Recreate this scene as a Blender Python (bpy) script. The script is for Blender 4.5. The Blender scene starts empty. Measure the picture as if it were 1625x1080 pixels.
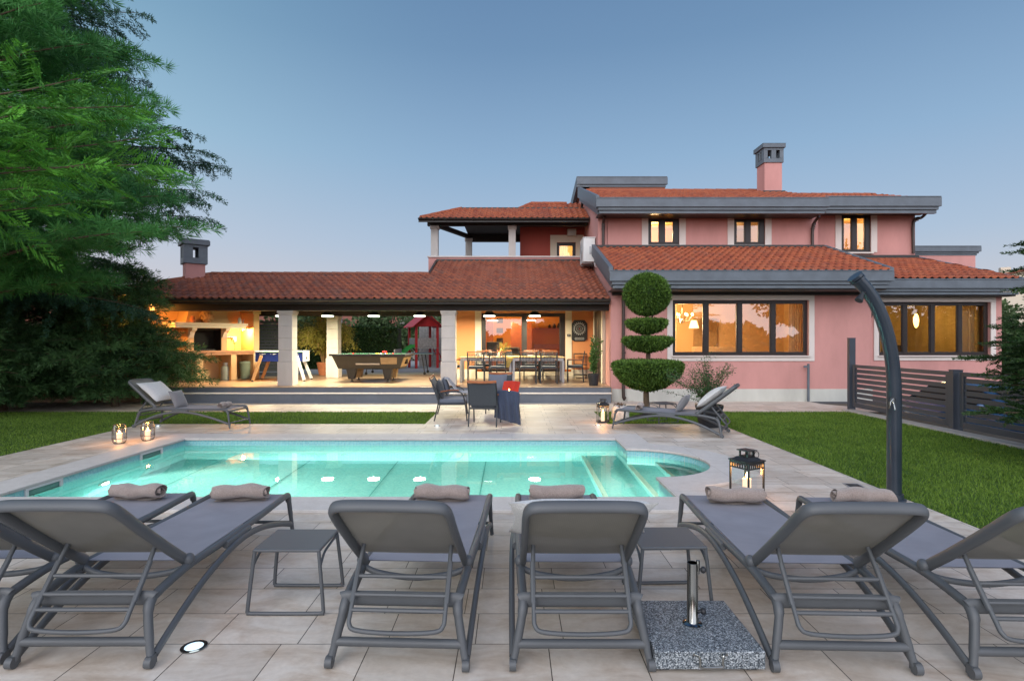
import bpy, math, random
import numpy as np
from mathutils import Vector, Matrix
from mathutils.geometry import tessellate_polygon

R = math.radians
scene = bpy.context.scene
col = scene.collection
random.seed(7)
RNG = np.random.default_rng(11)

# ------------------------------------------------------------------ camera
cam_data = bpy.data.cameras.new('camera')
cam = bpy.data.objects.new('camera', cam_data)
col.objects.link(cam)
cam.location = (0, 0, 1.65)
cam.rotation_euler = (R(90), 0, 0)
cam_data.sensor_width = 36
cam_data.lens = 19.72
cam_data.clip_start = 0.05
cam_data.clip_end = 900
scene.camera = cam
FPX = 890.0

def at(px, py, Y):
    """a point of the place, Y metres in front of the camera, from its place in the photograph"""
    return Vector(((px - 812.5) * Y / FPX, Y, 1.65 - (py - 540) * Y / FPX))

# ------------------------------------------------------------------ view
scene.view_settings.view_transform = 'Standard'
scene.view_settings.look = 'None'
scene.view_settings.exposure = 0.0
scene.view_settings.gamma = 1.0
scene.render.engine = 'CYCLES'
scene.cycles.max_bounces = 6
scene.cycles.diffuse_bounces = 3
scene.cycles.glossy_bounces = 4
scene.cycles.transmission_bounces = 4
scene.cycles.transparent_max_bounces = 10
scene.cycles.sample_clamp_indirect = 4.0
scene.cycles.caustics_reflective = False
scene.cycles.caustics_refractive = False
scene.cycles.use_denoising = True

# ------------------------------------------------------------------ sky: dusk, the afterglow is behind the camera
SUN_EL, SUN_AZ = R(4), R(205)         # azimuth clockwise from +Y: the glow stands behind the viewer, a little to the left
world = bpy.data.worlds.new('World')
scene.world = world
world.use_nodes = True
wt = world.node_tree
wt.nodes.clear()
def wn(t, **k):
    n = wt.nodes.new(t)
    for a, b in k.items(): setattr(n, a, b)
    return n
w_out = wn('ShaderNodeOutputWorld')
w_bg = wn('ShaderNodeBackground')
w_sky = wn('ShaderNodeTexSky', sky_type='NISHITA', sun_disc=False, sun_elevation=SUN_EL, sun_rotation=SUN_AZ,
           air_density=1.2, dust_density=1.5, ozone_density=2.0)
w_tc = wn('ShaderNodeTexCoord')
w_sep = wn('ShaderNodeSeparateXYZ')
wt.links.new(w_tc.outputs['Generated'], w_sep.inputs[0])
w_ramp = wn('ShaderNodeValToRGB')
cr = w_ramp.color_ramp
stops = [(0.0, (.54, .51, .57)), (.07, (.49, .51, .62)), (.16, (.36, .455, .62)), (.30, (.24, .375, .56)), (.46, (.14, .25, .42)), (.62, (.095, .185, .345)), (1.0, (.045, .10, .26))]
cr.elements[0].position, cr.elements[0].color = stops[0][0], (*stops[0][1], 1)
cr.elements[1].position, cr.elements[1].color = stops[-1][0], (*stops[-1][1], 1)
for p, c in stops[1:-1]:
    e = cr.elements.new(p); e.color = (*c, 1)
wt.links.new(w_sep.outputs['Z'], w_ramp.inputs[0])
def wmath(op, a, b=None, clamp=False):
    n = wn('ShaderNodeMath', operation=op, use_clamp=clamp)
    for i, v in enumerate((a, b)):
        if v is None: continue
        if isinstance(v, (int, float)): n.inputs[i].default_value = v
        else: wt.links.new(v, n.inputs[i])
    return n.outputs[0]
def wadd(a, b, fac, mode='ADD'):
    n = wn('ShaderNodeMix', data_type='RGBA', blend_type=mode)
    if isinstance(fac, (int, float)): n.inputs[0].default_value = fac
    else: wt.links.new(fac, n.inputs[0])
    for i, v in ((6, a), (7, b)):
        if isinstance(v, tuple): n.inputs[i].default_value = (*v, 1)
        else: wt.links.new(v, n.inputs[i])
    return n.outputs[2]
# paler towards the left of the view
left = wmath('POWER', wmath('MULTIPLY', wmath('SUBTRACT', wmath('MULTIPLY', w_sep.outputs['X'], -1.0), 0.02), 1.35, True), 1.6)
w_ramp2 = wn('ShaderNodeValToRGB'); cr2 = w_ramp2.color_ramp
s2 = [(0.0, (.68, .54, .55)), (.16, (.57, .60, .69)), (.32, (.38, .60, .71)), (.55, (.19, .42, .55)), (1.0, (.1, .2, .36))]
cr2.elements[0].position, cr2.elements[0].color = s2[0][0], (*s2[0][1], 1)
cr2.elements[1].position, cr2.elements[1].color = s2[-1][0], (*s2[-1][1], 1)
for p, c in s2[1:-1]:
    e = cr2.elements.new(p); e.color = (*c, 1)
wt.links.new(w_sep.outputs['Z'], w_ramp2.inputs[0])
c1 = wadd(w_ramp.outputs[0], w_ramp2.outputs[0], wmath('MULTIPLY', left, .85), 'MIX')
# bright western sky behind the viewer
back = wmath('MULTIPLY', wmath('ADD', wmath('MULTIPLY', w_sep.outputs['Y'], -1.0), 0.0, True), 1.0, True)
glow = wmath('POWER', back, 0.8)
c2 = wadd(c1, (1.55, 1.5, 1.58), wmath('MULTIPLY', glow, 1.4), 'ADD')
c3 = wadd(c2, w_sky.outputs[0], 0.04, 'ADD')
wt.links.new(c3, w_bg.inputs[0])
w_bg.inputs[1].default_value = 1.0
wt.links.new(w_bg.outputs[0], w_out.inputs[0])

sun_data = bpy.data.lights.new('sun', 'SUN')
sun_data.energy = 0.9
sun_data.angle = R(35)
sun_data.color = (1.0, .95, .90)
sun = bpy.data.objects.new('sun', sun_data)
col.objects.link(sun)
sd = Vector((math.sin(SUN_AZ) * math.cos(R(28)), math.cos(SUN_AZ) * math.cos(R(28)), math.sin(R(28))))
sun.rotation_euler = sd.to_track_quat('Z', 'Y').to_euler()

# ------------------------------------------------------------------ helpers
def tag(o, label=None, cat=None, group=None, kind=None):
    if label: o['label'] = label
    if cat: o['category'] = cat
    if group: o['group'] = group
    if kind: o['kind'] = kind
    return o

def empty(name, loc=(0, 0, 0), rz=0.0, label=None, cat=None, group=None):
    o = bpy.data.objects.new(name, None)
    o.empty_display_size = .2
    o.location = loc
    o.rotation_euler = (0, 0, rz)
    col.objects.link(o)
    tag(o, label, cat, group)
    return o

def copy_tree(o, parent=None):
    c = o.copy(); col.objects.link(c)
    if parent: c.parent = parent
    for ch in list(o.children): copy_tree(ch, c)
    return c

def mesh_np(name, verts, faces_flat, counts, mat=None, parent=None, smooth=False, uv=None, tint=None, mats=None, midx=None):
    verts = np.asarray(verts, dtype=np.float32).reshape(-1, 3)
    faces_flat = np.asarray(faces_flat, dtype=np.int32).ravel()
    counts = np.asarray(counts, dtype=np.int32)
    me = bpy.data.meshes.new(name)
    me.vertices.add(len(verts)); me.vertices.foreach_set('co', verts.ravel())
    me.loops.add(len(faces_flat)); me.loops.foreach_set('vertex_index', faces_flat)
    me.polygons.add(len(counts))
    starts = np.concatenate([[0], np.cumsum(counts)[:-1]]).astype(np.int32)
    me.polygons.foreach_set('loop_start', starts)
    if smooth: me.polygons.foreach_set('use_smooth', np.ones(len(counts), dtype=bool))
    if uv is not None:
        l = me.uv_layers.new(name='UVMap'); l.data.foreach_set('uv', np.asarray(uv, dtype=np.float32)[faces_flat].ravel())
    if tint is not None:
        a = me.attributes.new('tint', 'FLOAT', 'POINT'); a.data.foreach_set('value', np.asarray(tint, dtype=np.float32))
    me.update(calc_edges=True)
    if mat is not None: me.materials.append(mat)
    o = bpy.data.objects.new(name, me)
    col.objects.link(o)
    if parent is not None: o.parent = parent
    return o

class MB:
    def __init__(s): s.v = []; s.f = []; s.M = None
    def _add(s, vs, fs):
        n = len(s.v)
        if s.M is not None: vs = [s.M @ Vector(v) for v in vs]
        s.v += [tuple(v) for v in vs]
        s.f += [tuple(i + n for i in f) for f in fs]
        return s
    def box(s, x0, x1, y0, y1, z0, z1):
        v = [(x0, y0, z0), (x1, y0, z0), (x1, y1, z0), (x0, y1, z0), (x0, y0, z1), (x1, y0, z1), (x1, y1, z1), (x0, y1, z1)]
        return s._add(v, [(0, 3, 2, 1), (4, 5, 6, 7), (0, 1, 5, 4), (1, 2, 6, 5), (2, 3, 7, 6), (3, 0, 4, 7)])
    def frustum(s, cx, cy, z0, z1, a0, b0, a1, b1):
        v = []
        for z, a, b in ((z0, a0, b0), (z1, a1, b1)):
            v += [(cx - a, cy - b, z), (cx + a, cy - b, z), (cx + a, cy + b, z), (cx - a, cy + b, z)]
        return s._add(v, [(0, 3, 2, 1), (4, 5, 6, 7), (0, 1, 5, 4), (1, 2, 6, 5), (2, 3, 7, 6), (3, 0, 4, 7)])
    def quad(s, *p): return s._add(p, [tuple(range(len(p)))])
    def prism(s, poly, d):
        """polygon of 3-D points pushed along vector d"""
        n = len(poly); d = Vector(d)
        v = [Vector(p) for p in poly] + [Vector(p) + d for p in poly]
        f = [tuple(range(n))[::-1], tuple(range(n, 2 * n))]
        f += [(i, (i + 1) % n, (i + 1) % n + n, i + n) for i in range(n)]
        return s._add(v, f)
    def bar(s, a, b, w, h=None, up=(0, 0, 1)):
        a = Vector(a); b = Vector(b); h = w if h is None else h
        d = (b - a).normalized(); u = Vector(up)
        if abs(d.dot(u)) > .97: u = Vector((0, 1, 0))
        sx = d.cross(u).normalized(); sz = sx.cross(d).normalized()
        p = [(-w / 2, -h / 2), (w / 2, -h / 2), (w / 2, h / 2), (-w / 2, h / 2)]
        v = [a + sx * x + sz * z for x, z in p] + [b + sx * x + sz * z for x, z in p]
        return s._add(v, [(0, 1, 2, 3), (7, 6, 5, 4), (0, 4, 5, 1), (1, 5, 6, 2), (2, 6, 7, 3), (3, 7, 4, 0)])
    def tube(s, pts, r, n=10, closed=False, flat=None, caps=True):
        """round tube along points; r one radius or one per point; flat=(sx, sz) squashes the section"""
        P = [Vector(p) for p in pts]; m = len(P)
        rr = [r] * m if isinstance(r, (int, float)) else list(r)
        T = []
        for i in range(m):
            if closed: t = P[(i + 1) % m] - P[i - 1]
            else: t = P[min(i + 1, m - 1)] - P[max(i - 1, 0)]
            T.append(t.normalized())
        u = Vector((0, 0, 1))
        if abs(T[0].dot(u)) > .9: u = Vector((1, 0, 0))
        nrm = (u - T[0] * u.dot(T[0])).normalized()
        vs = []
        for i in range(m):
            nrm = (nrm - T[i] * nrm.dot(T[i]))
            nrm = nrm.normalized() if nrm.length > 1e-6 else T[i].orthogonal().normalized()
            b = T[i].cross(nrm)
            fx, fz = flat if flat else (1, 1)
            for k in range(n):
                a = 2 * math.pi * k / n
                vs.append(P[i] + (b * math.cos(a) * fx + nrm * math.sin(a) * fz) * rr[i])
        fs = []
        for i in range(m if closed else m - 1):
            j = (i + 1) % m
            for k in range(n):
                q = (k + 1) % n
                fs.append((i * n + k, i * n + q, j * n + q, j * n + k))
        if not closed and caps:
            fs.append(tuple(range(n))[::-1]); fs.append(tuple((m - 1) * n + k for k in range(n)))
        return s._add(vs, fs)
    def cyl(s, x, y, z0, z1, r0, r1=None, n=20):
        r1 = r0 if r1 is None else r1
        return s.lathe([(0, z0), (r0, z0), (r1, z1), (0, z1)], x, y, n)
    def lathe(s, prof, x=0, y=0, n=24):
        vs = []; fs = []; m = len(prof)
        for r, z in prof:
            for k in range(n):
                a = 2 * math.pi * k / n
                vs.append((x + r * math.cos(a), y + r * math.sin(a), z))
        for i in range(m - 1):
            for k in range(n):
                q = (k + 1) % n
                fs.append((i * n + k, i * n + q, (i + 1) * n + q, (i + 1) * n + k))
        return s._add(vs, fs)
    def ball(s, c, rx, ry=None, rz=None, nu=16, nv=10, fn=None):
        ry = rx if ry is None else ry; rz = rx if rz is None else rz
        vs = []; fs = []
        for i in range(nv + 1):
            th = math.pi * i / nv
            for k in range(nu):
                a = 2 * math.pi * k / nu
                p = Vector((math.sin(th) * math.cos(a), math.sin(th) * math.sin(a), math.cos(th)))
                g = fn(p) if fn else 1
                vs.append((c[0] + p.x * rx * g, c[1] + p.y * ry * g, c[2] + p.z * rz * g))
        for i in range(nv):
            for k in range(nu):
                q = (k + 1) % nu
                fs.append((i * nu + k, (i + 1) * nu + k, (i + 1) * nu + q, i * nu + q))
        return s._add(vs, fs)
    def build(s, name, mat, parent=None, smooth=False, bevel=0, seg=2, origin=None, sub=0, autosmooth=None):
        if origin is None and parent is not None and getattr(s, 'world', False): origin = parent.matrix_basis.translation
        vs = s.v
        if origin is not None: vs = [(v[0] - origin[0], v[1] - origin[1], v[2] - origin[2]) for v in vs]
        me = bpy.data.meshes.new(name)
        me.from_pydata([tuple(v) for v in vs], [], s.f)
        if bevel or smooth or sub or autosmooth:
            import bmesh
            bm = bmesh.new(); bm.from_mesh(me)
            bmesh.ops.remove_doubles(bm, verts=bm.verts, dist=1e-6)
            bmesh.ops.recalc_face_normals(bm, faces=bm.faces)
            if smooth or autosmooth:
                for f in bm.faces: f.smooth = True
                lim = R(40 if autosmooth is None else autosmooth)
                for e in bm.edges:
                    if len(e.link_faces) == 2 and e.calc_face_angle(0) > lim: e.smooth = False
            bm.to_mesh(me); bm.free()
        me.update()
        if mat is not None: me.materials.append(mat)
        o = bpy.data.objects.new(name, me)
        col.objects.link(o)
        if parent is not None: o.parent = parent
        if bevel:
            m = o.modifiers.new('bevel', 'BEVEL'); m.width = bevel; m.segments = seg; m.limit_method = 'ANGLE'; m.angle_limit = R(40)
        if sub:
            m = o.modifiers.new('sub', 'SUBSURF'); m.levels = sub; m.render_levels = sub
        return o

def W():
    m = MB(); m.world = True
    return m

def fill_poly(name, loops, z, mat, kind='structure'):
    """flat sheet with holes; first loop is the outline"""
    tris = tessellate_polygon([[Vector((x, y, 0)) for x, y in l] for l in loops])
    pts = [(x, y, z) for l in loops for x, y in l]
    me = bpy.data.meshes.new(name)
    fs = []
    for t in tris:
        a, b, c = (Vector(pts[i]) for i in t)
        if (b - a).cross(c - a).z < 0: t = (t[0], t[2], t[1])
        fs.append(tuple(t))
    me.from_pydata(pts, [], fs); me.update()
    me.materials.append(mat)
    o = bpy.data.objects.new(name, me); col.objects.link(o)
    tag(o, kind=kind)
    return o

def smooth_path(pts, k=6, closed=False):
    P = [Vector(p) for p in pts]; n = len(P); out = []
    rng = range(n) if closed else range(n - 1)
    for i in rng:
        p0 = P[i - 1] if (closed or i > 0) else P[0]
        p1 = P[i]; p2 = P[(i + 1) % n]
        p3 = P[(i + 2) % n] if (closed or i + 2 < n) else P[-1]
        for j in range(k):
            t = j / k
            out.append(.5 * ((2 * p1) + (p2 - p0) * t + (2 * p0 - 5 * p1 + 4 * p2 - p3) * t * t + (3 * p1 - p0 - 3 * p2 + p3) * t ** 3))
    if not closed: out.append(P[-1])
    return out

# ------------------------------------------------------------------ materials
class NT:
    def __init__(s, name):
        s.m = bpy.data.materials.new(name); s.m.use_nodes = True
        s.t = s.m.node_tree; s.b = s.t.nodes['Principled BSDF']; s.out = s.t.nodes['Material Output']
    def n(s, ty, **k):
        x = s.t.nodes.new(ty)
        for a, b in k.items(): setattr(x, a, b)
        return x
    def set(s, node, i, v):
        if hasattr(v, 'node'): s.t.links.new(v, node.inputs[i])
        elif v is not None:
            if isinstance(v, tuple) and len(v) == 3 and node.inputs[i].type == 'RGBA': v = (*v, 1)
            node.inputs[i].default_value = v
    def coord(s, kind='Object', scale=(1, 1, 1), rot=(0, 0, 0)):
        if kind == 'World': o = s.n('ShaderNodeNewGeometry').outputs['Position']
        else: o = s.n('ShaderNodeTexCoord').outputs[kind]
        m = s.n('ShaderNodeMapping'); s.set(m, 0, o); m.inputs['Scale'].default_value = scale; m.inputs['Rotation'].default_value = rot
        return m.outputs[0]
    def noise(s, vec, scale=5, detail=4, rough=.55, dist=0):
        x = s.n('ShaderNodeTexNoise'); s.set(x, 'Vector', vec); x.inputs['Scale'].default_value = scale
        x.inputs['Detail'].default_value = detail; x.inputs['Roughness'].default_value = rough; x.inputs['Distortion'].default_value = dist
        return x.outputs['Fac']
    def ramp(s, fac, stops):
        x = s.n('ShaderNodeValToRGB'); s.set(x, 0, fac); r = x.color_ramp
        r.elements[0].position = stops[0][0]; r.elements[0].color = (*stops[0][1], 1)
        r.elements[1].position = stops[-1][0]; r.elements[1].color = (*stops[-1][1], 1)
        for p, c in stops[1:-1]:
            e = r.elements.new(p); e.color = (*c, 1)
        return x.outputs[0]
    def mix(s, f, a, b, mode='MIX'):
        x = s.n('ShaderNodeMix', data_type='RGBA', blend_type=mode); s.set(x, 0, f); s.set(x, 6, a); s.set(x, 7, b)
        return x.outputs[2]
    def math(s, op, a, b=None, clamp=False):
        x = s.n('ShaderNodeMath', operation=op, use_clamp=clamp); s.set(x, 0, a); s.set(x, 1, b)
        return x.outputs[0]
    def bump(s, h, strength=.3, dist=.01, normal=None):
        x = s.n('ShaderNodeBump'); x.inputs['Strength'].default_value = strength; x.inputs['Distance'].default_value = dist
        s.set(x, 'Height', h)
        if normal is not None: s.set(x, 'Normal', normal)
        s.t.links.new(x.outputs[0], s.b.inputs['Normal'])
        return x.outputs[0]
    def base(s, c): s.set(s.b, 'Base Color', c); return s
    def par(s, **k):
        for a, v in k.items(): s.set(s.b, a.replace('_', ' '), v)
        return s

def simple(name, c, rough=.6, var=.12, scale=6, metallic=0.0, bump=0, bscale=80, coord='Object', spec=.5, coat=0):
    """paint / plastic / metal with a little procedural variation"""
    t = NT(name); v = t.coord(coord)
    nz = t.noise(v, scale, 5, .6)
    lo = tuple(x * (1 - var) for x in c); hi = tuple(min(1, x * (1 + var)) for x in c)
    t.base(t.ramp(nz, [(.3, lo), (.7, hi)]))
    t.par(Roughness=t.math('ADD', t.math('MULTIPLY', nz, .16), rough - .08), Metallic=metallic, **{'Specular IOR Level': spec})
    if coat: t.b.inputs['Coat Weight'].default_value = coat
    if bump: t.bump(t.noise(v, bscale, 3, .6), bump, .004)
    return t.m

def emit(name, c, strength):
    t = NT(name); t.base(c); t.b.inputs['Emission Color'].default_value = (*c, 1); t.b.inputs['Emission Strength'].default_value = strength
    return t.m

def glass(name, tint=(1, 1, 1), refl=1.0, ior=1.5, rough=0.0, bump=0):
    m = bpy.data.materials.new(name); m.use_nodes = True; t = m.node_tree; t.nodes.clear()
    o = t.nodes.new('ShaderNodeOutputMaterial'); mx = t.nodes.new('ShaderNodeMixShader')
    tr = t.nodes.new('ShaderNodeBsdfTransparent'); gl = t.nodes.new('ShaderNodeBsdfGlossy'); fr = t.nodes.new('ShaderNodeFresnel')
    tr.inputs[0].default_value = (*tint, 1); gl.inputs['Roughness'].default_value = rough; fr.inputs[0].default_value = ior
    mu = t.nodes.new('ShaderNodeMath'); mu.operation = 'MULTIPLY'; mu.use_clamp = True; mu.inputs[1].default_value = refl
    t.links.new(fr.outputs[0], mu.inputs[0]); t.links.new(mu.outputs[0], mx.inputs[0])
    t.links.new(tr.outputs[0], mx.inputs[1]); t.links.new(gl.outputs[0], mx.inputs[2]); t.links.new(mx.outputs[0], o.inputs[0])
    if bump:
        nz = t.nodes.new('ShaderNodeTexNoise'); nz.inputs['Scale'].default_value = bump[0]; nz.inputs['Detail'].default_value = 3
        g = t.nodes.new('ShaderNodeNewGeometry'); t.links.new(g.outputs['Position'], nz.inputs['Vector'])
        b = t.nodes.new('ShaderNodeBump'); b.inputs['Strength'].default_value = bump[1]; b.inputs['Distance'].default_value = bump[2]
        t.links.new(nz.outputs['Fac'], b.inputs['Height']); t.links.new(b.outputs[0], gl.inputs['Normal']); t.links.new(b.outputs[0], fr.inputs['Normal'])
    return m

def water(name):
    m = bpy.data.materials.new(name); m.use_nodes = True; t = m.node_tree; t.nodes.clear()
    o = t.nodes.new('ShaderNodeOutputMaterial'); mx = t.nodes.new('ShaderNodeMixShader')
    tr = t.nodes.new('ShaderNodeBsdfRefraction'); gl = t.nodes.new('ShaderNodeBsdfGlossy'); fr = t.nodes.new('ShaderNodeFresnel')
    tr.inputs['Color'].default_value = (.86, .99, .97, 1); tr.inputs['IOR'].default_value = 1.33; tr.inputs['Roughness'].default_value = 0; gl.inputs['Roughness'].default_value = 0; fr.inputs[0].default_value = 1.33
    t.links.new(fr.outputs[0], mx.inputs[0]); t.links.new(tr.outputs[0], mx.inputs[1]); t.links.new(gl.outputs[0], mx.inputs[2]); t.links.new(mx.outputs[0], o.inputs[0])
    nz = t.nodes.new('ShaderNodeTexNoise'); nz.inputs['Scale'].default_value = 2.4; nz.inputs['Detail'].default_value = 2
    g = t.nodes.new('ShaderNodeNewGeometry'); t.links.new(g.outputs['Position'], nz.inputs['Vector'])
    b = t.nodes.new('ShaderNodeBump'); b.inputs['Strength'].default_value = .02; b.inputs['Distance'].default_value = .02
    t.links.new(nz.outputs['Fac'], b.inputs['Height'])
    for n_ in (tr, gl, fr): t.links.new(b.outputs[0], n_.inputs['Normal'])
    return m

MAT = {}
def build_materials():
    # pale porcelain paving 50 x 34 cm, running bond
    t = NT('paving'); g = t.n('ShaderNodeNewGeometry').outputs['Position']
    mp = t.n('ShaderNodeMapping'); t.set(mp, 0, g); mp.inputs['Location'].default_value = (.20, .003, 0)
    br = t.n('ShaderNodeTexBrick'); t.set(br, 'Vector', mp.outputs[0]); br.offset = .18
    br.inputs['Scale'].default_value = 1; br.inputs['Brick Width'].default_value = .484; br.inputs['Row Height'].default_value = .3395
    br.inputs['Mortar Size'].default_value = .0028; br.inputs['Mortar Smooth'].default_value = .15; br.inputs['Bias'].default_value = 0
    br.inputs['Color1'].default_value = (.72, .72, .72, 1); br.inputs['Color2'].default_value = (1.12, 1.12, 1.12, 1); br.inputs['Mortar'].default_value = (.9, .9, .9, 1)
    n1 = t.noise(t.coord('World', (.8, 1.9, 1)), 2.6, 6, .66, .9)
    n2 = t.noise(g, 26, 5, .65)
    c = t.ramp(n1, [(.22, (.37, .275, .20)), (.40, (.56, .475, .39)), (.56, (.66, .595, .52)), (.75, (.73, .68, .615))])
    c = t.mix(.55, c, br.outputs['Color'], 'MULTIPLY')
    c = t.mix(.25, c, t.ramp(n2, [(.3, (.65, .65, .65)), (.7, (1.15, 1.15, 1.15))]), 'MULTIPLY')
    spot = t.noise(g, 3.1, 3, .7)
    c = t.mix(t.math('MULTIPLY', t.math('SUBTRACT', .40, spot, True), 2.5, True), c, (.34, .26, .20))
    c = t.mix(br.outputs['Fac'], c, (.055, .045, .038))
    t.base(c); t.par(Roughness=t.math('ADD', t.math('MULTIPLY', n1, .3), .36))
    h = t.math('SUBTRACT', t.math('MULTIPLY', n2, .15), br.outputs['Fac'])
    t.bump(h, .5, .003); MAT['paving'] = t.m
    # coping stone
    t = NT('coping_stone'); g = t.coord('World')
    n = t.noise(g, 9, 6, .7); n3 = t.noise(g, 160, 2, .5)
    c = t.ramp(n, [(.25, (.54, .51, .48)), (.75, (.66, .63, .60))]); c = t.mix(.3, c, t.ramp(n3, [(.3, (.6, .6, .6)), (.7, (1.2, 1.2, 1.2))]), 'MULTIPLY')
    br = t.n('ShaderNodeTexBrick'); t.set(br, 'Vector', g); br.offset = 0; br.inputs['Scale'].default_value = 1
    br.inputs['Brick Width'].default_value = .86; br.inputs['Row Height'].default_value = .86; br.inputs['Mortar Size'].default_value = .0016
    c = t.mix(t.math('MULTIPLY', br.outputs['Fac'], .7), c, (.14, .13, .12))
    t.base(c); t.par(Roughness=.62); t.bump(n3, .25, .003); MAT['coping'] = t.m
    # pool mosaic
    t = NT('pool_mosaic'); g = t.coord('World')
    sx = t.n('ShaderNodeSeparateXYZ'); t.set(sx, 0, g)
    cmb = t.n('ShaderNodeCombineXYZ'); t.set(cmb, 0, t.math('ADD', sx.outputs[0], sx.outputs[1])); t.set(cmb, 1, t.math('ADD', sx.outputs[2], t.math('MULTIPLY', sx.outputs[1], 1.0)))
    br = t.n('ShaderNodeTexBrick'); t.set(br, 'Vector', cmb.outputs[0]); br.offset = 0; br.inputs['Scale'].default_value = 1
    br.inputs['Brick Width'].default_value = .025; br.inputs['Row Height'].default_value = .025; br.inputs['Mortar Size'].default_value = .0016; br.inputs['Mortar Smooth'].default_value = .3
    br.inputs['Color1'].default_value = (.19, .58, .64, 1); br.inputs['Color2'].default_value = (.31, .72, .75, 1); br.inputs['Mortar'].default_value = (.50, .68, .66, 1)
    t.base(br.outputs['Color']); t.par(Roughness=.35); MAT['pool'] = t.m
    MAT['pool_white'] = simple('pool_nosing', (.72, .88, .82), .4, .04)
    # water: surface only, the tiles under it carry the colour
    MAT['water'] = water('pool_water')
    # lawn
    t = NT('lawn_soil'); g = t.coord('World')
    n = t.noise(g, 2.0, 6, .7); n2 = t.noise(g, 55, 4, .7)
    c = t.ramp(n, [(.3, (.03, .075, .012)), (.55, (.055, .12, .018)), (.75, (.11, .13, .03))]); c = t.mix(.8, c, t.ramp(n2, [(.3, (.45, .5, .4)), (.7, (1.3, 1.3, 1.2))]), 'MULTIPLY')
    t.base(c); t.par(Roughness=.95); t.bump(n2, .8, .02); MAT['lawn'] = t.m
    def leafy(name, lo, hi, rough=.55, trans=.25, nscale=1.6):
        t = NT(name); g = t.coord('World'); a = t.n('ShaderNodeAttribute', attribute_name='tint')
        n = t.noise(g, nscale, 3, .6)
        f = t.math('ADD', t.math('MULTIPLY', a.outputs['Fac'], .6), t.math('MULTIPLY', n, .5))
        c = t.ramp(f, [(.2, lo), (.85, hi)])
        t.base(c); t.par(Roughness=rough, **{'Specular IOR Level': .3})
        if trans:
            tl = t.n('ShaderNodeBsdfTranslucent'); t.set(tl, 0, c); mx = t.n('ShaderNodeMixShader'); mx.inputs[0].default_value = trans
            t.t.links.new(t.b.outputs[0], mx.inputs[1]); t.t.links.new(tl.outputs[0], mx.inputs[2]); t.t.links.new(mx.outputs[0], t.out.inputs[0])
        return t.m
    MAT['grass'] = leafy('grass_blades', (.03, .085, .010), (.22, .36, .05), .6, .3, .9)
    MAT['pine'] = leafy('pine_needles', (.018, .09, .028), (.12, .38, .09), .5, .25, 1.3)
    MAT['cypress'] = leafy('cypress_leaves', (.010, .07, .012), (.16, .48, .05), .5, .25, 1.6)
    MAT['cedar'] = leafy('cedar_needles', (.012, .045, .028), (.055, .15, .08), .6, .1, 1.0)
    MAT['juniper'] = leafy('juniper_leaves', (.014, .045, .018), (.075, .17, .05), .6, .1, 1.3)
    MAT['topiary'] = leafy('topiary_leaves', (.016, .045, .008), (.14, .26, .04), .6, .15, 2.5)
    MAT['spruce'] = leafy('spruce_needles', (.010, .035, .012), (.05, .11, .03), .5, .1, 1.6)
    MAT['hedge'] = leafy('hedge_leaves', (.008, .028, .006), (.05, .10, .02), .4, .1, 1.4)
    MAT['bamboo'] = leafy('bamboo_leaves', (.14, .13, .02), (.38, .34, .07), .5, .3, 1.4)
    MAT['plant'] = leafy('plant_leaves', (.03, .08, .02), (.12, .22, .06), .45, .2, 3)
    MAT['farleaf'] = leafy('far_leaves', (.03, .06, .02), (.12, .18, .07), .7, .1, .6)
    MAT['bark'] = simple('bark', (.11, .075, .05), .9, .45, 14, bump=.8, bscale=30)
    # render and stone
    def wall(name, c, var=.05):
        t = NT(name); g = t.coord('World'); n = t.noise(t.coord('World', (1, 1, .35)), 1.1, 6, .65); n2 = t.noise(g, 70, 4, .7)
        lo = tuple(x * (1 - var) for x in c); hi = tuple(min(1, x * (1 + var)) for x in c)
        t.base(t.ramp(n, [(.3, lo), (.7, hi)])); t.par(Roughness=.88); t.bump(n2, .35, .004)
        return t.m
    MAT['pink'] = wall('pink_render', (.56, .275, .25), .12)
    MAT['orange'] = wall('orange_render', (.60, .25, .10))
    MAT['darkred'] = wall('dark_red_render', (.35, .07, .05))
    MAT['cream'] = wall('cream_render', (.66, .58, .46))
    MAT['white_trim'] = wall('white_trim', (.68, .62, .58))
    MAT['plinth'] = wall('plinth_stone', (.55, .55, .50), .14)
    MAT['column'] = wall('column_stone', (.52, .49, .46), .14)
    MAT['beige'] = wall('beige_render', (.50, .42, .30))
    # clay tiles, one colour per tile (UV counts tiles)
    def tiles(name, cols, old):
        t = NT(name); uv = t.n('ShaderNodeUVMap').outputs[0]
        fl = t.n('ShaderNodeVectorMath', operation='FLOOR'); t.set(fl, 0, uv)
        wn_ = t.n('ShaderNodeTexWhiteNoise', noise_dimensions='2D'); t.set(wn_, 'Vector', fl.outputs[0])
        g = t.coord('World'); n = t.noise(g, 1.3, 5, .7); n2 = t.noise(g, 22, 5, .75)
        c = t.ramp(wn_.outputs['Value'], [(0, cols[0]), (.35, cols[1]), (.7, cols[2]), (1, cols[3])])
        f = t.math('MULTIPLY', t.math('SUBTRACT', t.math('ADD', t.math('MULTIPLY', n, .6), t.math('MULTIPLY', n2, .5)), .52 - old), 3.2, True)
        c = t.mix(t.math('MULTIPLY', f, .55), c, (.13, .085, .075))
        t.base(c); t.par(Roughness=.8); t.bump(n2, .3, .004)
        return t.m
    MAT['tiles_new'] = tiles('orange_clay_tiles', [(.25, .055, .024), (.32, .075, .03), (.37, .095, .036), (.29, .08, .04)], -.02)
    MAT['tiles_old'] = tiles('weathered_clay_tiles', [(.20, .056, .030), (.27, .074, .036), (.33, .094, .044), (.20, .075, .048)], .0)
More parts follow.
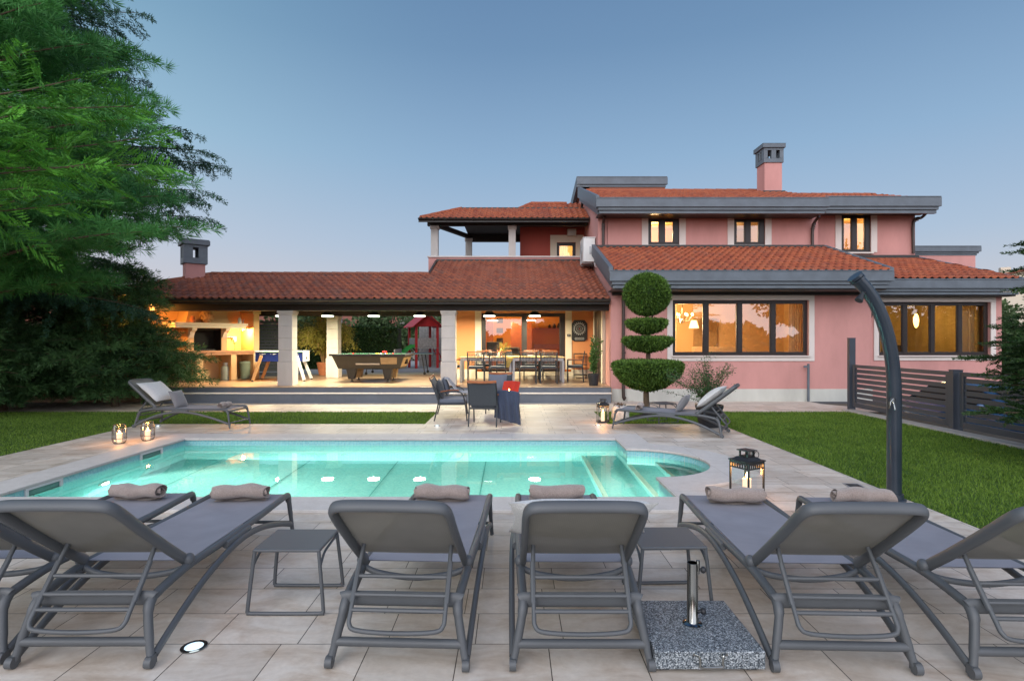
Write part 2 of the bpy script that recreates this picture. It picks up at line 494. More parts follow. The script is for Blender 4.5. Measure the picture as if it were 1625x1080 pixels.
    MAT['grey_trim'] = simple('grey_painted_fascia', (.112, .135, .16), .5, .17, 3.2, coord='World')
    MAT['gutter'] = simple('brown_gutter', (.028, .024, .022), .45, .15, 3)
    MAT['downpipe'] = simple('brown_downpipe', (.05, .034, .03), .45, .15, 3)
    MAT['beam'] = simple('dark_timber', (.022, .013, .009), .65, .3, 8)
    MAT['step_grey'] = simple('grey_step_face', (.13, .15, .18), .6, .1, 3, coord='World')
    MAT['frame_dark'] = simple('dark_brown_frame', (.022, .016, .015), .4, .2, 5)
    MAT['glass'] = glass('window_glass', (.90, .92, .92), 5.0, 1.5)
    MAT['glass_clear'] = glass('lantern_glass', (.98, .98, .98), .35, 1.45)
    t = NT('deck_tiles'); g = t.coord('World'); br = t.n('ShaderNodeTexBrick'); t.set(br, 'Vector', g); br.offset = .5
    br.inputs['Scale'].default_value = 1; br.inputs['Brick Width'].default_value = .5; br.inputs['Row Height'].default_value = .33; br.inputs['Mortar Size'].default_value = .004
    n = t.noise(t.coord('World', (1, 3, 1)), 3, 5, .6)
    c = t.ramp(n, [(.3, (.30, .19, .12)), (.7, (.46, .33, .22))]); c = t.mix(br.outputs['Fac'], c, (.16, .11, .08))
    t.base(c); t.par(Roughness=.3); MAT['deck'] = t.m
    MAT['asphalt'] = simple('asphalt', (.06, .062, .068), .9, .3, 3, bump=.5, bscale=120, coord='World')
    MAT['kerb'] = simple('concrete_kerb', (.36, .35, .33), .85, .2, 4, bump=.4, coord='World')
    MAT['earth'] = simple('dry_earth', (.12, .10, .07), .95, .3, 2, coord='World')
    # furniture
    MAT['lounger'] = simple('grey_lounger_resin', (.088, .096, .104), .48, .10, 3, bump=.08, bscale=260)
    def weave(name, c, alpha):
        t = NT(name); v = t.coord('Object'); w1 = t.n('ShaderNodeTexWave', wave_type='BANDS', bands_direction='X'); t.set(w1, 'Vector', v); w1.inputs['Scale'].default_value = 34
        w2 = t.n('ShaderNodeTexWave', wave_type='BANDS', bands_direction='Y'); t.set(w2, 'Vector', v); w2.inputs['Scale'].default_value = 34
        h = t.math('MULTIPLY', w1.outputs['Fac'], w2.outputs['Fac'])
        n = t.noise(v, 3, 4, .6)
        c0 = t.ramp(n, [(.3, tuple(x * .88 for x in c)), (.7, tuple(x * 1.1 for x in c))])
        c0 = t.mix(.35, c0, t.ramp(h, [(0, (.7, .7, .7)), (1, (1.15, 1.15, 1.15))]), 'MULTIPLY')
        t.base(c0); t.par(Roughness=.75, Alpha=alpha); t.bump(h, .12, .001)
        return t.m
    MAT['sling'] = weave('grey_sling_fabric', (.265, .265, .30), 1.0)
    MAT['sling_back'] = weave('grey_sling_back', (.235, .23, .20), .76)
    t = NT('beige_towel'); v = t.coord('Object'); n = t.noise(v, 190, 3, .7); n1 = t.noise(v, 14, 4, .6)
    c = t.ramp(n, [(.3, (.22, .17, .145)), (.7, (.46, .37, .325))]); c = t.mix(.4, c, t.ramp(n1, [(.3, (.75, .75, .75)), (.7, (1.1, 1.1, 1.1))]), 'MULTIPLY')
    t.base(c); t.par(Roughness=1.0, **{'Sheen Weight': .4}); t.bump(t.math('ADD', n, t.math('MULTIPLY', n1, 1.5)), .9, .008); MAT['towel'] = t.m
    def cloth(name, c, s=140, b=.4):
        t = NT(name); v = t.coord('Object'); n = t.noise(v, s, 3, .6); n1 = t.noise(v, 7, 3, .6)
        cc = t.ramp(n, [(.3, tuple(x * .8 for x in c)), (.7, tuple(min(1, x * 1.15) for x in c))])
        t.base(cc); t.par(Roughness=.95, **{'Sheen Weight': .2}); t.bump(t.math('ADD', t.math('MULTIPLY', n, .3), n1), b, .012)
        return t.m
    MAT['cush_white'] = cloth('white_cushion', (.62, .63, .62)); MAT['cush_grey'] = cloth('grey_cushion', (.22, .22, .23))
    MAT['cush_dark'] = cloth('charcoal_cushion', (.055, .065, .075)); MAT['cush_blue'] = cloth('slate_cushion', (.13, .15, .19))
    MAT['throw_blue'] = cloth('dark_blue_throw', (.045, .06, .10), 90, .9); MAT['throw_red'] = cloth('red_throw', (.42, .03, .015))
    MAT['cloth_yellow'] = cloth('yellow_runner', (.55, .40, .12))
    t = NT('striped_throw'); v = t.n('ShaderNodeUVMap').outputs[0]; w = t.n('ShaderNodeTexWave', wave_type='BANDS', bands_direction='X'); t.set(w, 'Vector', v); w.inputs['Scale'].default_value = 2.6; w.inputs['Distortion'].default_value = .2
    t.base(t.ramp(w.outputs['Fac'], [(.30, (.55, .55, .56)), (.42, (.10, .12, .17))])); t.par(Roughness=.95); MAT['stripe'] = t.m
    # granite
    t = NT('granite'); v = t.coord('Object'); vo = t.n('ShaderNodeTexVoronoi'); t.set(vo, 'Vector', v); vo.inputs['Scale'].default_value = 190
    bw = t.n('ShaderNodeRGBToBW'); t.set(bw, 0, vo.outputs['Color']); n = t.noise(v, 70, 5, .75)
    f = t.math('ADD', t.math('MULTIPLY', bw.outputs[0], .6), t.math('MULTIPLY', n, .45))
    t.base(t.ramp(f, [(.36, (.02, .025, .032)), (.50, (.11, .135, .155)), (.62, (.23, .26, .285)), (.75, (.50, .54, .56))])); t.par(Roughness=.45); MAT['granite'] = t.m
    MAT['steel'] = simple('brushed_steel', (.30, .31, .30), .12, .06, 9, 1.0)
    MAT['black_metal'] = simple('black_metal', (.018, .018, .02), .42, .2, 6)
    MAT['dark_metal'] = simple('charcoal_metal', (.035, .04, .045), .45, .2, 6)
    MAT['shower'] = simple('dark_blue_grey_shower', (.018, .028, .042), .33, .15, 3, coat=.2)
    MAT['fence'] = simple('anthracite_aluminium', (.042, .052, .070), .5, .1, 2)
    MAT['silver'] = simple('silver_metal', (.45, .46, .48), .4, .08, 4, .7)
    MAT['candle'] = emit('glowing_wax', (.95, .70, .45), .8)  # wax emits evenly, standing in for flame light glowing through it
    MAT['flame'] = emit('flame', (1, .48, .12), 60)
    MAT['wood_orange'] = simple('varnished_wood', (.35, .11, .035), .35, .25, 18)
    MAT['wood_tan'] = simple('tan_wood', (.45, .27, .13), .5, .2, 12)
    MAT['counter'] = simple('terracotta_counter', (.36, .17, .08), .5, .2, 6, coord='World')
    MAT['terracotta'] = simple('terracotta_pot', (.42, .15, .07), .8, .15, 8)
    MAT['black'] = simple('soot_black', (.008, .007, .006), .9, .2, 5)
    MAT['blackpot'] = simple('black_plastic', (.02, .022, .026), .5, .15, 5)
    MAT['white_plastic'] = simple('white_plastic', (.74, .76, .75), .5, .05, 4)
    MAT['lamp_white'] = emit('lamp_panel', (.95, 1.0, .78), 9)
    MAT['spot_white'] = emit('ground_spot', (.70, .85, .95), .55)
    MAT['felt'] = simple('green_felt', (.012, .16, .06), .95, .1, 60)
    MAT['poolbody'] = simple('pool_table_body', (.022, .022, .020), .4, .2, 4)
    MAT['woodpanel'] = simple('plywood_panel', (.35, .24, .12), .5, .15, 9)
    MAT['blue'] = simple('blue_laminate', (.01, .03, .20), .4, .1, 4)
    MAT['red'] = simple('red_paint', (.40, .02, .025), .5, .15, 5)
    MAT['green'] = simple('green_plastic', (.04, .35, .08), .4, .1, 5)
    MAT['greywood'] = simple('grey_boards', (.30, .29, .28), .8, .25, 10, coord='World')
    MAT['white_stone'] = simple('rough_white_stone', (.55, .53, .50), .95, .2, 20, bump=1.0, bscale=18)
    MAT['carblue'] = simple('dark_blue_car_paint', (.03, .10, .22), .15, .1, 2, .3, coat=1.0)
    MAT['curtain'] = cloth('net_curtain', (.72, .60, .42))
    ct = MAT['curtain'].node_tree; tl = ct.nodes.new('ShaderNodeBsdfTranslucent'); tl.inputs[0].default_value = (.8, .66, .45, 1); mx = ct.nodes.new('ShaderNodeMixShader'); mx.inputs[0].default_value = .55
    ct.links.new(ct.nodes['Principled BSDF'].outputs[0], mx.inputs[1]); ct.links.new(tl.outputs[0], mx.inputs[2]); ct.links.new(mx.outputs[0], ct.nodes['Material Output'].inputs[0])
    MAT['room_warm'] = wall('warm_room_wall', (.66, .46, .24))
    MAT['room_olive'] = wall('olive_room_wall', (.34, .24, .10), .3)
    MAT['room_orange'] = wall('orange_room_wall', (.60, .26, .06))
    MAT['pipe_white'] = simple('white_pipe', (.6, .6, .6), .5, .05)
    MAT['fire_orange'] = wall('fireplace_render', (.60, .38, .19))
build_materials()
# ================================================================== SETTING
POOL = dict(x0=-5.42, x1=1.73, y0=5.78, y1=9.28, cx=1.73, cy=7.52, r=.90)
def pool_outline(off=0.0, n=28):
    """rectangle with a round bay on its right side"""
    P = POOL; x0, x1, y0, y1 = P['x0'] - off, P['x1'] + off, P['y0'] - off, P['y1'] + off
    r = P['r'] + off; cx = P['cx']
    a0 = math.asin(0) if off == 0 else math.acos(min(1, (x1 - cx) / r))
    if off == 0: a0 = math.pi / 2
    pts = [(x0, y0), (x1, y0)]
    for i in range(n + 1):
        a = -a0 + 2 * a0 * i / n
        pts.append((cx + r * math.cos(a), P['cy'] + r * math.sin(a)))
    pts += [(x1, y1), (x0, y1)]
    return pts

def coping_inner(): return pool_outline(-0.0)

fill_poly('ground', [[(-260, -120), (260, -120), (260, 300), (-260, 300)], pool_outline(.2)], -.03, MAT['earth'])
fill_poly('paving', [[(-7.3, -4), (4.1, -4), (4.1, 11.1), (1.9, 11.1), (1.9, 12.95), (9.2, 12.95), (8.05, 14.6), (8.05, 15.6), (2.6, 15.6), (2.6, 15.2), (-20, 15.2), (-20, 12.95), (-1.72, 12.95), (-1.72, 11.1), (-7.3, 11.1)], pool_outline(.2)], 0.0, MAT['paving'])
L1 = [(-24, -4), (-7.3, -4), (-7.3, 11.1), (-1.72, 11.1), (-1.72, 12.95), (-24, 12.95)]
L2 = [(4.1, -4), (7.74, -4), (7.74, 12.95), (1.9, 12.95), (1.9, 11.1), (4.1, 11.1)]
fill_poly('lawn', [L1], -.006, MAT['lawn'])
fill_poly('lawn', [L2], -.006, MAT['lawn'])
# driveway falls away behind the fence
def driveway():
    m = MB(); xs = [8.05, 8.6, 24]; ys = [-10, 6, 13.8, 14.9, 15.9]; zs = [-.75, -.75, -.64, -.02, .004]
    for i in range(len(ys) - 1):
        for j in range(2):
            m.quad((xs[j], ys[i], zs[i]), (xs[j + 1], ys[i], zs[i]), (xs[j + 1], ys[i + 1], zs[i + 1]), (xs[j], ys[i + 1], zs[i + 1]))
    o = m.build('driveway', MAT['asphalt']); tag(o, kind='structure')
    k = MB(); k.box(7.745, 8.05, -4, 13.2, -.7, .035); o = k.build('kerb', MAT['kerb'], bevel=.01); tag(o, kind='structure')
driveway()

def grass(name, poly, holes, n, h, seed):
    rng = np.random.default_rng(seed)
    P = np.array(poly); x0, y0 = P.min(0); x1, y1 = P.max(0)
    # denser near the camera
    y0 = max(y0, 1.0); x0 = max(x0, -17.0)
    m = int(n * 3.2)
    u = rng.random(m) ** 1.5
    X = x0 + (x1 - x0) * rng.random(m); Y = y0 + (y1 - y0) * u
    keep = np.abs(X) < Y * 1.3 + 2.5
    inside = np.zeros(m, bool)
    for i in range(len(P)):
        (ax, ay), (bx, by) = P[i], P[i - 1]
        c = ((ay > Y) != (by > Y)) & (X < (bx - ax) * (Y - ay) / (by - ay + 1e-12) + ax)
        inside ^= c
    k = inside & keep; X = X[k][:n]; Y = Y[k][:n]; n = len(X)
    hh = h * (.5 + rng.random(n)); w = .0028 + .0007 * Y * .55
    a = rng.random(n) * 2 * np.pi; lean = rng.normal(0, .6, (n, 2)) * hh[:, None]
    v = np.zeros((n, 3, 3), np.float32)
    v[:, 0, 0] = X - np.cos(a) * w; v[:, 0, 1] = Y - np.sin(a) * w
    v[:, 1, 0] = X + np.cos(a) * w; v[:, 1, 1] = Y + np.sin(a) * w
    v[:, 2, 0] = X + lean[:, 0]; v[:, 2, 1] = Y + lean[:, 1]; v[:, 2, 2] = hh
    v[:, :2, 2] = -.01
    t = np.repeat(rng.random(n), 3)
    o = mesh_np(name, v, np.arange(3 * n), np.full(n, 3), MAT['grass'], tint=t)
    tag(o, label='short mown green grass of the ' + ('left' if seed == 1 else 'right') + ' lawn', cat='grass', kind='stuff')
grass('grass', L1, None, 150000, .026, 1)
grass('grass', L2, None, 150000, .026, 2)

# ------------------------------------------------------------------ pool
def make_pool():
    ZW, ZB = -.085, -1.20
    out = pool_outline(0)
    # shell
    m = MB(); n = len(out)
    for i in range(n):
        (ax, ay), (bx, by) = out[i], out[(i + 1) % n]
        m.quad((ax, ay, ZB), (ax, ay, .005), (bx, by, .005), (bx, by, ZB))
    o = m.build('pool_wall', MAT['pool']); tag(o, kind='structure')
    f = fill_poly('pool_floor', [out], ZB, MAT['pool'])
    # steps inside the right end: broad tread, then two more in the round bay
    s = MB(); w = MB()
    def step(poly, z):
        s.prism([(x, y, ZB - .01) for x, y in poly], (0, 0, z - ZB + .01))
    e = .004
    step([(1.15, 5.78 + e), (1.73 - e, 5.78 + e), (1.73 - e, 9.28 - e), (1.15, 9.28 - e)], -.85)
    arc = [(POOL['cx'] + (POOL['r'] - e) * math.cos(a), POOL['cy'] + (POOL['r'] - e) * math.sin(a)) for a in np.linspace(-math.pi / 2, math.pi / 2, 25)]
    step([(1.73, 5.8), (1.73, 5.8)] if False else arc, -.60)
    arc2 = [p for p in arc if p[0] > 2.12]
    step([(2.12, arc2[0][1])] + arc2 + [(2.12, arc2[-1][1])], -.36)
    o = s.build('pool_step', MAT['pool']); tag(o, kind='structure')
    w.box(1.146, 1.21, 5.785, 9.275, -.85, -.844)
    w.box(1.146, 1.15, 5.785, 9.275, -.91, -.844)
    w.box(1.726, 1.79, 6.64, 8.40, -.60, -.594); w.box(1.722, 1.726, 6.64, 8.40, -.66, -.594)
    w.box(2.116, 2.17, 6.73, 8.31, -.36, -.354)
    o = w.build('pool_step_edging', MAT['pool_white']); tag(o, kind='structure')
    # ledge along the far wall and hopper crease lines on the floor
    pass
    ln = MB()
    for x in (-4.78, -3.33, -1.88, -.43):
        ln.bar((x, 5.8, ZB + .004), (x, 9.27, ZB + .004), .014, .004)
    o = ln.build('pool_floor_joint', simple('pool_joint', (.10, .35, .36), .6)); tag(o, kind='structure')
    # coping: a real ring with a rounded nose
    inn = pool_outline(-.025); ou = pool_outline(.43)
    me = MB()
    tris = tessellate_polygon([[Vector((x, y, 0)) for x, y in ou], [Vector((x, y, 0)) for x, y in inn]])
    pts = ou + inn; N = len(ou)
    vs = [(x, y, .036) for x, y in pts] + [(x, y, .001) for x, y in pts]
    fs = []
    for t in tris:
        a, b, c = (Vector(vs[i]) for i in t)
        t = t if (b - a).cross(c - a).z > 0 else (t[0], t[2], t[1])
        fs.append(t); fs.append((t[0] + len(pts), t[2] + len(pts), t[1] + len(pts)))
    for base, cnt in ((0, N), (N, N)):
        for i in range(cnt):
            j = (i + 1) % cnt
            fs.append((base + i, base + j, base + j + len(pts), base + i + len(pts)))
    me._add(vs, fs)
    o = me.build('pool_coping', MAT['coping'], bevel=.012, seg=3); tag(o, kind='structure')
    # water
    wo = fill_poly('pool_water', [pool_outline(-.002)], ZW, MAT['water'])
    # skimmers in the left wall
    for y, lab in ((6.49, 'near'), (8.42, 'far')):
        t = empty('pool_skimmer', (-5.42, y, -.06), 0, 'white framed skimmer in the left pool wall, ' + ('nearer the loungers' if lab == 'near' else 'nearer the candle jars'), 'skimmer')
        t['group'] = 'skimmers in the left pool wall'
        f = MB(); L = .26
        f.box(.002, .022, -L, L, .035, .065); f.box(.002, .022, -L, L, -.085, -.055)
        f.box(.002, .022, -L, -L + .04, -.0548, .0348); f.box(.002, .022, L - .04, L, -.0548, .0348)
        f.build('frame', MAT['white_plastic'], t, bevel=.003)
        b = MB(); b.box(.0015, .006, -L + .04, L - .04, -.0545, .0345); b.build('mouth', simple('skimmer_mouth', (.10, .22, .20), .6), t)
    # lit pool lamps: one on the left wall, others on the near wall, plus added ones lighting the bay
    lens = emit('pool_lamp_lens', (1.0, .97, .78), 14)
    def pl(name_loc, rot, label, power, yaw=0):
        t = empty('pool_lamp', name_loc, rot, label, 'pool light', 'underwater pool lamps')
        MB().lathe([(0, 0), (.095, 0), (.095, .02), (.08, .03), (0, .03)], 0, 0, 20).build('rim', MAT['white_plastic'], t).rotation_euler = (R(90), 0, 0)
        MB().lathe([(0, .0302), (.07, .0302), (.055, .042), (0, .046)], 0, 0, 20).build('lens', lens, t).rotation_euler = (R(90), 0, 0)
        ld = bpy.data.lights.new('pool_lamp_light', 'SPOT'); ld.energy = power; ld.color = (.95, 1.0, .80); ld.spot_size = R(150); ld.spot_blend = 1.0; ld.shadow_soft_size = .06
        lo = bpy.data.objects.new('lamp_light', ld); col.objects.link(lo); lo.parent = t
        lo.location = (0, -.10, 0); lo.rotation_euler = (R(90 - 52), 0, R(180 + yaw))
        return t
    # local -Y points out of the wall
    pl((POOL['x0'], 7.44, -.80), R(90), 'glowing underwater lamp on the left pool wall', 1100)
    for i, x in enumerate((-3.6, -1.6, .3)):
        pl((x, POOL['y0'], -.62), R(180), 'underwater lamp on the near pool wall, number %s from the left' % ('one', 'two', 'three')[i], 700)
    pl((1.42, POOL['y0'], -.42), R(180), 'added underwater lamp out of sight on the near pool wall, brightening the round bay', 380, yaw=-25)  # added lamp, turned aside to throw light into the dark bay
    pl((2.03, 6.69, -.215), R(200), 'added underwater lamp hidden in the round bay wall to brighten the bay', 110)  # added unseen lamp, there only to light the bay treads
make_pool()

# ================================================================== HOUSE
def grid_wall(mb, a0, a1, b0, b1, holes, f, t):
    """wall with rectangular openings; f(a, b, d) gives the point, d = depth behind the face"""
    A = sorted({a0, a1, *[h[0] for h in holes], *[h[1] for h in holes]}); B = sorted({b0, b1, *[h[2] for h in holes], *[h[3] for h in holes]})
    def isin(a, b): return any(h[0] < a < h[1] and h[2] < b < h[3] for h in holes)
    for i in range(len(A) - 1):
        for j in range(len(B) - 1):
            if isin((A[i] + A[i + 1]) / 2, (B[j] + B[j + 1]) / 2): continue
            for d in (0, t):
                mb.quad(f(A[i], B[j], d), f(A[i + 1], B[j], d), f(A[i + 1], B[j + 1], d), f(A[i], B[j + 1], d))
    for h in holes + [(a0, a1, b0, b1)]:
        x0, x1, z0, z1 = h
        mb.quad(f(x0, z0, 0), f(x0, z0, t), f(x0, z1, t), f(x0, z1, 0)); mb.quad(f(x1, z0, 0), f(x1, z0, t), f(x1, z1, t), f(x1, z1, 0))
        mb.quad(f(x0, z0, 0), f(x1, z0, 0), f(x1, z0, t), f(x0, z0, t)); mb.quad(f(x0, z1, 0), f(x1, z1, 0), f(x1, z1, t), f(x0, z1, t))

villa = empty('villa', (6, 16, 0), 0, 'pink rendered two storey villa with clay tiled roofs, grey fascias and a long covered terrace', 'house')
V = villa
VO = Vector((6, 16, 0))

def roof(name, u0, u1, Y0, H0, Y1, H1, mat, umin=None, umax=None, parent=V, tile=.20, row=.34, amp=.042, back=False, thick=.10):
    """one slope of clay tiles: eave at Y0/H0 between X=u0..u1, ridge at Y1/H1; umin/umax(v 0..1) cut hips"""
    L = math.hypot(Y1 - Y0, H1 - H0); dy, dz = (Y1 - Y0) / L, (H1 - H0) / L
    ny, nz = -dz, dy
    if nz < 0: ny, nz = -ny, -nz
    prof = [(0, 0), (.10, .15), (.22, .75), (.34, 1), (.46, .9), (.58, .45), (.68, .08), (.85, 0)]
    us = []; hs = []
    k0 = int(math.floor(u0 / tile)) - 1; k1 = int(math.ceil(u1 / tile)) + 1
    for k in range(k0, k1):
        for p, h in prof:
            u = (k + p) * tile
            if u0 <= u <= u1: us.append(u); hs.append(h * amp)
    vs = []; ho = []; v = 0; nrow = int(math.ceil(L / row))
    for r in range(nrow):
        a = r * row; b = min(L, (r + 1) * row)
        vs += [a, a + .004, b - .001]; ho += [-.004, .034, .004]
    us = np.array(us); hs = np.array(hs); vs = np.array(vs); ho = np.array(ho)
    nu, nv = len(us), len(vs)
    Vv = np.tile(vs[:, None], (1, nu)); U = np.tile(us[None, :], (nv, 1))
    if umax is not None: # limit v per column
        lim = np.array([umax(u) for u in us]) * L
        Vv = np.minimum(Vv, lim[None, :])
    jit = np.array([random.uniform(-.004, .004) for _ in range(nu)])
    Hh = hs[None, :] + ho[:, None] + jit[None, :] * 0
    Px = U; Py = Y0 + Vv * dy + Hh * ny; Pz = H0 + Vv * dz + Hh * nz
    verts = np.stack([Px - VO.x, Py - VO.y, Pz - VO.z], -1).reshape(-1, 3)
    i, j = np.meshgrid(np.arange(nv - 1), np.arange(nu - 1), indexing='ij')
    a = i * nu + j; q = np.stack([a, a + 1, a + nu + 1, a + nu], -1).reshape(-1, 4)
    rown = np.floor((np.tile(vs[:, None], (1, nu))) / row + .02) + .5
    uv = np.stack([U / tile + 100.02, rown + 50 + (0 if not back else 30)], -1).reshape(-1, 2)
    o = mesh_np(name, verts, q, np.full(len(q), 4), mat, parent, smooth=False, uv=uv)
    # boards under the tiles
    m = W()
    e = .012
    lft = u0 + .01; rgt = u1 - .01
    if umax is None:
        pts = [(lft, 0), (rgt, 0), (rgt, L), (lft, L)]
    else:
        uu = [lft] + list(np.linspace(lft, rgt, 60)) + [rgt]
        pts = [(lft, 0), (rgt, 0)] + [(u, max(0.0, umax(u) * L - .02)) for u in reversed(uu)]
    poly = [(u, Y0 + v * dy - e * ny, H0 + v * dz - e * nz) for u, v in pts]
    m.prism(poly, (0, -thick * ny, -thick * nz))
    m.build('roof_board', MAT['beam'], o, origin=VO)
    return o

def ridge_caps(pts, mat, parent, r=.075, step=.38):
    """row of half round ridge tiles along a line"""
    m = W()
    for a, b in zip(pts[:-1], pts[1:]):
        a = Vector(a); b = Vector(b); L = (b - a).length; n = max(1, int(L / step))
        for i in range(n):
            p = a.lerp(b, i / n); q = a.lerp(b, (i + 1.08) / n)
            m.tube([p, q], [r * 1.08, r * .92], 10)
    return m.build('ridge_tiles', mat, parent, smooth=True, origin=VO)

def fascia(name, x0, x1, Y, ztop, zbot, depth=.12, parent=V, endr=True):
    """grey cornice in three receding bands"""
    h = ztop - zbot
    m = W()
    m.box(x0, x1, Y, Y + depth, zbot + h * .42, ztop)
    m.box(x0 + .06, x1 - .06, Y + .05, Y + depth + .05, zbot + h * .22, zbot + h * .42 - .002)
    m.box(x0 + .10, x1 - .10, Y + .09, Y + depth + .09, zbot, zbot + h * .22 - .012)
    m.box(x0 + .02, x1 - .02, Y - .014, Y + .02, ztop, ztop + .03)
    return m.build(name, MAT['grey_trim'], parent, bevel=.006, origin=VO)

def win(parent, x0, x1, z0, z1, Y, n, fr=.055, mull=.05, name='window', panes=None, sub_sill=True):
    """framed window set 8 cm into the wall at Y"""
    y = Y + .08
    m = W()
    m.box(x0, x1, y, y + .07, z0, z0 + fr); m.box(x0, x1, y, y + .07, z1 - fr, z1)
    m.box(x0, x0 + fr, y + .001, y + .069, z0 + fr, z1 - fr); m.box(x1 - fr, x1, y + .001, y + .069, z0 + fr, z1 - fr)
    if panes is None:
        w = (x1 - x0 - 2 * fr - mull * (n - 1)) / n; panes = []
        for i in range(n):
            a = x0 + fr + i * (w + mull); panes.append((a, a + w))
    edges = [x0 + fr] + [e for p in panes for e in p] + [x1 - fr]
    for i in range(0, len(edges), 2):
        if edges[i + 1] - edges[i] > .004: m.box(edges[i], edges[i + 1], y - .012, y + .06, z0 + fr + .001, z1 - fr - .001)
    f = m.build(name, MAT['frame_dark'], parent, bevel=.004, origin=VO)
    for a, b in panes:
        s = .028
        k = W(); k.box(a + .001, a + s, y + .005, y + .05, z0 + fr + .002, z1 - fr - .002); k.box(b - s, b - .001, y + .005, y + .05, z0 + fr + .002, z1 - fr - .002)
        k.box(a + s, b - s, y + .005, y + .05, z0 + fr + .002, z0 + fr + s); k.box(a + s, b - s, y + .005, y + .05, z1 - fr - s, z1 - fr - .002)
        k.build('sash', MAT['frame_dark'], f, bevel=.002, origin=VO)
        g = W(); g.quad((a + s, y + .03, z0 + fr + s), (b - s, y + .03, z0 + fr + s), (b - s, y + .03, z1 - fr - s), (a + s, y + .03, z1 - fr - s))
        g.build('pane', MAT['glass'], f, origin=VO)
    return f

def surround(parent, x0, x1, z0, z1, o, Y, top=True, bot=True, mat='white_trim', name='surround'):
    m = W(); y0, y1 = Y - .028, Y - .001
    m.box(x0 - o, x0, y0, y1, z0, z1); m.box(x1, x1 + o, y0, y1, z0, z1)
    if top: m.box(x0 - o, x1 + o, y0, y1, z1 + .001, z1 + o)
    if bot:
        m.box(x0 - o, x1 + o, y0, y1, z0 - o, z0 - .001)
        m.box(x0 - .03, x1 + .03, y0 - .05, y0 - .001, z0 - .035, z0 - .001)
    return m.build(name, MAT[mat], parent, bevel=.005, origin=VO)

def room(x0, x1, y0, y1, z0, z1, mat, power, lamp=None, colr=(1, .68, .32), parent=V, size=.15):
    m = W()
    m.quad((x0, y1, z0), (x1, y1, z0), (x1, y1, z1), (x0, y1, z1)); m.quad((x0, y0, z0), (x0, y1, z0), (x0, y1, z1), (x0, y0, z1))
    m.quad((x1, y0, z0), (x1, y1, z0), (x1, y1, z1), (x1, y0, z1)); m.quad((x0, y0, z0), (x1, y0, z0), (x1, y1, z0), (x0, y1, z0)); m.quad((x0, y0, z1), (x1, y0, z1), (x1, y1, z1), (x0, y1, z1))
    o = m.build('room', MAT[mat], parent, origin=VO)
    p = lamp or ((x0 + x1) / 2, (y0 + y1) / 2, z1 - .5)
    add_point(p, power, colr, size, parent=o, origin=VO)
    return o

def add_point(p, power, c=(1, .7, .4), size=.05, parent=None, origin=None, name='lamp_light'):
    ld = bpy.data.lights.new(name, 'POINT'); ld.energy = power; ld.color = c; ld.shadow_soft_size = size
    o = bpy.data.objects.new(name, ld); col.objects.link(o)
    if parent is not None: o.parent = parent
    o.location = Vector(p) - (origin if origin is not None else Vector((0, 0, 0)))
    return o

def add_disc(p, power, c, r, parent, rot=(0, 0, 0)):
    ld = bpy.data.lights.new('lamp_light', 'AREA'); ld.shape = 'DISK'; ld.size = 2 * r; ld.energy = power; ld.color = c
    o = bpy.data.objects.new('lamp_light', ld); col.objects.link(o); o.parent = parent; o.location = p; o.rotation_euler = rot
    return o

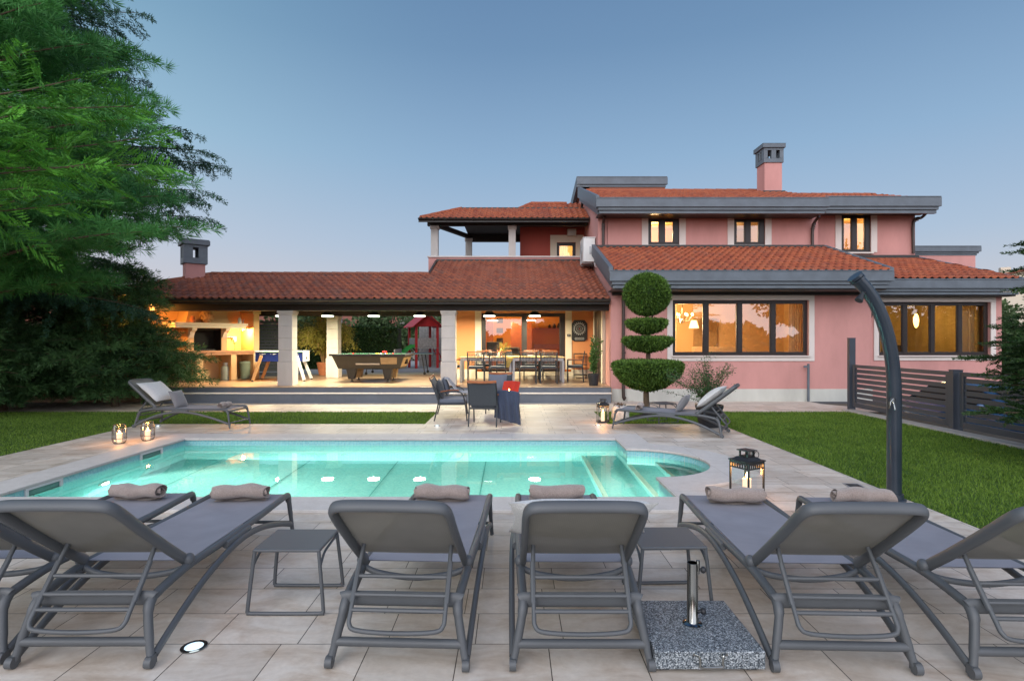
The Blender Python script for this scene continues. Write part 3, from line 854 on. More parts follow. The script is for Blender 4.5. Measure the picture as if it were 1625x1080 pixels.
def make_villa():
    XZ = lambda Y: (lambda a, b, d: (a, Y + d, b))
    YZ = lambda X: (lambda a, b, d: (X + d, a, b))
    # ---------------- walls
    m = W(); grid_wall(m, 2.69, 9.8, 0, 3.2, [(4.38, 8.09, 1.24, 2.75)], XZ(15.3), .3); m.build('wall', MAT['pink'], V, origin=VO)
    m = W(); grid_wall(m, 9.802, 13.75, -.5, 3.25, [(10.29, 13.43, 1.23, 2.73)], XZ(15.75), .3); m.build('wall', MAT['pink'], V, origin=VO)
    m = W(); grid_wall(m, 2.99, 9.57, 4.2, 5.8, [(4.26, 5.23, 4.63, 5.46), (6.94, 7.91, 4.63, 5.46)], XZ(17.55), .3); m.build('wall', MAT['pink'], V, origin=VO)
    m = W(); grid_wall(m, 9.57, 13.15, 4.2, 6.0, [(10.74, 11.70, 4.52, 5.74)], XZ(18.3), .3); m.build('wall', MAT['pink'], V, origin=VO)
    # side wall, a gable with the two roof slopes
    prof = [(15.602, 0), (15.602, 3.24), (17.55, 4.14), (17.55, 5.72), (21.5, 7.2), (21.5, 7.6), (23.9, 7.2), (23.9, 0)]
    m = W(); m.prism([(2.692, y, z) for y, z in prof], (.28, 0, 0)); m.build('wall', MAT['pink'], V, origin=VO)
    m = W(); m.box(2.98, 13.1, 23.6, 23.9, 0, 6.6); m.box(12.87, 13.148, 18.61, 23.59, 3, 5.7); m.box(13.47, 13.745, 16.06, 20, -.5, 3.2); m.box(9.3, 9.568, 17.86, 20.5, 4.2, 5.9); m.build('wall', MAT['pink'], V, origin=VO)
    m = W(); m.box(13.2, 17.35, 21.0, 24, 0, 4.82); m.build('wall', MAT['pink'], V, origin=VO)
    fascia('fascia', 13.1, 17.5, 20.9, 5.15, 4.83)
    # plinths
    m = W(); m.box(2.66, 9.82, 15.27, 15.298, -.02, .33); m.box(2.66, 2.688, 15.27, 15.55, -.02, .36); m.build('plinth', MAT['plinth'], V, bevel=.006, origin=VO)
    # ---------------- windows
    win(V, 4.38, 8.09, 1.24, 2.75, 15.3, 4, .07, .11)
    surround(V, 4.38, 8.09, 1.24, 2.75, .15, 15.3)
    win(V, 10.29, 13.43, 1.23, 2.73, 15.75, 4, .07, .10)
    surround(V, 10.29, 13.43, 1.23, 2.73, .14, 15.75)
    for x0, x1, z0, z1, Y in ((4.26, 5.23, 4.63, 5.46, 17.55), (6.94, 7.91, 4.63, 5.46, 17.55), (10.74, 11.70, 4.52, 5.74, 18.3)):
        w = x1 - x0
        win(V, x0, x1, z0, z1, Y - .06, 2, .075, .1, panes=[(x0 + .075, x0 + .075 + .30 * w), (x0 + .53 * w, x0 + .83 * w)])
        m = W(); m.box(x0 - .20, x0 - .001, Y - .03, Y - .001, z0, z1 + .05); m.box(x1 + .001, x1 + .20, Y - .03, Y - .001, z0, z1 + .05)
        m.box(x0 - .05, x1 + .05, Y - .09, Y - .001, z0 - .05, z0 - .001); m.build('surround', MAT['white_trim'], V, bevel=.004, origin=VO)
    # ---------------- rooms seen through the glass
    room(3.05, 9.3, 15.62, 19.2, .1, 2.95, 'room_warm', 300, (4.9, 17.0, 2.2), (1, .66, .34))
    room(9.9, 13.4, 16.08, 19.0, .1, 2.95, 'room_olive', 70, (12.2, 17.4, 2.3), (1, .62, .2))
    room(3.8, 5.7, 17.87, 20.0, 4.3, 5.6, 'room_warm', 90, (4.75, 18.8, 5.2))
    room(6.5, 8.4, 17.87, 20.0, 4.3, 5.6, 'room_warm', 26, (7.2, 19.2, 5.3), (1, .78, .5))
    room(10.2, 12.2, 18.62, 20.5, 4.3, 5.85, 'room_warm', 60, (11.2, 19.4, 5.4), (1, .66, .26))
    # living room furnishing behind the large window
    m = W(); m.box(6.2, 7.0, 19.12, 19.18, 1.3, 2.4); m.box(4.9, 5.6, 19.13, 19.18, .2, 2.3); m.build('wall_picture', MAT['woodpanel'], V, origin=VO)
    m = W(); m.box(5.9, 7.7, 17.6, 18.3, .1, .95); m.box(5.9, 7.7, 18.3, 18.5, .1, 1.45); m.build('sofa', MAT['curtain'], V, bevel=.06, origin=VO)
    m = W(); m.box(11.0, 11.9, 18.6, 18.95, .1, 2.1); m.box(12.4, 12.9, 18.3, 18.7, .1, 1.5); m.build('cabinet', MAT['beam'], V, origin=VO)
    m = W()
    for x in (3.3, 8.15, 8.85): m.tube([(x + .05 * math.sin(k * 2.1), 15.75 + .05 * math.cos(k * 2.1), .3 + 0 * k) for k in range(2)], .02, 6)
    for x0, x1, Y in ((4.30, 4.62, 15.72), (7.75, 8.2, 15.72), (12.85, 13.35, 16.2), (10.3, 10.65, 16.2)):
        n = 26
        for i in range(n):
            a = x0 + (x1 - x0) * i / n; b = x0 + (x1 - x0) * (i + 1) / n
            ya = Y + .025 * math.sin(i * 1.7); yb = Y + .025 * math.sin((i + 1) * 1.7)
            m.quad((a, ya, .5), (b, yb, .5), (b, yb, 2.9), (a, ya, 2.9))
    m.build('curtain', MAT['curtain'], V, smooth=True, origin=VO)
    # chandelier and wall lamps inside
    bulb = emit('warm_bulb', (1, .62, .22), 28)
    ch = W(); fl = W()
    cx, cy, cz = 4.98, 16.4, 2.42
    ch.tube([(cx, cy, 2.93), (cx, cy, 2.25)], .012, 6); ch.ball((cx, cy, 2.2), .05, nu=8, nv=6)
    for k in range(8):
        a = k * math.pi / 4
        ch.tube(smooth_path([(cx, cy, 2.28), (cx + .16 * math.cos(a), cy + .16 * math.sin(a), 2.2), (cx + .30 * math.cos(a), cy + .30 * math.sin(a), 2.36)], 4), .009, 5)
        fl.ball((cx + .30 * math.cos(a), cy + .30 * math.sin(a), 2.41), .022, .022, .042, 8, 6)
    c0 = ch.build('chandelier', MAT['silver'], V, smooth=True, origin=VO); fl.build('bulb', bulb, c0, origin=VO); add_point((cx, cy + .1, cz + .1), 70, (1, .62, .25), .12, c0, VO)
    m = W(); m.lathe([(.16, 2.05), (.09, 2.3)], 5.9, 18.2, 14); m.build('lamp_shade', emit('lamp_shade_glow', (1, .72, .36), 3.0), V, origin=VO)
    m = W(); m.ball((12.25, 17.0, 2.25), .07, .07, .22, 10, 8); m.build('pendant_shade', emit('pendant_glow', (1, .60, .16), 7), V, origin=VO)
    # ---------------- lower roofs of the main block
    r1 = roof('roof', 2.62, 9.72, 14.42, 3.45, 17.54, 4.55, MAT['tiles_new'])
    fascia('fascia', 2.50, 9.78, 14.34, 3.42, 2.99)
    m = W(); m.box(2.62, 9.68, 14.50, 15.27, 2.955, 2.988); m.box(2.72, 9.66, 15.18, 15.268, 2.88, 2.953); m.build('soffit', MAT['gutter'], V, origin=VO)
    def verge(x0, x1, Ya, Ha, Yb, Hb, hh, mat='grey_trim'):
        m = W(); m.prism([(x0, Ya, Ha), (x0, Yb, Hb), (x0, Yb, Hb - hh), (x0, Ya, Ha - hh)], (x1 - x0, 0, 0)); m.build('verge_board', MAT[mat], V, bevel=.004, origin=VO)
    verge(2.50, 2.615, 14.47, 3.55, 17.6, 4.66, .36)
    verge(2.575, 2.66, 14.6, 3.20, 17.6, 4.28, .17)
    verge(9.73, 9.86, 14.47, 3.53, 17.6, 4.64, .14)
    m = W(); m.box(2.62, 9.72, 17.44, 17.548, 4.55, 4.62); m.build('flashing', MAT['gutter'], V, origin=VO)
    # second block, hipped at its right end
    def um(u): return 1.0 if u < 13.15 else max(0.0, 1 - (u - 13.15) / .72)
    r2 = roof('roof', 9.88, 13.86, 15.32, 3.35, 18.28, 4.32, MAT['tiles_new'], umax=um)
    fascia('fascia', 9.80, 13.95, 15.24, 3.30, 2.90)
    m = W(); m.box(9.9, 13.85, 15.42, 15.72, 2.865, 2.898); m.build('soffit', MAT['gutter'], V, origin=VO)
    m = W(); m.prism([(13.92, 15.3, 3.36), (13.2, 18.3, 4.38), (13.2, 18.3, 4.30), (13.92, 15.3, 3.28)], (.09, 0, 0)); m.build('verge_board', MAT['grey_trim'], V, origin=VO)
    m = W(); m.box(9.8, 13.2, 18.19, 18.298, 4.33, 4.42); m.build('flashing', MAT['gutter'], V, origin=VO)
    # ---------------- upper roofs
    r3 = roof('roof', 2.62, 9.42, 16.70, 5.88, 20.5, 7.10, MAT['tiles_new'])
    roof('roof', 2.62, 9.42, 24.0, 5.95, 20.5, 7.10, MAT['tiles_new'], back=True)
    fascia('fascia', 2.50, 9.42, 16.62, 5.86, 5.43)
    m = W(); m.box(2.62, 9.40, 16.78, 17.549, 5.46, 5.50); m.build('soffit', MAT['gutter'], V, origin=VO)
    verge(2.50, 2.615, 16.75, 5.98, 21.4, 7.50, .40); verge(2.57, 2.66, 16.9, 5.62, 21.4, 7.14, .18)
    r4 = roof('roof', 9.43, 13.3, 17.56, 6.03, 20.6, 6.98, MAT['tiles_new'], umax=lambda u: 1.0 if u < 12.95 else max(0, 1 - (u - 12.95) / .6 * .3))
    roof('roof', 9.43, 13.3, 24.0, 5.9, 20.6, 6.98, MAT['tiles_new'], back=True)
    fascia('fascia', 9.30, 13.40, 17.48, 6.12, 5.63)
    m = W(); m.box(9.45, 13.3, 17.65, 18.298, 5.72, 5.76); m.build('soffit', MAT['gutter'], V, origin=VO)
    ridge_caps([(2.7, 20.5, 7.11), (9.42, 20.5, 7.11)], MAT['tiles_new'], r3)
    ridge_caps([(9.43, 20.6, 6.99), (13.3, 20.6, 6.99)], MAT['tiles_new'], r4)
    # raised rear roof with its own fascia, falling to the back
    fascia('fascia', 2.48, 5.95, 21.42, 7.88, 7.42)
    m = W(); m.prism([(2.62, 21.5, 7.84), (2.62, 23.95, 7.36), (2.62, 23.95, 7.2), (2.62, 21.5, 7.3)], (3.25, 0, 0)); m.build('roof', MAT['tiles_old'], V, origin=VO)
    m = W(); m.box(2.70, 5.85, 21.6, 22.0, 6.8, 7.4); m.build('wall', MAT['pink'], V, origin=VO)
    verge(2.47, 2.60, 21.45, 7.92, 24.0, 7.42, .40)
    # ---------------- big chimney
    c = W(); c.box(8.69, 9.29, 19.3, 19.9, 6.45, 7.76); ch = c.build('chimney', MAT['pink'], V, origin=VO)
    m = W(); cx0, cx1, cy0, cy1 = 8.65, 9.33, 19.26, 19.94
    m.box(cx0, cx1, cy0, cy1, 7.762, 7.90); m.box(cx0, cx1, cy0, cy1, 8.18, 8.26)
    m.box(cx0 - .05, cx1 + .05, cy0 - .05, cy1 + .05, 8.262, 8.40); m.frustum((cx0 + cx1) / 2, (cy0 + cy1) / 2, 8.402, 8.44, .40, .40, .2, .2)
    ps = [(0, .13), (.26, .42), (.55, .68)]
    for a, b in ps:
        m.box(cx0 + a, cx0 + b, cy0, cy0 + .12, 7.901, 8.179); m.box(cx0 + a, cx0 + b, cy1 - .12, cy1, 7.901, 8.179)
    for a, b in [(.121, .20), (.30, .38), (.48, .559)]:
        m.box(cx0, cx0 + .12, cy0 + a, cy0 + b, 7.901, 8.179); m.box(cx1 - .12, cx1, cy0 + a, cy0 + b, 7.901, 8.179)
    m.build('chimney_cap', MAT['grey_trim'], ch, bevel=.005, origin=VO)
    m = W(); m.box(8.62, 9.36, 19.2, 19.28, 6.60, 6.78); m.build('flashing', MAT['gutter'], ch, origin=VO)
    # ---------------- downpipes
    def pipe(pts, r=.045):
        m = W(); m.tube(smooth_path(pts, 4), r, 10)
        for a, b in ((.25, 0), (.6, 0), (.9, 0)):
            p = Vector(pts[1]).lerp(Vector(pts[-2]), a); m.tube([p - Vector((0, 0, .02)), p + Vector((0, 0, .02))], r + .012, 10)
        m.build('downpipe', MAT['downpipe'], V, smooth=True, origin=VO)
    pipe([(3.02, 14.95, 3.0), (3.02, 15.15, 2.85), (3.02, 15.21, 2.65), (3.02, 15.21, .30), (3.05, 15.15, .12)])
    pipe([(2.84, 17.2, 5.46), (2.84, 17.42, 5.3), (2.84, 17.47, 5.1), (2.84, 17.47, 4.62)])
    pipe([(9.42, 17.2, 5.46), (9.38, 17.4, 5.3), (9.36, 17.47, 5.1), (9.36, 17.47, 4.6)])
    pipe([(13.28, 18.0, 5.72), (13.25, 18.15, 5.62), (13.05, 18.23, 5.5), (13.05, 18.23, 4.48)])
    pipe([(9.9, 15.6, 2.9), (9.9, 15.62, 2.6), (9.9, 15.66, 2.3), (9.9, 15.66, .02)], .05)
    m = W(); m.frustum(9.9, 15.6, 2.28, 2.55, .07, .07, .12, .1); m.build('hopper', MAT['downpipe'], V, origin=VO)
    # small inspection cap in the pink wall, grey riser pipe
    m = W(); m.tube([(8.03, 15.2, 0), (8.03, 15.2, 1.02)], .032, 10); m.box(7.90, 8.0, 15.17, 15.2, .92, .97); m.build('riser_pipe', MAT['grey_trim'], V, smooth=False, origin=VO)

    # ================= covered terrace (dining and games) =================
    E_Y, E_H = 15.2, 2.78
    deck = MB(); deck.box(-16, 2.68, 15.06, 30, -.02, .40); d = deck.build('terrace_floor', MAT['deck']); tag(d, kind='structure')
    yard = MB(); yard.box(-16, 2.6, 20.6, 34, .404, .408); o = yard.build('yard_paving', MAT['kerb']); tag(o, kind='structure')
    st = MB(); st.box(-9.7, 2.62, 14.80, 15.055, -.02, .235); o = st.build('terrace_step', MAT['step_grey'], bevel=.004); tag(o, kind='structure')
    st = MB(); st.box(-9.72, 2.64, 14.77, 15.05, .237, .262); o = st.build('step_tread', MAT['white_trim'], bevel=.006); tag(o, kind='structure')
    st = MB(); st.box(-9.7, 2.66, 15.05, 15.058, .264, .385); o = st.build('step_face', MAT['step_grey']); tag(o, kind='structure')
    st = MB(); st.box(-14, 2.66, 15.03, 15.25, .387, .408); o = st.build('deck_edge', MAT['deck'], bevel=.006); tag(o, kind='structure')
    # dining wall
    Yw = 18.5
    m = W(); grid_wall(m, -2.0, 2.69, .70, 2.7, [(-1.01, 1.76, .701, 2.55)], XZ(Yw), .25); m.build('wall', MAT['orange'], V, origin=VO)
    m = W(); m.box(-2.03, -1.2, Yw - .03, Yw + .2, .40, .698); m.box(-1.2, 2.69, Yw - .031, Yw + .2, .40, .62); m.box(1.95, 2.69, Yw - .03, Yw - .001, .62, .698); m.build('plinth', MAT['cream'], V, bevel=.004, origin=VO)
    m = W(); m.box(.35, 1.95, Yw - .34, Yw - .032, .401, .52); m.build('doorstep', MAT['cream'], V, bevel=.006, origin=VO)
    for xa, xb in ((-1.22, -1.011), (1.761, 1.97)): m = W(); m.box(xa, xb, Yw - .03, Yw - .001, .70, 2.68); m.build('surround', MAT['cream'], V, bevel=.004, origin=VO)
    m = W(); m.box(-2.0, -1.75, Yw + .251, 23.6, .4, 3.48); m.build('wall', MAT['orange'], V, origin=VO)
    m = W(); m.box(-1.749, 2.69, 23.3, 23.6, .4, 3.48); m.build('wall', MAT['orange'], V, origin=VO)
    win(V, -1.01, 1.76, .63, 2.55, Yw, 2, .09, .10, name='sliding_door', panes=[(-.90, .345), (.465, 1.60)])
    rm = room(-1.74, 2.68, 18.76, 22.6, .62, 2.95, 'room_orange', 210, (-.2, 20.4, 2.5), (1, .66, .30))
    # things inside the room, seen through the glass
    m = W(); m.box(-.05, .75, 21.2, 21.6, .63, 2.35); m.build('cupboard', simple('red_brown_wood', (.30, .075, .02), .5, .2), rm, origin=VO)
    m = W(); m.box(.9, 2.6, 22.3, 22.58, .63, 1.5); m.box(.9, 2.6, 22.3, 22.58, 2.1, 2.14); m.box(-1.2, -.75, 22.45, 22.58, .63, 2.5); m.build('shelf', MAT['wood_orange'], rm, origin=VO)
    m = W()
    for k, x in enumerate((1.5, 1.7, 1.86, 2.05, 2.3)): m.lathe([(0, 2.141), (.05, 2.141), (.06, 2.2), (.03, 2.28 + .03 * (k % 3)), (0, 2.29 + .03 * (k % 3))], x, 22.42, 10)
    m.build('jar', MAT['beam'], rm, origin=VO)
    m = W()
    for z in (1.55, 1.95, 2.35): m.box(-.62, -.36, 22.54, 22.59, z, z + .2)
    m.build('picture_frame', MAT['beam'], rm, origin=VO)
    m = W(); m.box(-.3, .3, 20.2, 20.7, .63, 1.4); m.box(-.9, -.45, 19.8, 20.2, 1.0, 1.6); m.build('armchair', MAT['cush_dark'], rm, bevel=.05, origin=VO)
    # side door in the pink side wall
    m = W(); grid = (16.2, 17.9)
    m.box(2.60, 2.691, 16.15, 16.40, .41, 2.62); m.box(2.60, 2.691, 17.75, 17.98, .41, 2.62); m.build('surround', MAT['cream'], V, bevel=.004, origin=VO)
    m = W(); m.box(2.615, 2.69, 16.41, 17.74, .41, 2.55)
    for k in range(3): m.box(2.605, 2.614, 16.50 + k * .42, 16.82 + k * .42, .6, 2.3)
    dd = m.build('side_door', MAT['frame_dark'], V, bevel=.004, origin=VO)
    m = W(); m.tube([(2.59, 16.55, 1.45), (2.57, 16.55, 1.45), (2.57, 16.68, 1.45)], .012, 6); m.build('handle', MAT['silver'], dd, origin=VO)
    # columns
    def column(x0, y0, name='column', w=.38, dpt=.38, base=.40):
        m = W(); z = base
        m.box(x0 - .02, x0 + w + .02, y0 - .02, y0 + dpt + .02, z, z + .66)
        zz = z + .662
        for k in range(4):
            h = .325
            m.box(x0, x0 + w, y0, y0 + dpt, zz + .003, zz + h); zz += h
        m.box(x0 - .015, x0 + w + .015, y0 - .015, y0 + dpt + .015, zz + .003, 2.405)
        m.box(x0 - .03, x0 + w + .03, y0 - .03, y0 + dpt + .03, 2.407, 2.475)
        m.build(name, MAT['column'], V, bevel=.008, origin=VO)
    column(-6.46, 15.5); column(-1.95, 15.5); column(-11.2, 15.5)
    column(-6.24, 18.87)
    # beams and ceiling
    m = W(); m.box(-12.0, 2.69, 15.55, 15.83, 2.478, 2.72); m.build('beam', MAT['beam'], V, bevel=.006, origin=VO)
    m = W(); m.box(-12.0, -2.02, 18.95, 19.2, 2.478, 2.72); m.build('beam', MAT['beam'], V, bevel=.006, origin=VO)
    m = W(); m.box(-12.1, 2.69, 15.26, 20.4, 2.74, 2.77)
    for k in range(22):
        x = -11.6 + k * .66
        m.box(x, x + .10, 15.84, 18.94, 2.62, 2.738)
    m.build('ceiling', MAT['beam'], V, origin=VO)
    # long lower roof: ridge for the pergola, running on up to the balcony above the dining part
    ZR_Y, ZR_H = 17.86, 3.74
    full = 19.75; s = (ZR_Y - E_Y) / (full - E_Y)
    def u1(u):
        if u >= -2.62: return 1.0
        if u < -9.56: return max(0.0, s * (u + 12.2) / (12.2 - 9.56))
        return s
    r5 = roof('roof', -12.2, 2.66, E_Y, E_H, full, 4.42, MAT['tiles_old'], umax=u1)
    roof('roof', -9.6, -2.9, 20.5, E_H, ZR_Y, ZR_H, MAT['tiles_old'], back=True)
    m = W(); m.prism([(-12.2, E_Y + .02, E_H), (-9.56, ZR_Y, ZR_H), (-12.2, 20.5, E_H)], (0, 0, -.03)); m.build('roof', MAT['tiles_old'], V, origin=VO)
    ridge_caps([(-9.56, ZR_Y, ZR_H + .02), (-2.66, ZR_Y, ZR_H + .02)], MAT['tiles_old'], r5)
    ridge_caps([(-12.15, E_Y + .05, E_H + .03), (-9.56, ZR_Y, ZR_H + .02)], MAT['tiles_old'], r5)
    m = W(); m.prism([(-2.70, ZR_Y, ZR_H + .03), (-2.70, full, 4.47), (-2.70, full, 4.30), (-2.70, ZR_Y, ZR_H - .1)], (.07, 0, 0)); m.build('verge_board', MAT['gutter'], V, origin=VO)
    m = W(); m.box(-2.66, 2.66, 19.68, 19.755, 4.40, 4.50); m.build('flashing', MAT['gutter'], V, origin=VO)
    # gutter along the eave
    def gutter(x0, x1, Y, z, r=.065):
        m = W(); n = 8
        pr = [(Y - r + 2 * r * (1 - math.cos(math.pi * k / n)) / 2 - r * 0, z - r * math.sin(math.pi * k / n)) for k in range(n + 1)]
        for k in range(n):
            m.quad((x0, *pr[k]), (x1, *pr[k]), (x1, *pr[k + 1]), (x0, *pr[k + 1]))
        m.prism([(x0, *p) for p in pr], (.004, 0, 0)); m.prism([(x1, *p) for p in pr], (-.004, 0, 0))
        m.tube([(x0, Y - r, z), (x1, Y - r, z)], .009, 6)
        x = x0 + .5
        while x < x1: m.box(x, x + .025, Y - r - .006, Y + r, z - r - .006, z - r + .002); x += 1.35
        m.build('gutter', MAT['gutter'], V, smooth=False, origin=VO)
        m = W(); m.box(x0, x1, Y + r + .002, Y + r + .03, z - .12, z + .02); m.build('fascia', MAT['gutter'], V, origin=VO)
    gutter(-12.2, 2.66, E_Y - .05, E_H - .02)
    # balcony over the dining terrace
    PY = 19.8
    m = W(); m.box(-2.95, 2.68, PY, PY + .2, 3.6, 4.58); m.box(-2.95, -2.75, PY + .201, 23.3, 3.6, 4.58); m.build('parapet', MAT['pink'], V, origin=VO)
    m = W(); m.box(-2.99, 2.68, PY - .04, PY + .24, 4.583, 4.625); m.build('coping_stone', MAT['white_trim'], V, bevel=.005, origin=VO)
    m = W(); m.box(-2.74, 2.68, PY + .21, 23.2, 3.5, 3.6); m.build('balcony_floor', MAT['kerb'], V, origin=VO)
    def bcol(x, y, w=.25):
        m = W(); m.box(x, x + w, y, y + w, 4.63, 5.60); m.box(x - .03, x + w + .03, y - .03, y + w + .03, 5.602, 5.71); m.build('column', MAT['column'], V, bevel=.006, origin=VO)
    bcol(-2.87, 19.83); bcol(-.12, 19.83); bcol(-1.85, 22.3)
    m = W(); m.box(-3.0, 2.68, 19.85, 20.05, 5.713, 5.85); m.bar((-2.72, 20.05, 5.78), (-1.7, 22.4, 5.78), .18, .14); m.box(-1.85, .4, 22.35, 22.6, 5.60, 5.86); m.build('beam', MAT['beam'], V, bevel=.005, origin=VO)
    m = W(); m.prism([(-3.05, 19.55, 5.853), (2.68, 19.55, 5.853), (2.68, 22.7, 5.853), (-1.75, 22.7, 5.853), (-1.75, 20.3, 5.853), (-2.9, 20.3, 5.853)], (0, 0, .03)); m.build('ceiling', MAT['beam'], V, origin=VO)
    m = W(); grid_wall(m, .30, 2.69, 3.6, 5.85, [(1.66, 2.36, 3.9, 5.28)], XZ(20.8), .2); m.build('wall', MAT['darkred'], V, origin=VO)
    win(V, 1.66, 2.36, 3.9, 5.28, 20.8, 1, .08, .05)
    m = W(); m.box(1.42, 1.659, 20.77, 20.799, 3.9, 5.28); m.box(1.42, 2.66, 20.77, 20.799, 5.281, 5.55); m.box(2.361, 2.66, 20.77, 20.799, 3.9, 5.28); m.build('surround', MAT['cream'], V, origin=VO)
    room(1.3, 2.68, 21.01, 22.2, 3.62, 5.7, 'room_warm', 60, (2.0, 21.7, 4.9), (1, .62, .2))
    m = W()
    n = 30
    for i in range(n):
        a = 1.70 + .62 * i / n; b = 1.70 + .62 * (i + 1) / n
        m.quad((a, 21.06 + .02 * math.sin(i * 1.9), 3.7), (b, 21.06 + .02 * math.sin((i + 1) * 1.9), 3.7), (b, 21.06 + .02 * math.sin((i + 1) * 1.9), 5.3), (a, 21.06 + .02 * math.sin(i * 1.9), 5.3))
    m.build('curtain', MAT['curtain'], V, smooth=True, origin=VO)
    # balcony roof, hipped on the left
    TE_Y, TE_H, TR_Y, TR_H = 19.3, 5.86, 20.62, 6.48
    r6 = roof('roof', -3.2, 2.66, TE_Y, TE_H, TR_Y, TR_H, MAT['tiles_new'], umax=lambda u: 1.0 if u > -1.88 else max(0, (u + 3.2) / 1.32))
    roof('roof', -1.75, 2.66, 23.2, 5.84, TR_Y, TR_H, MAT['tiles_new'], back=True)
    m = W(); m.prism([(-3.2, TE_Y + .02, TE_H - .01), (-1.88, TR_Y, TR_H), (-2.0, 20.95, TE_H + .09)], (0, 0, -.03)); m.build('roof', MAT['tiles_new'], V, origin=VO)
    ridge_caps([(-3.15, TE_Y + .05, TE_H + .04), (-1.88, TR_Y, TR_H + .02)], MAT['tiles_new'], r6, .06)
    m = W(); m.box(-1.9, 2.66, TR_Y - .04, TR_Y + .06, TR_H - .02, TR_H + .05); m.build('flashing', MAT['gutter'], V, origin=VO)
    r7 = roof('roof', .0, 2.66, 20.9, 6.42, 21.9, 6.98, MAT['tiles_new'], umax=lambda u: 1.0 if u > .75 else max(0, u / .75))
    ridge_caps([(.02, 20.95, 6.46), (.75, 21.9, 7.0), (2.1, 21.9, 7.0)], MAT['tiles_new'], r7, .06)
    gutter(-3.22, 2.66, TE_Y - .05, TE_H - .02, .055)
    # pergola chimney with a grey pierced cap
    c = MB(); cx, cy = -9.95, 17.55
    c.box(-.27, .27, -.27, .27, 3.2, 4.02)
    ch = c.build('chimney', MAT['pink'], V); ch.location = (cx - VO.x, cy - VO.y, 0); ch.rotation_euler = (0, 0, R(38))
    m = MB(); q = .33
    m.box(-q, q, -q, q, 4.022, 4.20); m.box(-q, q, -q, q, 4.52, 4.60); m.box(-q - .06, q + .06, -q - .06, q + .06, 4.602, 4.74)
    m.box(-q - .04, q + .04, -q - .04, q + .04, 4.742, 4.77)
    for s_ in (-1, 1):
        for a, b in ((-q, -.075), (.075, q)):
            m.box(a, b, min(s_ * q, s_ * (q - .1)), max(s_ * q, s_ * (q - .1)), 4.201, 4.519)
            if abs(a) < q: pass
    for s_ in (-1, 1):
        for a, b in ((-q + .101, -.075), (.075, q - .101)):
            m.box(min(s_ * q, s_ * (q - .1)), max(s_ * q, s_ * (q - .1)), a, b, 4.201, 4.519)
    m.build('chimney_cap', MAT['grey_trim'], ch, bevel=.005)
make_villa()
# ================================================================== FURNITURE BY THE POOL
def cushion_mb(w, h, t, n=14, pinch=.08, sag=0.0, seed=0):
    """square cushion in the local XZ plane, thickness along Y, pointed corners"""
    rng = random.Random(seed); mb = MB(); vs = []; fs = []
    ph = [rng.uniform(0, 6.3) for _ in range(4)]
    for side in (1, -1):
        for i in range(n + 1):
            for j in range(n + 1):
                u = -1 + 2 * i / n; v = -1 + 2 * j / n
                k = 1 - pinch * (1 - abs(v) ** 2) * 1.0
                k2 = 1 - pinch * (1 - abs(u) ** 2)
                th = ((1 - abs(u) ** 2.6) * (1 - abs(v) ** 2.6)) ** .55 * t / 2
                th *= 1 + .10 * math.sin(3.1 * u + ph[0]) * math.sin(2.7 * v + ph[1])
                vs.append((u * w / 2 * k, side * th, v * h / 2 * k2 - sag * (1 - u * u) * t))
    N = (n + 1) ** 2
    for s in range(2):
        for i in range(n):
            for j in range(n):
                a = s * N + i * (n + 1) + j
                q = (a, a + 1, a + n + 2, a + n + 1)
                fs.append(q if s else q[::-1])
    mb._add(vs, fs)
    return mb

def cushion(name, w, h, t, mat, loc, rot, label, group=None, seed=0):
    o = cushion_mb(w, h, t, seed=seed).build(name, MAT[mat], smooth=True)
    o.location = loc; o.rotation_euler = rot
    tag(o, label, 'cushion', group)
    return o

def towel(loc, rz, label, L=.42, r=.062, seed=0):
    rng = random.Random(seed)
    mb = MB(); n = 64; turns = 2.4; nl = 20; vs = []; fs = []
    ph = [rng.uniform(0, 6.3) for _ in range(6)]
    def prof(k):
        t = k / n
        a = -math.pi / 2 + 2 * math.pi * turns * (1 - t)
        rr = .012 + (r - .012) * t
        return rr * math.cos(a) * 1.12, rr * math.sin(a) * .94
    P = [prof(k) for k in range(n + 1)]
    P += [(P[-1][0] + .03 * j, P[-1][1] + .001 * j) for j in range(1, 4)]
    m = len(P); th = .006
    for i in range(nl + 1):
        u = i / nl; x = (u - .5) * L
        e = 1 - .10 * (abs(2 * u - 1) ** 6)
        for sgn in (1, -1):
            for k, (py, pz) in enumerate(P):
                d = math.hypot(py, pz) + 1e-6
                w = 1 + .09 * math.sin(5 * u * 2.2 + ph[0] + k * .11) + .045 * math.sin(13 * u + ph[1] + k * .23)
                tilt = .012 * math.sin(k * .35 + ph[3]) * (abs(2 * u - 1) ** 3) * (1 if u > .5 else -1)
                f = (1 + sgn * th / 2 / d) * w * e
                vs.append((x + tilt, py * f, pz * f + .006 * math.sin(2.5 * u * 2 + ph[2])))
    for i in range(nl):
        for s in range(2):
            for k in range(m - 1):
                a = (i * 2 + s) * m + k; b = ((i + 1) * 2 + s) * m + k
                fs.append((a, a + 1, b + 1, b) if s == 0 else (a, b, b + 1, a + 1))
    for i in (0, nl):
        for k in range(m - 1):
            a = (i * 2) * m + k; fs.append((a, a + 1, a + 1 + m, a + m))
    mb._add(vs, fs)
    o = mb.build('rolled_towel', MAT['towel'], smooth=True)
    o.location = Vector(loc) + Vector((0, 0, r * .98)); o.rotation_euler = (0, 0, rz)
    tag(o, label, 'towel', 'rolled towels on the sun loungers')
    return o

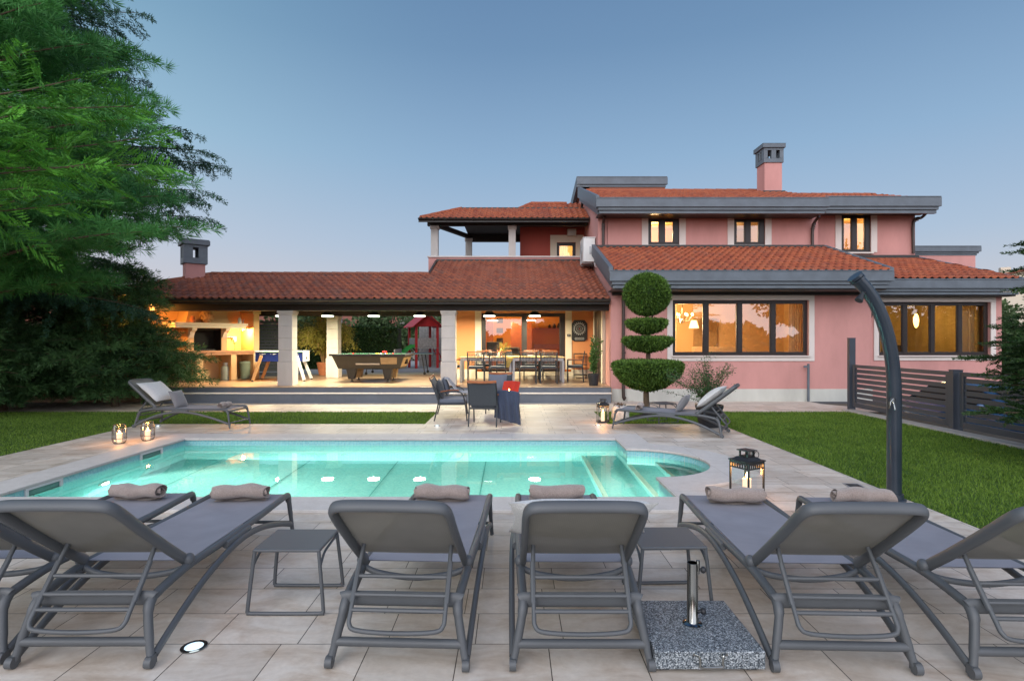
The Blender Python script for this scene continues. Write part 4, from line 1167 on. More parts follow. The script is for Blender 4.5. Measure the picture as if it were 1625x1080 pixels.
def make_lounger():
    t = empty('sun_lounger'); m = MAT['lounger']
    f = MB()
    for s in (-1, 1):
        f.tube(smooth_path([(s * .30, 1.885, .30), (s * .305, 1.86, .345), (s * .31, 1.78, .362), (s * .311, 1.3, .352), (s * .310, .85, .350), (s * .306, .45, .356), (s * .300, .25, .338), (s * .292, .09, .308)], 5),
               [.020] * 5 + [.024] * 26 + [.030] * 5 if False else .024, 12)
    # end bar at the foot, rear flat bar, sagging bar under the hinge
    f.tube([(-.298, 1.885, .335), (.298, 1.885, .335)], .019, 10)
    f.build('rail_frame', m, t, smooth=True)
    b = MB()
    b.tube(smooth_path([(-.295, .09, .306), (-.25, .09, .310), (.25, .09, .310), (.295, .09, .306)], 4), [.024] + [.034] * 11 + [.024], 12, flat=(.6, 1.15))
    b.build('rear_crossbar', m, t, smooth=True)
    b = MB(); b.tube(smooth_path([(-.30, .40, .35), (-.2, .385, .318), (0, .375, .30), (.2, .385, .318), (.30, .40, .35)], 5), .017, 10)
    b.build('bow_crossbar', m, t, smooth=True)
    # rear legs with their wheels, front legs
    for s in (-1, 1):
        l = MB()
        l.tube(smooth_path([(s * .292, .10, .312), (s * .296, .06, .262), (s * .318, .03, .15), (s * .343, .005, .035)], 5), [.026] * 6 + [.022] * 6 + [.019] * 4, 12)
        l.box(s * .346 - .014, s * .346 + .014, -.022, .03, .012, .06)
        lo = l.build('rear_leg', m, t, smooth=True)
        w = MB(); w.tube([(s * .346 - .017, -.008, .030), (s * .346 + .017, -.008, .030)], .0295, 18); w.build('wheel', m, lo, smooth=True)
        a = MB()
        a.tube(smooth_path([(s * .312, 1.905, .10), (s * .322, 1.65, .185), (s * .338, 1.3, .275), (s * .350, 1.0, .312), (s * .354, .75, .296), (s * .354, .48, .238), (s * .352, .24, .150), (s * .348, .03, .05)], 5),
               .0205, 12, flat=(.8, 1.1))
        a.tube([(s * .328, 1.10, .338), (s * .330, .78, .334)], .024, 10)
        a.build('arched_leg', m, t, smooth=True)
        g = MB(); g.tube(smooth_path([(s * .302, 1.88, .33), (s * .308, 1.905, .2), (s * .318, 1.935, .012)], 4), [.019] * 5 + [.016] * 4, 10)
        g.build('foot_leg', m, t, smooth=True)
        h = MB(); h.ball((s * .308, .405, .388), .030, .038, .036, 12, 8); h.build('hinge', m, t, smooth=True)
    c = MB(); c.tube([(-.322, .024, .118), (.322, .024, .118)], .0225, 12); c.build('lower_crossbar', m, t, smooth=True)
    c = MB(); c.tube([(-.312, 1.91, .115), (.312, 1.91, .115)], .013, 8); c.build('foot_crossbar', m, t, smooth=True)
    # slings
    def sheet(y0, z0, y1, z1, hw0, hw1, sag, th=.004, n=10, ny=14):
        mb = MB(); vs = []; fs = []
        for q in (0, 1):
            for i in range(ny + 1):
                v = i / ny
                for j in range(n + 1):
                    u = -1 + 2 * j / n; hw = hw0 + (hw1 - hw0) * v
                    d = sag * (1 - u * u) * math.sin(math.pi * min(1, max(0, v)))
                    y = y0 + (y1 - y0) * v; z = z0 + (z1 - z0) * v
                    L = math.hypot(y1 - y0, z1 - z0); ny_, nz_ = -(z1 - z0) / L, (y1 - y0) / L
                    vs.append((u * hw, y - ny_ * (d + q * th), z - nz_ * (d + q * th)))
        N = (ny + 1) * (n + 1)
        for q in (0, 1):
            for i in range(ny):
                for j in range(n):
                    a = q * N + i * (n + 1) + j; fs.append((a, a + 1, a + n + 2, a + n + 1) if q == 0 else (a, a + n + 1, a + n + 2, a + 1))
        mb._add(vs, fs); return mb
    sheet(.43, .373, 1.87, .362, .290, .285, .012).build('seat_sling', MAT['sling'], t, smooth=True)
    # backrest
    hy, hz, ty, tz = .405, .385, -.19, .868
    def bp(x, q, off=0): # q from hinge 0 to top 1
        L = math.hypot(ty - hy, tz - hz); ny_, nz_ = (tz - hz) / L, -(ty - hy) / L
        bow = .008 * math.sin(math.pi * q)
        return (x, hy + (ty - hy) * q - ny_ * (bow - off), hz + (tz - hz) * q - nz_ * (bow - off))
    k = MB()
    pth = [bp(-.288, 0), bp(-.287, .3), bp(-.284, .65), bp(-.282, .86), bp(-.272, .955), bp(-.235, 1.0), bp(-.12, 1.012), bp(.12, 1.012), bp(.235, 1.0), bp(.272, .955), bp(.282, .86), bp(.284, .65), bp(.287, .3), bp(.288, 0)]
    k.tube(smooth_path(pth, 5), .0235, 14, flat=(.8, 1.3))
    bf = k.build('backrest_frame', m, t, smooth=True)
    s_ = MB(); vs = []; fs = []; n = 10; nq = 16
    for q in (0, 1):
        for i in range(nq + 1):
            v = .14 + .855 * i / nq
            for j in range(n + 1):
                u = -1 + 2 * j / n
                hw = .268 if v < .86 else .268 - .03 * ((v - .86) / .14) ** 2
                vs.append(bp(u * hw, v, .016 - .005 * (1 - u * u) * math.sin(math.pi * v) - q * .004))
    N = (nq + 1) * (n + 1)
    for q in (0, 1):
        for i in range(nq):
            for j in range(n):
                a = q * N + i * (n + 1) + j; fs.append((a, a + 1, a + n + 2, a + n + 1) if q else (a, a + n + 1, a + n + 2, a + 1))
    s_._add(vs, fs); s_.build('backrest_sling', MAT['sling_back'], t, smooth=True)
    # ladder shaped prop behind the backrest
    d = MB()
    d.tube(smooth_path([(-.238, .215, .545), (-.240, .10, .40), (-.240, .00, .28), (-.235, -.035, .235), (-.19, -.05, .213), (0, -.055, .205), (.19, -.05, .213), (.235, -.035, .235), (.240, .00, .28), (.240, .10, .40), (.238, .215, .545)], 5), .0115, 10)
    for y, z in ((.115, .415), (.055, .345), (.008, .288)): d.tube([(-.238, y, z), (.238, y, z)], .0115, 8)
    for s in (-1, 1): d.tube([(s * .242, .16, .475), (s * .242, .03, .315)], .014, 8)
    d.build('back_prop', m, t, smooth=True)
    return t

proto = make_lounger()
LG = 'grey sun loungers around the pool'
lspots = [ # x, y of the wheel midpoint, rotation, label
    ((-2.95, 2.86), 1.5, 'grey sun lounger cut off by the left edge of the photo, second from the left table, white pillow on it'),
    ((-2.17, 2.83), .3, 'grey sun lounger directly left of the small side table at the left'),
    ((-.575, 2.82), -2.6, 'grey sun lounger seen from behind, right of the small table at left, no pillow'),
    ((.35, 2.81), -.3, 'grey sun lounger seen from behind with a pale pillow, left of the granite parasol base'),
    ((1.655, 2.79), -2.0, 'grey sun lounger right of the granite parasol base, towel beside the big lantern'),
    ((2.60, 2.73), -2.0, 'grey sun lounger cut off by the right edge of the photo'),
    ((3.715, 9.78), 60.7, 'grey sun lounger across the pool on the right, beside the topiary tree, facing left'),
    ((-7.10, 10.95), -97.5, 'grey sun lounger across the pool on the left, behind the two candle jars'),
]
for i, (p, a, lab) in enumerate(lspots):
    o = proto if i == 0 else copy_tree(proto)
    o.location = (p[0], p[1], .002); o.rotation_euler = (0, 0, R(a)); tag(o, lab, 'sun lounger', LG)
    lspots[i] = o
proto['label'] = 'grey sun lounger at the left edge of the photo with a white pillow on it'

def on(o, x, y, z):
    return Matrix.Translation(o.location) @ Matrix.Rotation(o.rotation_euler.z, 4, 'Z') @ Vector((x, y, z))
TZ = .366
for i, (dx, dy, rz, lab) in enumerate([(-.03, 1.66, -6, 'beige rolled towel on the lounger at the left edge, leftmost towel'), (0.0, 1.66, 3, 'beige rolled towel on the lounger left of the small side table'),
        (-.06, 1.66, 5, 'beige rolled towel on the lounger with no pillow in the middle left'), (0.0, 1.68, 4, 'reddish beige rolled towel on the lounger with the pale pillow'),
        (.05, 1.62, -5, 'beige rolled towel on the lounger in front of the big lantern'), (.09, 1.66, -8, 'beige rolled towel on the rightmost lounger near the shower base'),
        (-.02, 1.50, 0, 'small beige rolled towel on the far lounger by the topiary'), (.0, 1.60, 0, 'small beige rolled towel on the far lounger behind the candle jars')]):
    l = lspots[i]; k = (l.rotation_euler.z + R(rz)) if i < 6 else l.rotation_euler.z + R(8)
    towel(on(l, dx, dy, TZ), k, lab, L=.42 if i < 6 else .36, r=.070 if i < 6 else .058, seed=i)

def lean(l, x, q, off, w, h, t, mat, lab, name='cushion', seed=0, tw=0, grp=None):
    """cushion leaning on the backrest of lounger l, q along the backrest"""
    hy, hz, ty, tz = .405, .385, -.19, .868
    L = math.hypot(ty - hy, tz - hz); ny_, nz_ = (tz - hz) / L, -(ty - hy) / L
    p = on(l, x, hy + (ty - hy) * q + ny_ * off, hz + (tz - hz) * q + nz_ * off)
    tilt = math.atan2(-(ty - hy), tz - hz)
    return cushion(name, w, h, t, mat, p, (tilt, tw, l.rotation_euler.z), lab, grp, seed)
lean(lspots[3], .01, .50, .10, .76, .40, .15, 'cush_white', 'pale cushion poking out on both sides behind the backrest of the middle lounger', seed=3)
lean(lspots[0], .02, .50, .085, .66, .46, .16, 'cush_white', 'white cushion on the lounger at the left edge', seed=4)
lean(lspots[6], 0, .42, .10, .62, .55, .17, 'cush_white', 'big white cushion on the far lounger by the topiary tree', seed=5)
lean(lspots[7], 0, .42, .10, .62, .55, .17, 'cush_white', 'big white cushion on the far lounger behind the candle jars', seed=6)
def stand_c(l, x, y, z, lab, seed, tilt=.5):
    p = on(l, x, y, z); return cushion('cushion', .36, .36, .13, 'cush_grey', p, (tilt, 0, l.rotation_euler.z), lab, None, seed)
stand_c(lspots[6], .02, .72, .52, 'small grey cushion in front of the big white one on the right far lounger', 8, .55)
stand_c(lspots[7], .02, .66, .52, 'small grey cushion in front of the big white one on the left far lounger', 9, .45)

def make_table():
    t = empty('side_table'); m = MAT['lounger']
    k = MB(); k.box(-.205, .205, -.185, .185, .372, .392); k.build('table_top', m, t, bevel=.009, seg=3)
    for s in (-1, 1):
        y = s * .172
        u = MB(); u.tube(smooth_path([(-.192, y, .372), (-.197, y + s * .004, .34), (-.226, y + s * .02, .05), (-.222, y + s * .022, .020), (-.19, y + s * .022, .012), (.19, y + s * .022, .012), (.222, y + s * .022, .020), (.226, y + s * .02, .05), (.197, y + s * .004, .34), (.192, y, .372)], 5), .0115, 10)
        u.build('leg_loop', m, t, smooth=True)
        b = MB(); b.tube(smooth_path([(s * .203, -.176, .285), (s * .200, -.1, .335), (s * .198, 0, .35), (s * .198, .17, .36)], 4), .008, 8); b.build('brace', m, t, smooth=True)
    return t
tb = make_table(); tb.location = (-1.36, 3.56, .002)
tag(tb, 'small grey side table between the second and third lounger from the left', 'side table', 'grey side tables')
tb2 = copy_tree(tb); tb2.location = (.985, 3.60, .002); tb2.rotation_euler = (0, 0, R(1.5))
tb2['label'] = 'small grey side table behind the granite parasol base'
tb3 = copy_tree(tb); tb3.location = (3.05, 11.35, .002); tb3.rotation_euler = (0, 0, R(20))
tb3['label'] = 'small grey side table behind the far lounger by the topiary tree'

# ------------------------------------------------------------------ parasol base
t = empty('parasol_base', (.983, 3.055, .002), R(0), 'speckled grey granite parasol base with a chrome tube and carrying handle', 'parasol base')
m = MB(); m.box(-.275, .275, -.275, .275, .018, .108); m.build('granite_slab', MAT['granite'], t, bevel=.006, seg=2)
m = MB()
for x, y in ((-.22, -.22), (.22, -.22), (-.22, .22), (.22, .22)): m.box(x - .025, x + .025, y - .025, y + .025, 0, .0178)
m.build('foot_pads', MAT['blackpot'], t)
m = MB(); m.lathe([(.0, .109), (.052, .109), (.052, .113), (.034, .118), (.0292, .124), (.0292, .44), (.026, .44), (.026, .16), (0, .16)], 0, 0, 28); tu = m.build('pole_tube', MAT['steel'], t, smooth=True)
for z in (.175, .40):
    m = MB(); m.tube([(.028, 0, z), (.046, 0, z)], .008, 8); m.ball((.058, 0, z), .016, .018, .018, 12, 8); m.build('clamp_knob', MAT['blackpot'], tu, smooth=True)
m = MB(); m.tube([(.030, 0, .38), (.030, 0, .452)], .010, 8); m.build('clamp', MAT['steel'], tu, smooth=True)
m = MB(); m.tube(smooth_path([(-.075, -.276, .096), (-.060, -.290, .094), (-.055, -.292, .06), (-.05, -.293, .040), (.05, -.293, .040), (.055, -.292, .06), (.060, -.290, .094), (.075, -.276, .096)], 4), .0062, 8)
m.box(-.085, -.055, -.279, -.2752, .088, .100); m.box(.055, .085, -.279, -.2752, .088, .100)
m.build('handle', MAT['steel'], t, smooth=True)

# ------------------------------------------------------------------ ground spots, drain
def spot(x, y, lab, r=.065, p=.25, lit=True):
    t = empty('ground_spot', (x, y, .001), 0, lab, 'ground light', 'round lights set in the paving')
    MB().lathe([(r * .72, 0), (r, 0), (r, .005), (r * .78, .008), (r * .72, .006)], 0, 0, 24).build('ring', MAT['steel'], t, smooth=True)
    MB().lathe([(0, .004), (r * .72, .004)], 0, 0, 20).build('lens', MAT['spot_white'] if lit else MAT['silver'], t)
    add_point((0, 0, .06), p, (.85, .95, 1.0), .03, t)
    return t
spot(-1.712, 3.02, 'round steel ground spot shining between the loungers at the bottom left', .066, .10)
spot(-1.45, 10.85, 'small lit ground spot in front of the sofa with the striped throw', .06, .3)
spot(1.68, 10.95, 'small lit ground spot in front of the small lantern', .06, .3)
spot(-6.85, 10.85, 'small lit ground spot under the far left lounger', .06, .3)
t = empty('floor_drain', (3.86, 6.2, .001), R(-8), 'long grey slotted drain cover in the paving near the shower', 'drain')
m = MB(); m.box(-.085, .085, -.27, -.255, 0, .006); m.box(-.085, .085, .255, .27, 0, .006); m.box(-.085, -.07, -.2549, .2549, 0, .006); m.box(.07, .085, -.2549, .2549, 0, .006); m.build('rim', MAT['silver'], t)
m = MB()
for k in range(18): m.box(-.0695, .0695, -.245 + k * .028, -.232 + k * .028, .0005, .005)
m.build('slats', MAT['dark_metal'], t)

# ------------------------------------------------------------------ lanterns
def make_lantern(loc, rz, lab, sc=1.0, power=5):
    s = 1.0
    t = empty('lantern', loc, rz, lab, 'lantern', 'black lanterns with a candle'); bm_ = MAT['black_metal']
    q = .095 * s
    m = MB(); m.box(-q - .012, q + .012, -q - .012, q + .012, .012, .024)
    for x in (-q, q):
        for y in (-q, q): m.box(x - .009, x + .009, y - .009, y + .009, 0, .0118)
    m.build('base', bm_, t, bevel=.002)
    m = MB()
    for x in (-q, q):
        for y in (-q, q): m.box(x - .0065, x + .0065, y - .0065, y + .0065, .0242, .352)
    m.build('frame', bm_, t)
    m = MB()
    for k in range(7):
        a = -q + .0066 + (2 * q - .0132) * k / 7; b = a + .012
        for z in (1,):
            m.box(a, b, -q - .003, -q + .003, .302, .33); m.box(a, b, q - .003, q + .003, .302, .33)
            m.box(-q - .003, -q + .003, a, b, .302, .33); m.box(q - .003, q + .003, a, b, .302, .33)
    for z0, z1 in ((.29, .3018), (.3302, .352), (.0245, .036)):
        m.box(-q + .0066, q - .0066, -q - .0035, -q + .0035, z0, z1); m.box(-q + .0066, q - .0066, q - .0035, q + .0035, z0, z1)
        m.box(-q - .0035, -q + .0035, -q + .0066, q - .0066, z0, z1); m.box(q - .0035, q + .0035, -q + .0066, q - .0066, z0, z1)
    m.build('pierced_band', bm_, t)
    m = MB(); m.box(-q - .014, q + .014, -q - .014, q + .014, .3525, .362); m.frustum(0, 0, .3622, .385, q - .01, q - .01, .06, .06); m.build('roof', bm_, t)
    m = MB(); m.box(-.045, .045, -.045, .045, .3855, .395)
    for x in (-.045, .045):
        for y in (-.045, .045): m.box(x - .006 * (1 if x > 0 else -1) - .006, x + .006 - .006 * (1 if x > 0 else -1), y - .006 - .006 * (1 if y > 0 else -1), y + .006 - .006 * (1 if y > 0 else -1), .3952, .438)
    for k in (-1, 0, 1): m.box(k * .02 - .004, k * .02 + .004, -.045, -.040, .3952, .438)
    m.box(-.06, .06, -.06, .06, .4382, .445); m.build('cupola', bm_, t)
    m = MB(); m.tube([(.048 + .028 * math.cos(a), -.062 + .0 * a, .405 + .03 * math.sin(a)) for a in np.linspace(0, 2 * math.pi, 20)[:-1]], .0028, 6, closed=True); m.build('ring_handle', bm_, t, smooth=True)
    m = MB()
    for s_ in (-1, 1):
        m.quad((-q + .007, s_ * q, .037), (q - .007, s_ * q, .037), (q - .007, s_ * q, .289), (-q + .007, s_ * q, .289))
        m.quad((s_ * q, -q + .007, .037), (s_ * q, q - .007, .037), (s_ * q, q - .007, .289), (s_ * q, -q + .007, .289))
    m.build('glass_pane', MAT['glass_clear'], t)
    candle(t, .0245, .036, .17, power)
    t.scale = (sc, sc, sc)
    return t
def candle(t, z, r, h, power=3):
    c = MB().lathe([(0, z), (r, z), (r, z + h - .004), (r - .004, z + h), (r * .6, z + h - .006), (0, z + h - .008)], 0, 0, 20).build('candle', MAT['candle'], t, smooth=True)
    MB().tube([(0, 0, z + h - .01), (.001, 0, z + h + .012)], .0015, 5).build('wick', MAT['black'], c)
    MB().lathe([(0, z + h + .006), (.009, z + h + .016), (.010, z + h + .024), (.005, z + h + .042), (0, z + h + .054)], 0, 0, 10).build('flame', MAT['flame'], c, smooth=True)
    add_point((0, 0, z + h + .075), power, (1, .42, .11), .03, t)
make_lantern((2.42, 5.78, .002), R(28), 'large black lantern with a burning candle beside the round end of the pool', 1.18, 4)
make_lantern((1.83, 11.3, .002), R(2), 'small black lantern with a burning candle beside the white stone planter', 1.05, 8)

def make_jar(loc, lab):
    t = empty('candle_jar', loc, 0, lab, 'candle jar', 'glass candle jars by the pool')
    MB().lathe([(0, .006), (.07, .006), (.092, .03), (.10, .08), (.10, .22), (.085, .27), (.08, .30), (.078, .30), (.083, .268), (.097, .218), (.097, .08), (.088, .033), (.066, .010), (0, .010)], 0, 0, 28).build('glass_body', MAT['glass_clear'], t, smooth=True)
    m = MB()
    for r, z in ((.084, .300), (.104, .215), (.104, .085), (.074, .006)): m.tube([(r * math.cos(a), r * math.sin(a), z) for a in np.linspace(0, 2 * math.pi, 25)[:-1]], .004, 6, closed=True)
    for k in range(8):
        a = k * math.pi / 4 + .2; c, s = math.cos(a), math.sin(a)
        m.tube([(c * .074, s * .074, .006), (c * .098, s * .098, .035), (c * .104, s * .104, .085), (c * .104, s * .104, .215), (c * .09, s * .09, .27), (c * .084, s * .084, .30)], .003, 5)
    m.build('wire_cage', MAT['black_metal'], t, smooth=True)
    candle(t, .012, .045, .15, 7)
make_jar((-6.30, 9.0, .002), 'glass candle jar in a wire cage, left one of the two beside the pool')
make_jar((-6.02, 9.27, .002), 'glass candle jar in a wire cage, right one nearer the far lounger')

# ------------------------------------------------------------------ solar shower
t = empty('garden_shower', (3.965, 5.82, -.004), 0, 'tall curved dark solar shower with a steel tap at the edge of the right lawn', 'shower')
pth = smooth_path([(0, 0, .03), (0, 0, .6), (-.003, 0, 1.2), (-.03, 0, 1.5), (-.085, 0, 1.76), (-.175, 0, 2.0), (-.285, 0, 2.18), (-.385, 0, 2.29)], 6)
m = MB(); m.tube(pth, [.068] * 13 + [.066] * (len(pth) - 13), 22); bd = m.build('column', MAT['shower'], t, smooth=True)
e0, e1 = Vector((-.372, 0, 2.276)), Vector((-.412, 0, 2.320)); m = MB(); m.tube([e0, e0.lerp(e1, .35)], .078, 22); m.tube([e0.lerp(e1, .5), e1], .078, 22); m.build('end_cap', MAT['shower'], t, smooth=True)
m = MB(); m.lathe([(0, .005), (.11, .005), (.11, .018), (.085, .026), (.085, .07), (0, .07)], 0, 0, 24)
for k in range(4):
    a = k * math.pi / 2 + .6; m.lathe([(0, .018), (.012, .018), (.012, .03), (0, .03)], .095 * math.cos(a), .095 * math.sin(a), 8)
m.build('base_flange', MAT['shower'], t, smooth=True)
m = MB(); m.tube([(-.33, -.04, 2.15), (-.375, -.075, 2.13)], .012, 8); m.tube([(-.372, -.072, 2.14), (-.40, -.09, 2.10), (-.43, -.10, 2.06)], [.016, .026, .040], 14); m.build('shower_head', MAT['blackpot'], t, smooth=True)
m = MB(); m.tube([(-.04, -.05, 1.05), (-.085, -.10, 1.05)], .022, 12); m.tube([(-.08, -.10, 1.06), (-.115, -.11, 1.03), (-.12, -.11, .96)], .009, 8); m.tube([(-.08, -.10, 1.04), (-.09, -.13, 1.0), (-.085, -.14, .95)], .007, 8); m.build('tap', MAT['steel'], t, smooth=True)

# ------------------------------------------------------------------ gate / fence with horizontal slats
def slat_panel(y0, y1, lab, gname='slatted_fence'):
    t = empty(gname, (8.15, y0, 0), 0, lab, 'fence', 'anthracite slatted fence panels')
    L = y1 - y0
    m = MB(); m.box(-.03, .03, .0, .09, .07, 1.075); m.box(-.03, .03, L - .09, L, .07, 1.075); m.box(-.03, .03, .091, L - .091, .07, .17); m.box(-.03, .03, .091, L - .091, 1.0, 1.075)
    m.build('panel_frame', MAT['fence'], t, bevel=.003)
    m = MB()
    for k in range(7): z = .20 + k * .1145; m.box(-.012, .012, .0912, L - .0912, z, z + .082)
    m.build('slats', MAT['fence'], t)
    return t
slat_panel(10.42, 13.38, 'dark slatted gate panel behind the shower, the far one')
slat_panel(6.9, 10.18, 'dark slatted gate panel running out at the right edge, the near one')
for y, h, w, lab in ((13.47, 1.70, .075, 'tall slim grey post at the far end of the slatted fence'), (10.30, 1.10, .09, 'square dark post between the two fence panels')):
    m = MB(); m.box(8.15 - w, 8.15 + w, y - w * .6, y + w * .6, -.01, h); m.box(8.15 - w - .005, 8.15 + w + .005, y - w * .6 - .005, y + w * .6 + .005, h + .001, h + .015)
    o = m.build('fence_post', MAT['fence'], bevel=.003); tag(o, lab, 'post')

# ------------------------------------------------------------------ parked car on the sunken drive
def make_car():
    t = empty('parked_car', (10.15, 11.6, -.655), R(1), 'dark blue parked car glimpsed through the slatted fence', 'car')
    def loft(sections, name, mat, n=1):
        mb = MB(); vs = []; fs = []; k = len(sections[0][1])
        for y, pr in sections: vs += [(x, y, z) for x, z in pr]
        for i in range(len(sections) - 1):
            for j in range(k - 1): a = i * k + j; fs.append((a, a + 1, a + k + 1, a + k))
        fs.append(tuple(range(k))); fs.append(tuple((len(sections) - 1) * k + j for j in range(k))[::-1])
        mb._add(vs, fs); return mb.build(name, mat, t, autosmooth=50)
    def pr(w, z0, z1, r=.12): return [(-w + .05, z0), (-w, z0 + .1), (-w, z1 - r), (-w + r * .5, z1 - .03), (-w + r * 1.6, z1), (w - r * 1.6, z1), (w - r * .5, z1 - .03), (w, z1 - r), (w, z0 + .1), (w - .05, z0), (-w + .05, z0)]
    loft([(-2.1, pr(.70, .35, .62)), (-1.98, pr(.80, .25, .74)), (-1.5, pr(.86, .2, .86)), (-.8, pr(.87, .2, .93)), (1.2, pr(.87, .2, .95)), (1.9, pr(.84, .22, .92)), (2.05, pr(.76, .3, .8))], 'body', MAT['carblue'])
    loft([(-.95, pr(.72, .90, .93)), (-.35, pr(.62, .90, 1.36)), (.5, pr(.62, .90, 1.42)), (1.2, pr(.62, .90, 1.38)), (1.75, pr(.68, .88, .95))], 'cabin', MAT['carblue'])
    m = MB(); m.prism([(-.60, -.97, .96), (.60, -.97, .96), (.55, -.42, 1.33), (-.55, -.42, 1.33)], (0, -.02, .02)); m.build('windscreen', MAT['black'], t)
    for s in (-1, 1):
        m = MB(); m.prism([(s * .685, -.7, .98), (s * .685, 1.5, .98), (s * .635, 1.1, 1.32), (s * .635, -.2, 1.32)], (s * .03, 0, .01)); m.build('side_window', MAT['black'], t)
        for y in (-1.3, 1.3):
            m = MB(); m.tube([(s * .68, y, .31), (s * .885, y, .31)], .31, 24); w = m.build('wheel', MAT['blackpot'], t, smooth=True)
            m = MB(); m.tube([(s * .884, y, .31), (s * .895, y, .31)], .2, 16); m.build('rim', MAT['silver'], w, smooth=True)
        m = MB(); m.ball((s * .6, -2.02, .62), .16, .06, .07, 10, 6); m.build('headlight', MAT['white_plastic'], t, smooth=True)
        m = MB(); m.ball((s * .95, -.55, 1.0), .09, .06, .07, 8, 6); m.build('mirror', MAT['carblue'], t, smooth=True)
make_car()

# ------------------------------------------------------------------ lounge set in front of the steps
def lounge_chair(W2, D, lab, loc, rz, cat='armchair', cush='cush_dark'):
    """metal armchair, faces +Y in its own frame; W2 half width, D depth"""
    t = empty('garden_armchair' if cat == 'armchair' else 'garden_sofa', loc, rz, lab, cat); dm = MAT['dark_metal']
    for s in (-1, 1):
        m = MB(); m.tube(smooth_path([(s * W2, D / 2 + .02, 0), (s * W2, D / 2 - .02, .36), (s * W2, D / 2 - .08, .55), (s * W2, D / 2 - .22, .605), (s * W2, -D / 2 + .05, .58)], 4), .014, 8); m.build('front_leg', dm, t, smooth=True)
        m = MB(); m.tube(smooth_path([(s * W2, -D / 2 - .05, 0), (s * W2, -D / 2 + .03, .36), (s * W2, -D / 2 - .0, .6), (s * W2, -D / 2 - .14, .86)], 4), .014, 8); m.build('rear_leg', dm, t, smooth=True)
        m = MB(); m.tube(smooth_path([(s * W2, -D / 2 + .08, .60), (s * W2, 0, .632), (s * W2, D / 2 - .14, .625)], 4), .028, 8, flat=(1, .4)); m.build('armrest', MAT['wood_orange'], t, smooth=True)
    m = MB(); m.tube([(-W2, D / 2 - .02, .34), (W2, D / 2 - .02, .34), (W2, -D / 2 + .03, .34), (-W2, -D / 2 + .03, .34)], .014, 8, closed=True); m.box(-W2 + .01, W2 - .01, -D / 2 + .04, D / 2 - .03, .335, .345); m.build('seat_frame', dm, t)
    m = MB(); m.prism([(-W2 + .012, -D / 2 + .02, .40), (W2 - .012, -D / 2 + .02, .40), (W2 - .012, -D / 2 - .13, .83), (-W2 + .012, -D / 2 - .13, .83)], (0, .012, .004)); m.build('back_panel', MAT['sling_back'] if False else MAT['cush_dark'], t)
    m = MB(); m.tube(smooth_path([(-W2 - .01, -D / 2 - .145, .87), (-W2 * .5, -D / 2 - .155, .862), (0, -D / 2 - .16, .858), (W2 * .5, -D / 2 - .155, .862), (W2 + .01, -D / 2 - .145, .87)], 4), .024, 8, flat=(.6, 1.1)); m.build('top_rail', MAT['wood_orange'], t, smooth=True)
    m = MB(); m.box(-W2 + .03, W2 - .03, -D / 2 + .04, D / 2 + .0, .348, .44); m.build('seat_cushion', MAT[cush], t, bevel=.035, seg=4)
    return t
sofa = lounge_chair(.56, .60, 'dark metal garden sofa with grey cushions facing right, striped throw on it', (-1.28, 12.05, .002), R(-86), 'sofa', 'cush_blue')
acA = lounge_chair(.27, .56, 'dark garden armchair seen from behind with a dark blue blanket over its right arm', (-.53, 11.02, .002), R(-6))
acB = lounge_chair(.27, .56, 'dark garden armchair facing the pool with slate cushion and red throw, behind the other chair', (-.30, 12.9, .002), R(176))
cushion('cushion', .44, .44, .14, 'cush_blue', (-.33, 12.98, .66), (R(14), 0, R(176)), 'slate blue cushion on the back of the armchair facing the pool', None, 21)
cushion('cushion', .46, .42, .15, 'cush_dark', (-1.50, 11.78, .64), (R(14), 0, R(-86)), 'charcoal back cushion at the near end of the sofa', None, 22)
cushion('cushion', .46, .42, .15, 'cush_blue', (-1.46, 12.35, .65), (R(14), 0, R(-86)), 'slate back cushion at the far end of the sofa', None, 23)

def drape(name, mat, pts_fn, nu, nv, lab, cat, uvs=False):
    vs = []; uv = []
    for i in range(nu + 1):
        for j in range(nv + 1):
            u, v = i / nu, j / nv; vs.append(pts_fn(u, v)); uv.append((u * 3, v * 3))
    fs = []
    for i in range(nu):
        for j in range(nv):
            a = i * (nv + 1) + j; fs += [a, a + 1, a + nv + 2, a + nv + 1]
    o = mesh_np(name, vs, fs, np.full(nu * nv, 4), MAT[mat], smooth=True, uv=uv)
    so = o.modifiers.new('thick', 'SOLIDIFY'); so.thickness = .012
    tag(o, lab, cat); return o
# blue blanket over the right arm of the armchair seen from behind
def fblue(u, v):
    # u across the chair's right side, v from inside the arm, over it and down to the paving
    x = -.34 + .47 * u + .03 * v * u
    fold = .035 * math.sin(u * 19 + 1.2 * math.sin(v * 4)) * min(1, v * 1.5)
    if v < .22: y = 11.16 - v * 1.35; z = .60 + .09 * math.sin(v / .22 * 1.57) - .10 * (u - .35) ** 2
    else:
        f = (v - .22) / .78; y = 10.863 - .05 * f - .03 * math.sin(3 * f)
        zt = .69 - .10 * (u - .35) ** 2; zb = .17 - .15 * u if u < .95 else .02
        z = zt + (zb - zt) * f
    return (x + .012 * math.sin(v * 9 + u * 5), y + fold, max(z, .015))
drape('blanket', 'throw_blue', fblue, 34, 30, 'dark blue blanket hanging over the arm of the armchair seen from behind', 'blanket')
def fstr(u, v):
    x = -1.50 + v * .72; s = v * .72
    z = .78 - .0 * v if v < .12 else (.78 - (v - .12) * .9 if v < .42 else .49 - .03 * (v - .42) if v < .8 else .478 - (v - .8) * 1.25)
    y = 12.16 + u * .52 + .05 * v - .16 * v * (1 - u)
    return (x, y, z + .015 * math.sin(u * 11 + v * 3) + .04)
drape('throw', 'stripe', fstr, 20, 30, 'grey and white striped throw spread on the garden sofa', 'throw')
